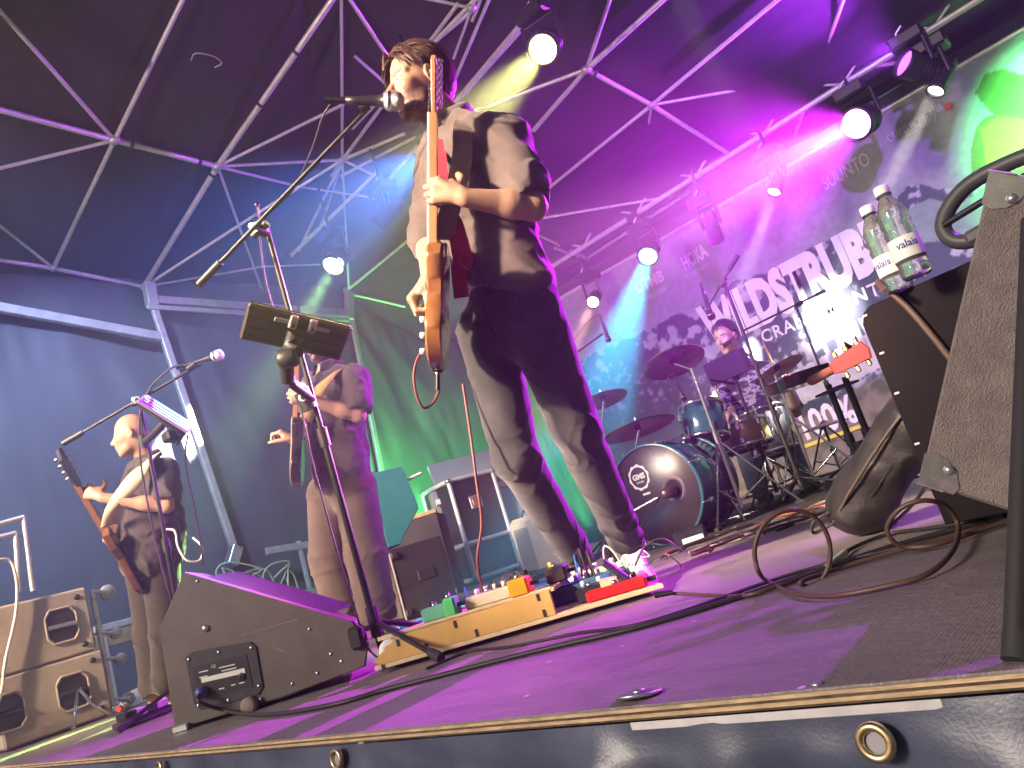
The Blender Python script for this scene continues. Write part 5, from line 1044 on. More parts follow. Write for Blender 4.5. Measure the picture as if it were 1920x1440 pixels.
MB().tube([V(SX+.02, 1.53, .21), V(SX+.05, 1.5, .19), V(SX+.16, 1.42, .012)], .011, 8).build('leg', CHROME, kt); MB().tube([V(SX+.05, 1.52, .2), V(SX+.1, 1.56, .1), V(SX+.08, 1.64, .014)], .011, 8).build('leg', CHROME, kt)
wcab = thing('white_cable', 'white cable hanging down across the subwoofers', 'cable', (SX+.03, 1.15, .5))
MB().tube(bez([on_x(-10, 1050, SX+.05), on_x(20, 1052, SX+.04), on_x(32, 1100, SX+.03), on_x(28, 1160, SX+.03), on_x(10, 1240, SX+.03), on_x(2, 1300, SX+.03), on_x(-20, 1360, SX+.03)], 40), .009, 8).build('cord', mat('white_pvc', (.75, .7, .62), .5), wcab)
rk = thing('equipment_case', 'open grey metal equipment case on top of the subwoofers', 'equipment case', (SX-.3, 1.2, .8))
for a, b in (((-20, 988), (45, 970)), ((45, 970), (62, 1108)), ((-20, 1012), (30, 1000)), ((30, 1000), (36, 1110))): MB().tube([on_x(*a, SX-.15), on_x(*b, SX-.15)], .018, 6).build('frame_bar', ALU_DULL, rk)
MB().prism([(0, 0), (.3, 0), (.3, .4), (0, .4)], V(SX-.4, .95, .8), V(0, 1, 0), ZU, V(1, 0, 0), .2, .01).build('case_shell', mat('clear_grey_shell', (.1, .11, .12), .3), rk)
MB().box((SX-.18, 1.16, .89), (.02, .1, .1), bevel=.004).build('socket_panel', SUBP, rk)
MB().tube([V(SX-.14, 1.22, 1.0), V(SX-.12, 1.16, .92)], .012, 8).build('plug', BLACK_PLASTIC, rk)
# red-white handheld mic and small floor clutter by the bass player's feet, his pedal bar
fp = thing('floor_effects_bar', 'low dark pedal bar with a purple edge by the bass player shoes', 'pedal board', on_z(285, 1345, 0))
a, b = on_z(222, 1372, 0), on_z(318, 1335, 0); x, y, z = frame(ZU, b-a); MB().box((a+b)/2+ZU*.02, ((b-a).length, .1, .03), rotmat(x, y, z), .006).build('bar', mat('violet_board', (.06, .02, .08), .5), fp)
for k in range(4): MB().box(lerp(a, b, .2+.2*k)+ZU*.05, (.06, .08, .035), rotmat(x, y, z), .005).build('pedal', mat('pale_pedal', (.45, .45, .48), .4) if k % 2 else BLACK_METAL, fp)
hmic = thing('hand_microphone', 'red and white handheld microphone lying near the bass player', 'microphone', on_z(245, 1320, .03)); p0, p1 = on_z(222, 1330, .03), on_z(262, 1310, .03); d = (p1-p0).normalized()
MB().tube([p0, p0+d*.11], [.016, .02], 10).build('handle', mat('red_handle', (.6, .05, .04), .4), hmic); MB().tube([p0+d*.05, p0+d*.08], .021, 10).build('white_band', WHITE_PAINT, hmic); MB().lathe([(0, -.03), (.024, -.02), (.028, 0), (.02, .022), (0, .028)], p0+d*.13, d, 12).build('grille', MIC_GRILLE, hmic)

# ------------------------------------------------------------------ amplifiers and flight case at the back
def abox(parent, name, corner, e1, e2, w1, w2, z0, z1, m_, bev=.008):
    """box whose near vertical edge stands at corner and which runs w1 along e1 and w2 along e2"""
    c = V(corner)+e1*w1/2+e2*w2/2; x, y, z = frame(ZU, e1); return MB().box(V(c.x, c.y, (z0+z1)/2), (w1, w2, z1-z0), rotmat(x, y, z), bev).build(name, m_, parent)
cn = on_z(765, 1165, 0); eA = (rH*.88+fH*.45).normalized(); eB = V(-eA.y, eA.x, 0); eB = eB if eB.dot(fH) > 0 else -eB
spk = thing('speaker_cabinet', 'black guitar speaker cabinet with a pale front edge behind the guitarist', 'speaker cabinet', cn)
abox(spk, 'cabinet', cn, eA, eB, .36, .72, .012, .46, mat('black_tolex', (.02, .018, .02), .6, 0, .25, 12, .4, 350)); MB().tube([cn+ZU*.01-eA*.005, cn+ZU*.46-eA*.005], .008, 6).build('edge_piping', mat('grey_piping', (.3, .28, .27), .6), spk)
gA = cn+eB*.36-eA*.012; MB().box(V(gA.x, gA.y, .235), (.02, .68, .42), rotmat(eA, eB, ZU), .004).build('grille_cloth', mat('grille_cloth', (.1, .085, .08), .9, 0, .3, 40, .6, 200), spk)
for z_ in (.05, .42): MB().box(cn+eA*.02+ZU*z_, (.05, .05, .05), rotmat(eA, eB, ZU), .01).build('corner_cap', BLACK_PLASTIC, spk)
MB().box(cn+eA*.2-eB*.004+ZU*.25, (.12, .012, .07), rotmat(eA, eB, ZU), .01).build('side_handle', BLACK_PLASTIC, spk)
amp = thing('combo_amplifier', 'combo amplifier with side coloured as teal light and pale grille on the speaker cabinet', 'amplifier', cn+ZU*.46)
c2 = cn+ZU*.475; pa = [(0, 0), (.08, 0), (.27, .2), (.235, .5), (0, .5)]
MB().prism(pa, c2, eA, ZU, eB, .6, .008).build('cabinet', mat('teal_light_tolex', (.02, .19, .22), .55, 0, .12, 14, .35, 350), amp)  # teal stage light put into the cabinet's base colour
gb_ = c2+eB*.3-eA*.014+ZU*.25; MB().box(gb_, (.022, .58, .48), rotmat(eA, eB, ZU), .004).build('grille_frame', mat('cream_frame', (.5, .4, .34), .6), amp)
pg = MB()
for k in range(26):
    zz = c2.z+.04+k*.0168; pg.tube([V((cn-eA*.027+eB*.03).x, (cn-eA*.027+eB*.03).y, zz), V((cn-eA*.027+eB*.57).x, (cn-eA*.027+eB*.57).y, zz)], .004, 4)
pg.build('grille_bars', mat('grille_wire', (.2, .16, .15), .5, .4), amp)
for k in (0, 1): MB().lathe([(0, 0), (.02, 0), (.016, .02), (0, .022)], c2-eA*.026+eB*(.06+.4*k)+ZU*.045, -eA, 10).build('lamp_stud', WHITE_PAINT, amp)
MB().tube(bez([c2+eA*.1+eB*.2+ZU*.5, c2+eA*.1+eB*.2+ZU*.53, c2+eA*.1+eB*.4+ZU*.53, c2+eA*.1+eB*.4+ZU*.5], 12), .012, 6).build('top_handle', BLACK_PLASTIC, amp)
MB().tube([c2+eA*.27+eB*.3+ZU*.42, c2+eA*.45+eB*.3+ZU*.46], .012, 6).build('lever', WHITE_PAINT, amp)
fcn = sight(894, 1090, 7.4); fcn.z = 0; e1 = (rH*.82+fH*.57).normalized(); e2 = (-rH*.6+fH*.8).normalized(); e2 = V(-e1.y, e1.x, 0)
fc = thing('flight_case', 'black flight case with aluminium edges and butterfly latch behind the singer', 'flight case', fcn); FCB = mat('case_laminate', (.025, .025, .032), .45, 0, .2, 10, .1, 200)
x, y, z = frame(ZU, e1); W1, W2, HH = .52, .62, .98
MB().box(fcn+e1*W1/2+e2*W2/2+ZU*(HH/2+.05), (W1, W2, HH), rotmat(x, y, z), .004).build('panels', FCB, fc)
def ang(a, b): MB().tube([a, b], .024, 6).build('aluminium_edge', mat('bright_edge', (.85, .86, .88), .35, .3), fc)
P0 = fcn+ZU*.05; cs = [P0, P0+e1*W1, P0+e1*W1+e2*W2, P0+e2*W2]
for k in range(4): ang(cs[k], cs[k]+ZU*HH); ang(cs[k], cs[(k+1) % 4]); ang(cs[k]+ZU*HH, cs[(k+1) % 4]+ZU*HH); ang(cs[k]+ZU*.34, cs[(k+1) % 4]+ZU*.34)
for k in range(4):
    for h in (0, HH): MB().lathe([(0, -.035), (.03, -.02), (.036, 0), (.03, .02), (0, .035)], cs[k]+ZU*h, ZU, 8).build('ball_corner', STEEL, fc)
lt = P0+e1*W1*.45-e2*.01+ZU*.72; MB().box(lt, (.14, .012, .13), rotmat(x, y, z), .02).build('latch_dish', STEEL, fc); MB().box(lt-e2*.008, (.09, .012, .08), rotmat(x, y, z), .01).build('latch_wing', mat('red_tin', (.55, .25, .25), .4, .6), fc)
lt = P0-e1*.01+e2*W2*.4+ZU*.34; MB().box(lt, (.012, .3, .06), rotmat(e1, e2, ZU), .006).build('hinge_strip', mat('brass_strip', (.5, .36, .24), .4, .6), fc)
for k in range(4): MB().lathe([(.01, -.02), (.045, -.02), (.05, 0), (.045, .02), (.01, .02)], fcn+e1*(.06+.4*(k % 2))+e2*(.06+.5*(k//2))+ZU*.045, e1, 14).build('caster', RUBBER, fc)
FC2 = thing('road_case', 'dark road case with worn wooden top edge left of the flight case', 'road case', fcn-rH*.9)
c3_ = sight(842, 1100, 6.6); c3_.z = 0; abox(FC2, 'body', c3_-rH*.55, rH, fH, .62, .5, .01, .72, mat('dark_case', (.022, .016, .02), .55, 0, .3, 8)); MB().box(c3_-rH*.24+ZU*.735+fH*.02, (.62, .06, .035), rotmat(rH, fH, ZU), .004).build('wooden_rail', mat('worn_rail', (.42, .24, .13), .7, 0, .3, 20), FC2)
MB().box(c3_-rH*.1-fH*.005+ZU*.3, (.22, .02, .05), rotmat(rH, fH, ZU), .004).build('latch_strip', mat('brass_strip', (.5, .36, .24), .4, .6), FC2); MB().box(c3_-rH*.02-fH*.012+ZU*.29, (.06, .02, .1), rotmat(rH, fH, ZU), .008).build('latch', STEEL, FC2); MB().box(c3_-rH*.28-fH*.008+ZU*.25, (.07, .016, .1), rotmat(rH, fH, ZU), .008).build('corner_latch', STEEL, FC2)
MB().box(c3_-rH*.24-fH*.004+ZU*.03, (.6, .02, .04), rotmat(rH, fH, ZU), .004).build('bottom_rail', mat('brass_strip', (.5, .36, .24), .4, .6), FC2)
# desk and consoles lit green further back
dk = thing('mixing_desk', 'angled console with pale frame in the green light behind the flight case', 'mixing desk', sight(870, 960, 8.3))
q = sight(885, 905, 8.2); x, y, z = frame(ZU, rH*.95+fH*.3); MB().box(V(q.x, q.y, .5), (1.0, .5, 1.0), rotmat(x, y, z), .01).build('stand', mat('desk_grey', (.3, .32, .3), .6), dk); MB().box(q+ZU*.1, (.8, .05, .45), rotmat(x, y, z)@Matrix.Rotation(R(-25), 3, 'X'), .01).build('screen_hood', mat('desk_pale', (.42, .45, .42), .5), dk)
MB().box(q-y*.25+ZU*-.12, (.95, .06, .06), rotmat(x, y, z), .006).build('front_rail', WHITE_PAINT, dk)
for k in range(4): MB().box(q-y*.2+x*(-.36+.24*k)+ZU*-.08, (.16, .08, .03), rotmat(x, y, z), .006).build('module', mat('desk_pale', (.42, .45, .42), .5), dk)
pa_ = thing('pale_amplifier', 'pale beige amplifier box standing behind the singer leg', 'amplifier', sight(1015, 1085, 5.2)); pc_ = sight(985, 1092, 5.3); pc_.z = 0
abox(pa_, 'cabinet', pc_, (rH*.94-fH*.2).normalized(), (fH*.98+rH*.2).normalized(), .36, .3, .02, .42, mat('beige_tolex', (.55, .5, .42), .6, 0, .1, 10), .03); MB().box(pc_+rH*.17-fH*.02+ZU*.2, (.3, .012, .3), rotmat(rH, fH, ZU), .02).build('speaker_cloth', mat('beige_cloth', (.4, .37, .32), .9), pa_)
MB().tube([pc_+rH*.1+fH*.1+ZU*.42, pc_+rH*.12+fH*.1+ZU*.46, pc_+rH*.24+fH*.1+ZU*.46, pc_+rH*.26+fH*.1+ZU*.42], .01, 6).build('handle', BLACK_PLASTIC, pa_)
grc = thing('leafy_cables', 'tangle of pale green cables at the foot of the wall strut', 'cables', on_x(470, 1080, -6.6))
for k in range(7):
    a = on_x(462+k*13, 1095-rng.uniform(0, 12), -6.5); MB().tube(bez([a, a+V(rng.uniform(-.05, .05), rng.uniform(-.25, .25), rng.uniform(.05, .2)), a+V(rng.uniform(-.05, .05), rng.uniform(-.35, .35), rng.uniform(.0, .14)), V(a.x, a.y+rng.uniform(-.3, .3), .02)], 18), .008, 6).build('cord', mat('pale_green_pvc', (.3, .42, .26), .5), grc)

# ------------------------------------------------------------------ pedalboard
pbA, pbB = on_z(706, 1268, 0), on_z(1248, 1112, 0); pe1 = (pbB-pbA).normalized(); pe2 = V(-pe1.y, pe1.x, 0); pe2 = pe2 if pe2.dot(fH) > 0 else -pe2; PL = (pbB-pbA).length; pR = rotmat(pe1, pe2, ZU)
def pb(u, v, z): return pbA+pe1*u+pe2*v+ZU*z
board = thing('pedalboard', 'long pale wooden pedalboard crowded with effects in front of the singer', 'pedalboard', pb(PL/2, .2, 0))
BOARDW = mat('pale_birch', (.66, .5, .3), .55, 0, .12, 8, .1, 120, aniso=(1, 6, 1)); OCHRE = mat('ochre_panel', (.6, .36, .1), .55, 0, .1, 8)
MB().prism([(0, 0), (PL, 0), (PL-.05, .16), (PL-.3, .33), (0, .33)], pb(0, 0, .016), pe1, pe2, ZU, .014, .002).build('base_board', BOARDW, board)
for k in range(4): MB().box(pb(.15+k*.2, .28, .0075), (.04, .1, .015), pR).build('rubber_strip', RUBBER, board)
MB().prism([(.02, .03), (.62, .03), (.62, .105), (.1, .098), (.0, .045)], pb(0, -.002, 0), pe1, ZU, pe2, .016, .002).build('front_panel', OCHRE, board)
MB().prism([(.02, .0), (.62, .0), (.62, .012), (.02, .012)], pb(0, .03, .099), pe1, pe2, ZU, .012).build('shelf_lip', BOARDW, board)
MB().box(pb(.35, .13, .1), (.56, .2, .012), pR, .002).build('shelf', BOARDW, board)
for u, z_ in ((.1, .08), (.3, .085), (.58, .092), (.19, .043), (.36, .042), (.585, .042), (.03, .018)): MB().box(pb(u, -.0035, z_), (.009, .002, .022), pR).build('dark_label', mat('label_black', (.02, .018, .016), .6), board)
def pedal(label, u, v, z, sx, sy, sz, col, knobs=2, kn=None, tilt=0, rough=.35, extra=None):
    x_, y_ = pe1*math.cos(tilt)+pe2*math.sin(tilt), -pe1*math.sin(tilt)+pe2*math.cos(tilt); Rr = rotmat(x_, y_, ZU); c = pb(u, v, z+sz/2)
    p = thing('effects_pedal', label, 'effects pedal', c-ZU*sz/2, 'effects pedals on the board'); MB().box(c, (sx, sy, sz), Rr, .006).build('enclosure', mat('pedal_%s' % label[:14].replace(' ', '_'), col, rough, .1, .06, 20), p)
    for k in range(knobs): MB().lathe([(0, 0), (.0085, 0), (.008, .016), (0, .017)], c+x_*(sx*(-.3+.6*k/max(1, knobs-1)))+y_*sy*.28+ZU*sz/2, ZU, 12).build('knob', kn or BLACK_PLASTIC, p)
    MB().lathe([(0, 0), (.009, 0), (.009, .006), (.006, .012), (0, .013)], c-y_*sy*.28+ZU*sz/2, ZU, 12).build('footswitch', CHROME, p)
    MB().tube([c+x_*sx/2, c+x_*(sx/2+.028)], .0065, 8).build('jack_plug', BLACK_METAL, p); return p, c, x_, y_
pedal('red pedal with black switches at the right end of the pedalboard', PL-.14, .055, .03, .19, .085, .034, (.55, .02, .015), 3)
pedal('orange square pedal in the middle of the pedalboard', .52, .07, .107, .065, .09, .055, (.8, .3, .01), 2)
pedal('mint green pedal at the left of the shelf', .22, .1, .107, .095, .08, .045, (.14, .42, .28), 2)
pedal('bright green slim pedal next to the mint one', .285, .06, .107, .04, .06, .06, (.08, .5, .16), 1)
pedal('cream long pedal left of the orange pedal', .4, .12, .107, .16, .08, .04, (.62, .55, .42), 4, WHITE_PAINT)
pedal('large steel blue multi effect behind the orange pedal', (.7), .24, .03, .26, .1, .06, (.05, .14, .26), 5, WHITE_PAINT)
pedal('white flat pedal at the back of the board', .72, .36, .03, .2, .07, .075, (.72, .7, .66), 3, WHITE_PAINT)
pedal('small black tuner pedal in front of the blue unit', .73, .1, .03, .09, .1, .045, (.02, .02, .025), 2, WHITE_PAINT)
pedal('small black pedal with yellow knob beside the tuner', .62, .2, .107, .07, .09, .05, (.03, .03, .03), 1, mat('yellow_knob', (.8, .6, .05), .4))
pedal('purple edged pedal at the back left of the board', .34, .28, .03, .3, .08, .08, (.16, .04, .22), 4, WHITE_PAINT)
pedal('dark drive pedal at the back left corner', .14, .3, .03, .12, .11, .07, (.04, .05, .07), 3, WHITE_PAINT)
ex_ = thing('expression_pedal', 'black tilted expression treadle on a wooden block', 'effects pedal', pb(.86, .06, .03)); MB().prism([(0, 0), (.07, 0), (.055, .05), (0, .055)], pb(.77, .03, .03), pe1, ZU, pe2, .07, .003).build('block', BOARDW, ex_); MB().box(pb(.835, .06, .085), (.13, .045, .02), pR@Matrix.Rotation(R(52), 3, 'Y'), .008).build('treadle', BLACK_PLASTIC, ex_)
MB().tube([pb(.79, .04, .135), pb(.79, .08, .135)], .011, 10).build('roller', NICKEL, ex_)
for k in range(16):                                   # patch leads
    u0 = rng.uniform(.1, .9); v0 = rng.uniform(.12, .36); u1 = u0+rng.uniform(-.16, .16); a = pb(u0, v0, .09); b = pb(u1, v0+rng.uniform(-.1, .1), .09)
    tag(MB().tube(bez([a, lerp(a, b, .3)+ZU*rng.uniform(.04, .1), lerp(a, b, .7)+ZU*rng.uniform(.03, .09), b], 14), .0032, 6).build('patch_lead', [CABLE, mat('blue_lead', (.03, .12, .4), .5), CABLE, mat('white_pvc', (.75, .7, .62), .5), pc][k % 5], board), None)
blc = thing('blue_edged_case', 'low open pedal case with blue rim left of the pedalboard', 'pedal case', on_z(790, 1200, 0)); c0 = on_z(722, 1226, 0)+pe2*.15; BC = mat('blue_rim', (.04, .2, .35), .45); ce1 = (pe1*.93+pe2*.36).normalized(); ce2 = V(-ce1.y, ce1.x, 0); cR = rotmat(ce1, ce2, ZU)
MB().box(c0+ce1*.4+ce2*.15+ZU*.01, (.8, .3, .016), cR, .003).build('tray', mat('grey_carpet', (.14, .15, .15), .95, 0, .2, 60), blc)
for a, b in (((0, 0), (.8, 0)), ((0, .3), (.8, .3)), ((0, 0), (0, .3)), ((.8, 0), (.8, .3))): MB().tube([c0+ce1*a[0]+ce2*a[1]+ZU*.05, c0+ce1*b[0]+ce2*b[1]+ZU*.05], .014, 6).build('rim', BC, blc); MB().box(c0+ce1*(a[0]+b[0])/2+ce2*(a[1]+b[1])/2+ZU*.025, (abs(b[0]-a[0])+.012, abs(b[1]-a[1])+.012, .05), cR).build('side', mat('dark_blue_side', (.03, .06, .1), .6), blc)
tag(MB().lathe([(.02, -.008), (.036, -.01), (.04, 0), (.036, .01), (.02, .008)], pb(.06, .02, .06), -pe2+pe1*.2, 24).build('tape_roll', WHITE_PAINT), 'white roll of tape standing at the left end of the pedalboard', 'tape roll')

# ------------------------------------------------------------------ drum kit
TEAL = mat('teal_sparkle', (.012, .1, .15), .18, .1, .25, 40, 0, 60, coat=.8); DHEAD = mat('black_drum_head', (.03, .022, .028), .3, 0, .15, 6); RESO = mat('clear_dark_head', (.1, .06, .08), .25, 0, .2, 6); BRONZE = mat('cymbal_bronze', (.42, .28, .2), .32, .9, .25, 16, .15, 120); GOLDW = mat('gold_shell', (.5, .33, .12), .25, .5, .2, 12, coat=.5)
def drum(name, label, c, axis, r_, h_, shell, h0, h1, lugs=8, hoopm=CHROME, hoop_h=.02):
    c = V(c); axis = V(axis).normalized(); d = thing(name, label, 'drum', c, 'drums of the kit'); a = axis.orthogonal().normalized(); b = axis.cross(a)
    MB().lathe([(r_*.97, 0), (r_, .006), (r_, h_-.006), (r_*.97, h_)], c, axis, 48).build('shell', shell, d)
    MB().lathe([(0, -.001), (r_*.98, -.001), (r_*1.0, .004)], c, axis, 48).build('front_head' if name == 'bass_drum' else 'bottom_head', h0, d); MB().lathe([(r_, h_-.004), (r_*.98, h_+.001), (0, h_+.001)], c, axis, 48).build('rear_head' if name == 'bass_drum' else 'top_head', h1, d)
    for z_ in (-.012, h_-.012): MB().lathe([(r_*1.005, z_), (r_*1.045, z_), (r_*1.05, z_+hoop_h), (r_*1.02, z_+hoop_h+.004), (r_*1.005, z_+hoop_h)], c, axis, 48).build('hoop', hoopm, d)
    for k in range(lugs):
        q = 2*math.pi*(k+.5)/lugs; dr = a*math.cos(q)+b*math.sin(q)
        for t in ((.2, .0), (.8, 1.)):
            l = MB().box(c+dr*(r_+.012)+axis*h_*t[0], (.022, .026, .05), rotmat(dr, axis.cross(dr), axis), .006).build('lug', CHROME, d); e = -.02 if t[1] == 0 else h_+.02; MB().tube([c+dr*(r_*1.06)+axis*h_*t[0], c+dr*(r_*1.06)+axis*e], .0045, 6).build('tension_rod', CHROME, l)
    return d, a, b
bc = sight(1234, 938, 4.35); bc.z = .292; bax = V(-.05, 1, 0).normalized()
bdm, _, _ = drum('bass_drum', 'teal bass drum with black front head and round emblem', bc, bax, .28, .44, TEAL, DHEAD, DHEAD, 8, mat('teal_hoop', (.02, .13, .18), .25, coat=.6), .03)
bside = V(bax.y, -bax.x, 0)
def bh_(x, z, off=.004): return bc+bside*x+ZU*z-bax*off
em = MB(); n = 40
for k in range(n):
    a0, a1 = 2*math.pi*k/n, 2*math.pi*(k+1)/n; r0, r1 = .055, .066*(1.05 if k % 4 < 2 else .98); P = [bh_(-.07+math.cos(q)*r_, .12+math.sin(q)*r_*1.1) for q, r_ in ((a0, r0), (a1, r0), (a1, r1), (a0, r1))]; em.add(P, [(0, 1, 2, 3)])
em.build('emblem_ring', LETTER, bdm); text_mesh('emblem_lettering', 'GMS', LETTER, bdm, bh_(-.07, .125), bside, ZU, .085, .034, .001, .05, 'CENTER'); text_mesh('emblem_lettering', 'DRUMS', LETTER, bdm, bh_(-.07, .092), bside, ZU, .05, .012, .001, .02, 'CENTER'); MB().box(bh_(-.055, .02), (.05, .002, .012), rotmat(bside, bax, ZU)).build('emblem_line', LETTER, bdm)
MB().lathe([(.05, .0), (.058, -.003), (.07, -.003), (.074, .0)], bh_(.12, .0, .002), bax, 32).build('port_ring', mat('port_ring', (.12, .08, .11), .35), bdm); MB().disc(bh_(.12, .0, .003), -bax, .052, 28, .001).build('port_hole', mat('port_dark', (.004, .004, .005), .8), bdm)
for s_ in (-1, 1): MB().tube([bc+bax*.3+bside*s_*.26-ZU*.1, bc+bax*.2+bside*s_*.36-ZU*.28], .009, 8).build('spur', CHROME, bdm)
kst = thing('kick_microphone_stand', 'short microphone stand with round microphone at the bass drum port', 'mic stand', bh_(-.35, -.29, .25)); tip = bh_(.11, -.01, .05)
MB().lathe([(0, -.05), (.02, -.05), (.034, -.02), (.036, .02), (.024, .05), (0, .055)], tip, bax+bside*.5, 20).build('microphone_head', mat('mic_dark', (.16, .11, .11), .3, .7), kst); MB().tube([tip-bside*.06-ZU*.01-bax*.03, bh_(-.32, -.09, .16)], .009, 8).build('boom', NICKEL, kst); MB().tube([bh_(-.32, -.09, .16), bh_(-.32, -.29, .16)], .01, 8).build('pole', BLACK_METAL, kst); MB().lathe([(0, 0), (.09, 0), (.09, .012), (.02, .02), (0, .02)], V(bh_(-.32, 0, .16).x, bh_(-.32, 0, .16).y, .001), ZU, 24).build('round_base', BLACK_METAL, kst)
MB().tube(bez([tip-bside*.05, bh_(-.06, -.1, .06), bh_(-.15, -.2, .1), bh_(-.05, -.275, .12), bh_(.1, -.27, .15)], 24), .004, 6).build('cable', CABLE, kst)
tilt = (ZU*.95+fH*.2+rH*.18)
drum('rack_tom', 'teal rack tom above the bass drum', sight(1326, 822, 4.72), tilt, .135, .21, TEAL, RESO, DHEAD, 6)
drum('snare_drum', 'gold snare drum between the rack tom and the drummer', sight(1402, 838, 5.05), ZU*.98+fH*.1, .17, .15, GOLDW, RESO, mat('white_head', (.6, .57, .55), .5), 8)
drum('floor_tom', 'dark chrome floor tom at the right of the kit', sight(1452, 850, 5.35), ZU*.98+fH*.12, .19, .3, mat('dark_chrome', (.35, .33, .38), .12, .9), RESO, DHEAD, 8)
def kit_stand(name, label, top, hub=.42, reach=.3, m_=CHROME, rot=0., cat='stand', r_=.011):
    top = V(top); s = thing(name, label, cat, (top.x, top.y, 0), 'drum hardware stands'); b = V(top.x, top.y, 0)
    MB().tube([b+ZU*.08, b+ZU*(top.z*.55)], r_*1.25, 10).build('lower_tube', m_, s); MB().tube([b+ZU*(top.z*.52), top], r_, 10).build('upper_tube', m_, s); c = b+ZU*top.z*.54; MB().tube([c-ZU*.025, c+ZU*.025], .021, 10).build('clamp', m_, s); MB().box(c+rH*.03, (.035, .012, .012), None, .003).build('wing_nut', m_, s)
    for k in range(3):
        a = rot+k*2.094; dr = V(math.cos(a), math.sin(a), 0); e = b+dr*reach+ZU*.015
        l = MB().tube([b+dr*.02+ZU*hub, e], .008, 6).build('leg', m_, s); MB().tube([b+dr*.015+ZU*.12, lerp(b+dr*.02+ZU*hub, e, .55)], .006, 6).build('brace', m_, l); MB().tube([e-dr*.03+ZU*.004, e+dr*.01], .014, 8).build('rubber_foot', RUBBER, l)
    MB().tube([b+ZU*(hub-.02), b+ZU*(hub+.03)], .02, 10).build('hub', m_, s); return s
def cymbal(label, c, nrm, r_, stand_top=None):
    c = V(c); nrm = V(nrm).normalized(); o = thing('cymbal', label, 'cymbal', c, 'cymbals of the kit'); prof = [(.006, .028), (r_*.08, .026), (r_*.16, .016), (r_*.22, .008), (r_*.6, .0), (r_*.9, -.011), (r_, -.016), (r_, -.0175), (r_*.6, -.0025), (r_*.2, .005), (.006, .024)]
    MB().lathe(prof, c, nrm, 56).build('plate', BRONZE, o); MB().lathe([(0, -.012), (.022, -.012), (.022, .012), (0, .012)], c-nrm*.002, nrm, 14).build('felt', mat('black_felt', (.02, .018, .03), .95), o); MB().tube([c+nrm*.0, c+nrm*.06], .006, 6).build('wing_nut', CHROME, o)
    if stand_top is not None: MB().tube([c-nrm*.02, V(stand_top)], .008, 8).build('tilter', CHROME, o)
    return o
k1 = kit_stand('cymbal_stand', 'chrome cymbal stand rising in front of the rack tom', sight(1296, 690, 4.55), .46, .32, rot=.5)
cymbal('bronze crash cymbal above the rack tom', sight(1262, 676, 4.6), ZU*.9+rH*.02+fH*.3, .19, sight(1296, 692, 4.55))
cymbal('small bronze cymbal beside the singer leg', sight(1130, 746, 5.1), ZU*.95+fH*.2, .165, sight(1128, 800, 5.1))
kit_stand('cymbal_stand', 'chrome cymbal stand partly hidden behind the singer knee', sight(1128, 800, 5.1), .4, .28, rot=1.)
cymbal('large ride cymbal over the bass drum', sight(1196, 800, 4.75), ZU*.97+fH*.14, .235, sight(1190, 850, 4.75)); kit_stand('cymbal_stand', 'dark cymbal stand left of the bass drum hoop', sight(1190, 850, 4.75), .35, .26, BLACK_METAL, 2.)
k2 = kit_stand('cymbal_stand', 'tall chrome cymbal stand at the right of the drummer', sight(1452, 702, 5.15), .5, .34, rot=.2); cymbal('bronze crash cymbal right of the drummer face', sight(1458, 690, 5.15), ZU*.93-rH*.16+fH*.2, .18, sight(1452, 702, 5.15))
hh = kit_stand('hi_hat_stand', 'chrome hi-hat stand at the right edge of the kit', sight(1545, 800, 5.4), .4, .28, rot=.9)
cymbal('hi-hat cymbal low at the right of the kit', sight(1546, 795, 5.4), ZU, .17)
mst = kit_stand('music_stand', 'black tablet stand in front of the drummer chest', sight(1376, 705, 5.1), .3, .28, BLACK_METAL, .7)
x, y, z = frame(-fH*.9-rH*.3+ZU*.25, rH); MB().box(sight(1364, 688, 5.08), (.29, .17, .012), rotmat(x, y, z), .006).build('panel', mat('violet_black', (.025, .012, .04), .35), mst); MB().tube([sight(1378, 720, 5.1), sight(1330, 712, 5.0)], .009, 8).build('arm', BLACK_METAL, mst)
MB().box(sight(1380, 705, 5.09), (.05, .05, .06), None, .01).build('swivel', BLACK_PLASTIC, mst)
ob = sight(1358, 530, 4.95); boom_stand('tall black boom stand crossing the drummer', V(ob.x, ob.y, 0), ob, sight(1384, 478, 4.9), sight(1328, 575, 5.0), (.3, 2.4, 4.4), pole_r=.011); microphone('overhead microphone hanging above the drummer', sight(1336, 600, 5.05), sight(1318, 545, 5.05), MIC_BODY)
oe = sight(1492, 574, 5.9); boom_stand('black boom stand in front of the white banner glare', V(oe.x, oe.y, 0), oe, sight(1546, 545, 5.9), sight(1390, 622, 5.6), (.8, 2.9, 4.9))
ol = sight(1040, 690, 5.6); boom_stand('boom stand with overhead microphone left of the kit', V(ol.x, ol.y, 0), ol, sight(1020, 705, 5.65), sight(1130, 626, 5.3), (.8, 2.9, 4.9)); microphone('slim overhead microphone left of the kit', sight(1142, 642, 5.3), sight(1128, 600, 5.3), MIC_BODY, .8)
MB().tube(bez([sight(1128, 598, 5.3), sight(1118, 592, 5.32), sight(1095, 612, 5.4), sight(1068, 652, 5.5)], 16), .004, 5).build('cable', pc, COL.objects['microphone.003'] if 'microphone.003' in COL.objects else None)
tm = microphone('tom microphone clipped to the rack tom rim', sight(1284, 752, 4.62), sight(1266, 712, 4.62), MIC_BODY, .8)
MB().tube(bez([sight(1264, 708, 4.62), sight(1254, 706, 4.62), sight(1252, 735, 4.62), sight(1260, 755, 4.62)], 16), .004, 5).build('cable', CABLE, tm)
st_ = thing('drum_throne', 'round drum stool under the drummer', 'stool', (D_r['pel'].x, D_r['pel'].y, 0)); zp = D_r['pel'].z-.14
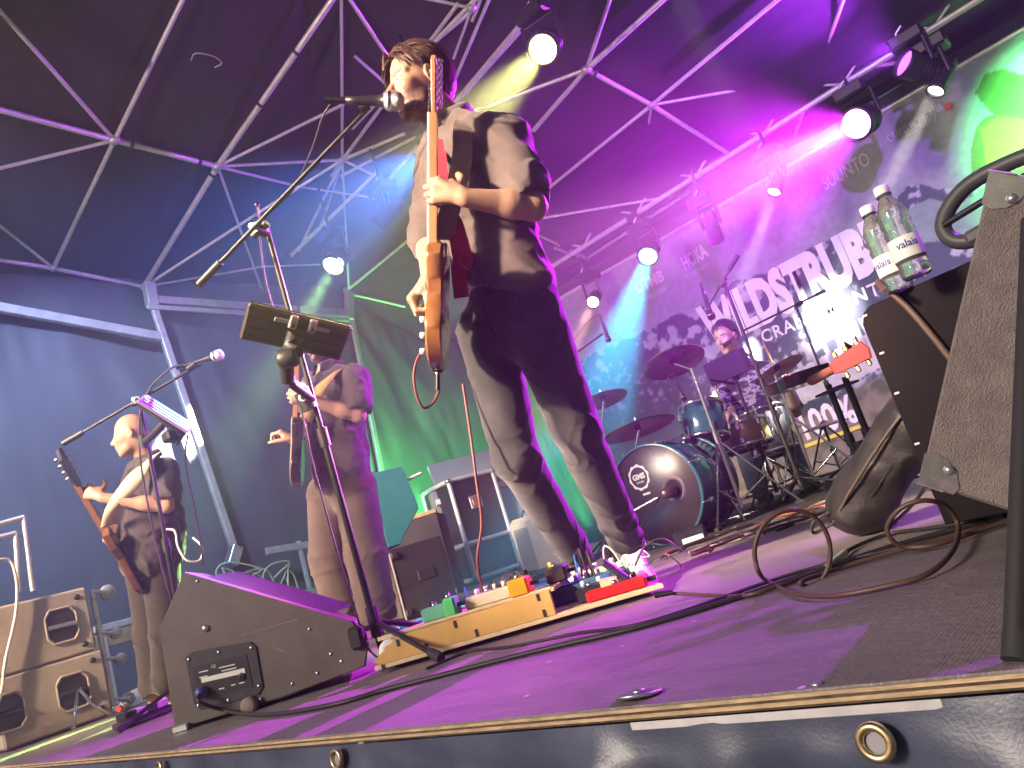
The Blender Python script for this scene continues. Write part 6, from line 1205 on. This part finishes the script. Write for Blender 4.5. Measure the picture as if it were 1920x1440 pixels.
MB().lathe([(0, 0), (.15, 0), (.165, .02), (.165, .05), (.14, .07), (0, .07)], V(D_r['pel'].x, D_r['pel'].y, zp-.07), ZU, 24).build('seat', BLACK_PLASTIC, st_); MB().tube([V(D_r['pel'].x, D_r['pel'].y, .05), V(D_r['pel'].x, D_r['pel'].y, zp-.06)], .014, 8).build('column', CHROME, st_); tripod(st_, V(D_r['pel'].x, D_r['pel'].y, 0), .25, .25, (0, 2.1, 4.2), CHROME)
rug = MB().box(V(bc.x-.1, bc.y+1.2, .004), (2.6, 2.4, .006)).build('drum_rug', mat('dark_rug', (.03, .022, .022), .95, 0, .4, 14, .4, 200)); tag(rug, 'dark rug under the drum kit', 'rug')
stg = thing('stage_box', 'small stage box with white sockets on the floor by the bass drum', 'stage box', on_z(1308, 1005, 0)); sb_ = on_z(1300, 1022, 0); MB().box(sb_+ZU*.045, (.16, .1, .08), Matrix.Rotation(.5, 3, 'Z'), .008).build('box', BLACK_METAL, stg); MB().box(sb_+ZU*.03-fH*.06, (.11, .01, .03), rotmat(rH, fH, ZU), .004).build('socket_strip', WHITE_PAINT, stg)
cabs = [CABLE, mat('rust_cable', (.3, .1, .05), .5), CABLE, mat('grey_cable', (.28, .25, .24), .5)]
WHERE = ['under the bass drum head', 'by the stage box', 'in front of the chrome cymbal stand', 'under the snare drum', 'below the floor tom', 'beside the gig bag strap', 'near the hi-hat stand', 'behind the standing cable loop']
for k in range(16):
    px0 = 1235+k*19+rng.uniform(-10, 10); p = on_z(px0, 1060-(px0-1235)*.3+rng.uniform(-22, 6), .012); pts = [p]
    for j in range(4): pts.append(V(pts[-1].x+rng.uniform(-.1, .25), pts[-1].y+rng.uniform(-.1, .3), rng.uniform(.01, .03)))
    tag(MB().tube(bez(pts, 18), .006, 6).build('drum_cable', cabs[k % 4]), '%s cable on the floor %s' % (['short black', 'rust-red', 'long black', 'grey'][k % 4], WHERE[k//2]), 'cable', 'cables around the drum kit')

# ------------------------------------------------------------------ right side: tilted cabinet, box with bottles, bag, cables
TOL = mat('grey_tolex', (.24, .2, .185), .55, 0, .2, 30, .6, 380); NIC2 = mat('nickel_corner', (.8, .77, .7), .25, .9, .1, 40)
tcb = thing('tolex_cabinet', 'grey textured speaker cabinet with metal corners tilted at the right picture edge', 'speaker cabinet', sight(1800, 930, 1.2))
oBL, oTL, oBR = sight(1724, 905, 1.22), sight(1857, 322, 1.16), sight(1905, 962, 1.17); cx = (oBR-oBL).normalized(); cy = oTL-oBL; cy = (cy-cx*cy.dot(cx)); CH_ = cy.length; cy.normalize(); cz = cx.cross(cy); cz = (bearing(1790, 610).normalized()*.93+RI*.2).normalized(); cz = (cz-cy*cz.dot(cy)).normalized(); cx = (cx-cz*cx.dot(cz)*.6).normalized(); cR3 = rotmat(cx, cy, cz)
cxv = (oBR-oBL).normalized()*.48; cyv = oTL-oBL; P8 = [oBL+cxv*i+cyv*j+cz*(.38*k) for i in (0, 1) for j in (0, 1) for k in (0, 1)]; cb = MB(); bv = .012
cx = cxv.normalized(); cy = cyv.normalized(); CH_ = cyv.length
cb.prism([(0, .014), (.004, .004), (.014, 0), (.47, 0), (.48, .014), (.48, CH_-.014), (.47, CH_), (.014, CH_), (.004, CH_-.004), (0, CH_-.014)], oBL, cx, cy, cz, .38, .006).build('cabinet', TOL, tcb)
for (u, v, du, dv) in ((0, CH_, 1, -1), (0, 0, 1, 1)):
    p = oBL+cx*u+cy*v; ply = [(0, 0), (.052, 0), (.058, .012), (.05, .034), (.034, .05), (.014, .056), (0, .05)]; c_ = MB().prism([(a*du, b*dv) for a, b in ply], p-cz*.0022-cx*.002*du-cy*.002*dv, cx, cy, cz, .0025, .0006).build('metal_corner', NIC2, tcb)
    MB().lathe([(0, 0), (.008, 0), (.0065, .004), (0, .0045)], p+cx*du*.036+cy*dv*.033-cz*.003, -cz, 14).build('screw', STEEL, c_); MB().box(p+cx*.016*du-cy*.0015*dv+cz*.02, (.04, .003, .05), cR3, .001).build('corner_wrap', NIC2, c_)
wr_ = oBL+cx*.13+cy*.0; pts = [wr_+cz*.02, V(*(wr_-ZU*.06)[:]), V(wr_.x+.0, wr_.y+.05, .012), V(wr_.x+.12, wr_.y+.02, .012), V(wr_.x+.2, wr_.y, .06)]; MB().tube(bez(pts, 20), .006, 8).build('wire_foot', mat('copper_rod', (.42, .25, .18), .35, .8), tcb)
pole = thing('leaning_pole', 'black metal pole standing on the stage edge at the right', 'pole', (-.25, .935, 0)); pt = sight(1926, 640, .98); pb0 = V(on_z(1886, 1276, 0)); pb0.y = .93; MB().tube([pb0+ZU*.004, lerp(pb0, pt, 1.5)], .0125, 16).build('tube', mat('matte_black', (.03, .028, .03), .55), pole); MB().tube([pb0+ZU*.001, pb0+(pt-pb0).normalized()*.03], .0145, 16).build('end_cap', RUBBER, pole)
C0 = sight(1606, 584, 1.86); C1 = on_z(1852, 474, C0.z); bx1_ = (C1-C0).normalized(); bx2_ = V(-bx1_.y, bx1_.x, 0); bx2_ = bx2_ if bx2_.dot(fH) > 0 else -bx2_; ZT = C0.z
bxm = mat('black_box_paint', (.014, .01, .012), .6, 0, .2, 10, .15, 300, spec=.12); mon = thing('monitor_cabinet', 'upright black monitor cabinet with small white screws, water bottles on top', 'speaker cabinet', V(C0.x, C0.y, 0))
cpoly = [(0, .02), (.62, .02), (.62, ZT), (.03, ZT), (.012, ZT-.01), (0, ZT-.035)]; MB().prism(cpoly, V(C0.x, C0.y, 0), bx1_, ZU, bx2_, .42, .004).build('cabinet', bxm, mon)
for px, py in ((1622, 592), (1654, 662), (1682, 737), (1720, 832)): p = on_plane(px, py, C0, bx2_)-bx2_*.001; MB().box(p, (.012, .003, .005), rotmat(bx1_, bx2_, ZU), .001).build('screw', WHITE_PAINT, mon)
for k in range(2): MB().box(V(C0.x, C0.y, .01)+bx1_*(.08+.4*k)+bx2_*.2, (.05, .3, .02), rotmat(bx1_, bx2_, ZU)).build('foot', RUBBER, mon)
cw = thing('draped_cable', 'brown cable draped over the corner of the black monitor cabinet', 'cable', sight(1700, 580, 1.8)); MB().tube(bez([on_z(1642, 548, ZT+.0)+bx2_*.05, on_plane(1650, 538, C0, bx2_)+ZU*.012, on_plane(1676, 548, C0, bx2_)-bx2_*.012, on_plane(1712, 582, C0, bx2_)-bx2_*.012, on_plane(1755, 632, C0, bx2_)-bx2_*.012, on_plane(1795, 682, C0, bx2_)-bx2_*.012, on_plane(1830, 720, C0, bx2_)-bx2_*.012], 40), .0075, 8).build('cord', mat('brown_cable', (.16, .1, .07), .5), cw)
PET = mat('clear_pet', (.95, 1, .97), .04, 0, trans=.92, ior=1.38, spec=.5); WATER = mat('label_film', (.85, .84, .8), .5); BLUEINK = mat('blue_ink', (.03, .05, .3), .5)
def bottle(label, px, py, wob=0., k=1.):
    p = on_z(px, py, ZT+.001); b = thing('water_bottle', label, 'bottle', p, 'water bottles on the monitor cabinet'); H_ = .215*k
    prof = [(0, 0), (.026*k, 0), (.031*k, .006), (.0315*k, .02), (.029*k, .03), (.0315*k, .038), (.0315*k, .05), (.0315*k, .088), (.0305*k, .094), (.0325*k, .104), (.029*k, .115), (.0325*k, .126), (.03*k, .138), (.0315*k, .15), (.024*k, .168), (.0145*k, .186), (.0125*k, .19), (.0125*k, .2)]
    MB().lathe(prof, p, ZU, 32).build('bottle_body', PET, b); MB().lathe([(.0322*k, .042), (.0325*k, .044), (.0325*k, .088), (.0322*k, .09)], p, ZU, 32).build('label', WATER, b)
    MB().lathe([(.0155*k, .197), (.0158*k, .2), (.0158*k, .213), (.0145*k, .216), (0, .216)], p, ZU, 24).build('cap', mat('white_cap', (.8, .8, .76), .4), b); MB().lathe([(.0165*k, .192), (.0172*k, .194), (.0165*k, .196)], p, ZU, 24).build('neck_ring', mat('dark_ring', (.05, .05, .08), .4), b)
    vd = (EYE-p); vd.z = 0; vd.normalize(); a0 = math.atan2(vd.y, vd.x)+wob
    tx = text_mesh('lettering', 'valais', BLUEINK, b, (0, 0, 0), V(1, 0, 0), V(0, 1, 0), .046*k, .017*k, 0, .02)
    for v in tx.data.vertices: a = a0+(v.co.x-.023*k)/(.0329*k); v.co = p+V(math.cos(a)*.0329*k, math.sin(a)*.0329*k, .063*k+v.co.y)
    return b
bottle('front water bottle with white label on the black monitor cabinet', 1722, 518, .15, 1.0); bottle('rear water bottle half hidden behind the other one', 1690, 545, -.6, .98)
rl = thing('cable_loop', 'dark flat cable looped on top of the monitor cabinet behind the tilted cabinet', 'cable', on_z(1820, 440, ZT)); lp = on_z(1812, 450, ZT+.01)+bx2_*.1; MB().tube(bez([lp+bx1_*.16, lp+bx1_*.05+ZU*.0, lp-bx1_*.045+ZU*.02, lp-bx1_*.06+ZU*.07, lp-bx1_*.0+ZU*.115, lp+bx1_*.09+ZU*.12, lp+bx1_*.2+ZU*.1], 40), .016, 10).build('cord', mat('grey_rubber', (.06, .065, .06), .45), rl)
tl = thing('tool_case', 'open dark case with tools and cables on the monitor cabinet', 'case', lp)
MB().box(V(lp.x, lp.y, ZT+.022)+bx1_*.06, (.15, .14, .03), rotmat(bx1_, bx2_, ZU)@Matrix.Rotation(R(-4), 3, 'Y'), .008).build('tray', mat('grey_tray', (.1, .09, .085), .5), tl); MB().box(V(lp.x, lp.y, ZT+.052)+bx1_*.09, (.14, .09, .012), rotmat(bx1_, bx2_, ZU)@Matrix.Rotation(R(-10), 3, 'Y'), .005).build('lid', mat('grey_lid', (.16, .15, .14), .45), tl)
MB().tube([V(lp.x, lp.y, ZT+.07)+bx1_*-.05-bx2_*.03, V(lp.x, lp.y, ZT+.085)+bx1_*.12-bx2_*.04], .007, 8).build('screwdriver', BLACK_METAL, tl)
# gig bag leaning on the cabinet
GB = mat('black_nylon', (.018, .016, .017), .42, 0, .3, 12, .25, 40); g_lo, g_hi = sight(1612, 944, 2.2), sight(1716, 792, 2.02)
gbag = thing('gig_bag', 'black padded gig bag leaning against the monitor cabinet', 'bag', V(g_lo.x, g_lo.y, 0)); up_ = (g_hi-g_lo).normalized(); sd_ = up_.cross(FW).normalized(); nn_ = sd_.cross(up_)
Fg = Field(np.minimum(npv(g_lo), npv(g_hi))-.25, np.maximum(npv(g_lo), npv(g_hi))+.28, .008); Fg.cap(g_lo+up_*.02, g_hi, .078, .07, .04, flat=(nn_, .8)); Fg.cap(g_lo+sd_*.03-ZU*.02, lerp(g_lo, g_hi, .7)+sd_*.02, .07, .06, .05); Fg.cap(g_hi, g_hi+up_*.12, .062, .04, .05); Fg.warp(.008, 9, 4, True, 2); Fg.warp(.006, 5, 6); field_obj('bag_shell', Fg, GB, gbag)
for s_ in (-1, 1): MB().tube(bez([g_lo-nn_*.06+sd_*s_*.07-up_*.04, lerp(g_lo, g_hi, .4)-nn_*.07+sd_*s_*.086, g_hi-nn_*.05+sd_*s_*.075, g_hi+up_*.1-nn_*.03+sd_*s_*.045], 24), .0045, 6).build('piping', mat('bag_piping', (.07, .055, .05), .5), gbag)
zp_ = [g_lo-nn_*.075+sd_*.03, lerp(g_lo, g_hi, .5)-nn_*.085+sd_*.035, g_hi-nn_*.07+sd_*.03]; MB().tube(bez(zp_, 16), .004, 6).build('zip', BLACK_METAL, gbag)
MB().tube(bez([g_lo-sd_*.08-up_*.02, g_lo-sd_*.14-up_*.06, g_lo-sd_*.13-up_*.11, g_lo-sd_*.07-up_*.1], 18), .014, 8).build('carry_loop', GB, gbag); MB().tube(bez([g_lo+sd_*.06-up_*.05-nn_*.05, g_lo+sd_*.1-up_*.1-nn_*.06, g_lo+sd_*.12-up_*.06-nn_*.06, g_lo+sd_*.09-up_*.02-nn_*.05], 16), .005, 6).build('zip_cord', RUBBER, gbag)
# red headstock guitar lying across its stand
rg = thing('red_guitar', 'guitar with red headstock and gold tuners lying on a stand right of the drums', 'guitar', sight(1560, 700, 3.2)); h0, h1, n0 = sight(1562, 693, 2.62), sight(1626, 655, 2.55), sight(1522, 714, 2.95); RED = mat('red_lacquer', (.4, .015, .015), .2, coat=.7); GOLD = mat('gold_tuner', (.8, .6, .25), .25, .9)
he = (h1-h0).normalized(); hs = UI; hs = (hs-he*hs.dot(he)).normalized(); hn2 = he.cross(hs); HLn = (h1-h0).length; MB().prism([(0, -.018), (.02, -.024), (HLn, -.032), (HLn+.01, .0), (HLn, .032), (.02, .024), (0, .018)], h0, he, hs, hn2, .016, .003).build('headstock', RED, rg)
for k in range(3):
    for s_ in (-1, 1): p = h0+he*(.03+.04*k)+hs*s_*.04; MB().box(p, (.016, .026, .012), rotmat(he, hs, hn2), .005).build('tuner_key', GOLD, rg); MB().lathe([(0, 0), (.008, 0), (.007, .015), (0, .015)], h0+he*(.03+.04*k)+hs*s_*.016, -hn2 if hn2.dot(FW) > 0 else hn2, 10).build('tuner_post', GOLD, rg)
MB().tube([h0+he*.01, n0], [.015, .019], 10).build('neck', mat('neck_red_brown', (.28, .09, .06), .35), rg); gd = (n0-h0).normalized(); Fd = [(0, -.04), (.03, -.09), (.1, -.1), (.16, -.085), (.22, -.085), (.3, -.12), (.36, -.1), (.38, 0)]; Fd = Fd+[(a, -b) for a, b in Fd[::-1][1:]]; x, y, z = frame(gd, ZU); MB().prism(Fd, n0, gd, y, x, .05, .006).build('body', mat('dark_red_body', (.03, .012, .012), .35, coat=.5), rg)
ks = thing('guitar_table_stand', 'black two-legged stand with a flat top under the red guitar', 'stand', sight(1590, 880, 3.2)); kp = sight(1560, 708, 3.2); x, y, z = frame(ZU, (h1-n0)); MB().box(kp-ZU*.05, (.2, .1, .01), rotmat(x, y, z), .003).build('top_board', mat('board_dark', (.05, .035, .04), .4), ks)
for o_ in (0, .14): q = kp+x*(-.05+o_); MB().tube([V(q.x, q.y, .01), V(q.x, q.y, kp.z-.02)], .014, 8).build('leg', BLACK_METAL, ks); MB().tube([V(q.x, q.y, kp.z*.45), V(q.x, q.y, kp.z*.55)], .02, 8).build('clutch', BLACK_PLASTIC, ks)
tripod(ks, V(kp.x, kp.y, 0), .2, .28, (.3, 2.4, 4.4), BLACK_METAL)
# cables on the floor at the right
BRC = mat('brown_lead', (.1, .055, .045), .42)
fc1 = thing('coiled_cable', 'stiff brown cable standing up in two large loops on the stage floor', 'cable', on_z(1600, 1100, 0))
D_ = 1.66; lp1 = [sight(1487+70*math.cos(a), 1033-80*math.sin(a), D_+.1*math.sin(a)*0) for a in np.linspace(R(-120), R(190), 22)]
pts = lp1[::1]; lst = [on_z(1850, 985, .01), on_z(1760, 1012, .01), on_z(1640, 1045, .01), on_z(1545, 1075, .008), on_z(1500, 1092, .012)]
lp2 = [sight(1415+0, 1050, D_), on_z(1440, 1090, .01), on_z(1490, 1113, .008), on_z(1560, 1117, .008), on_z(1650, 1102, .008), on_z(1735, 1078, .01), on_z(1785, 1035, .02), sight(1797, 990, 1.6), sight(1778, 952, 1.6), sight(1735, 938, 1.58), sight(1690, 952, 1.6), sight(1664, 985, 1.62), sight(1672, 1012, 1.62), sight(1700, 1026, 1.62), on_z(1760, 1020, .012), on_z(1850, 990, .01), on_z(1960, 955, .01)]
loop_a = [on_z(1500, 1092, .012)] + [sight(1486+71*math.sin(t), 1036+80*math.cos(t), 1.68) for t in np.linspace(R(35), R(300), 16)]
MB().tube(bez(lst[:-1]+loop_a+lp2[1:], 170), .0052, 8).build('cord', BRC, fc1)
xc = thing('signal_cable', 'thin cable with a white and green taped connector on the floor', 'cable', on_z(1560, 1060, 0)); MB().tube(bez([on_z(1250, 1112, .03), on_z(1330, 1116, .008), on_z(1400, 1116, .008), on_z(1470, 1094, .008), on_z(1530, 1072, .008), on_z(1558, 1060, .01)], 40), .0048, 8).build('cord', BRC, xc); MB().tube([on_z(1552, 1062, .011), on_z(1584, 1036, .011)], [.007, .0085], 10).build('taped_plug', mat('white_green_tape', (.6, .72, .58), .5), xc); MB().tube(bez([on_z(1584, 1036, .01), on_z(1610, 1022, .008), on_z(1670, 1000, .008), on_z(1760, 988, .008), on_z(1900, 960, .008)], 30), .0048, 8).build('cord', CABLE, xc)
MB().tube([on_z(1228, 1116, .035), on_z(1262, 1111, .03)], [.0085, .006], 10).build('jack_plug', BLACK_METAL, xc)
mc = thing('stage_cable', 'second black cable lying beside the speaker cable in front of the pedalboard', 'cable', on_z(900, 1215, 0)); MB().tube(bez([on_z(800, 1254, .008), on_z(880, 1222, .008), on_z(960, 1212, .009), on_z(1080, 1188, .009), on_z(1220, 1165, .008), on_z(1500, 1072, .008), on_z(1800, 1000, .008), on_z(1990, 940, .008)], 60), .0045, 8).build('cord', CABLE, mc)
a, b = on_z(1655, 962, .003), on_z(1726, 940, .003); tag(MB().box((a+b)/2, ((b-a).length, .05, .002), rotmat(*frame(ZU, b-a))).build('tape_strip', mat('yellow_tape', (.75, .6, .05), .5)), 'strip of yellow tape on the floor beside the gig bag', 'tape')
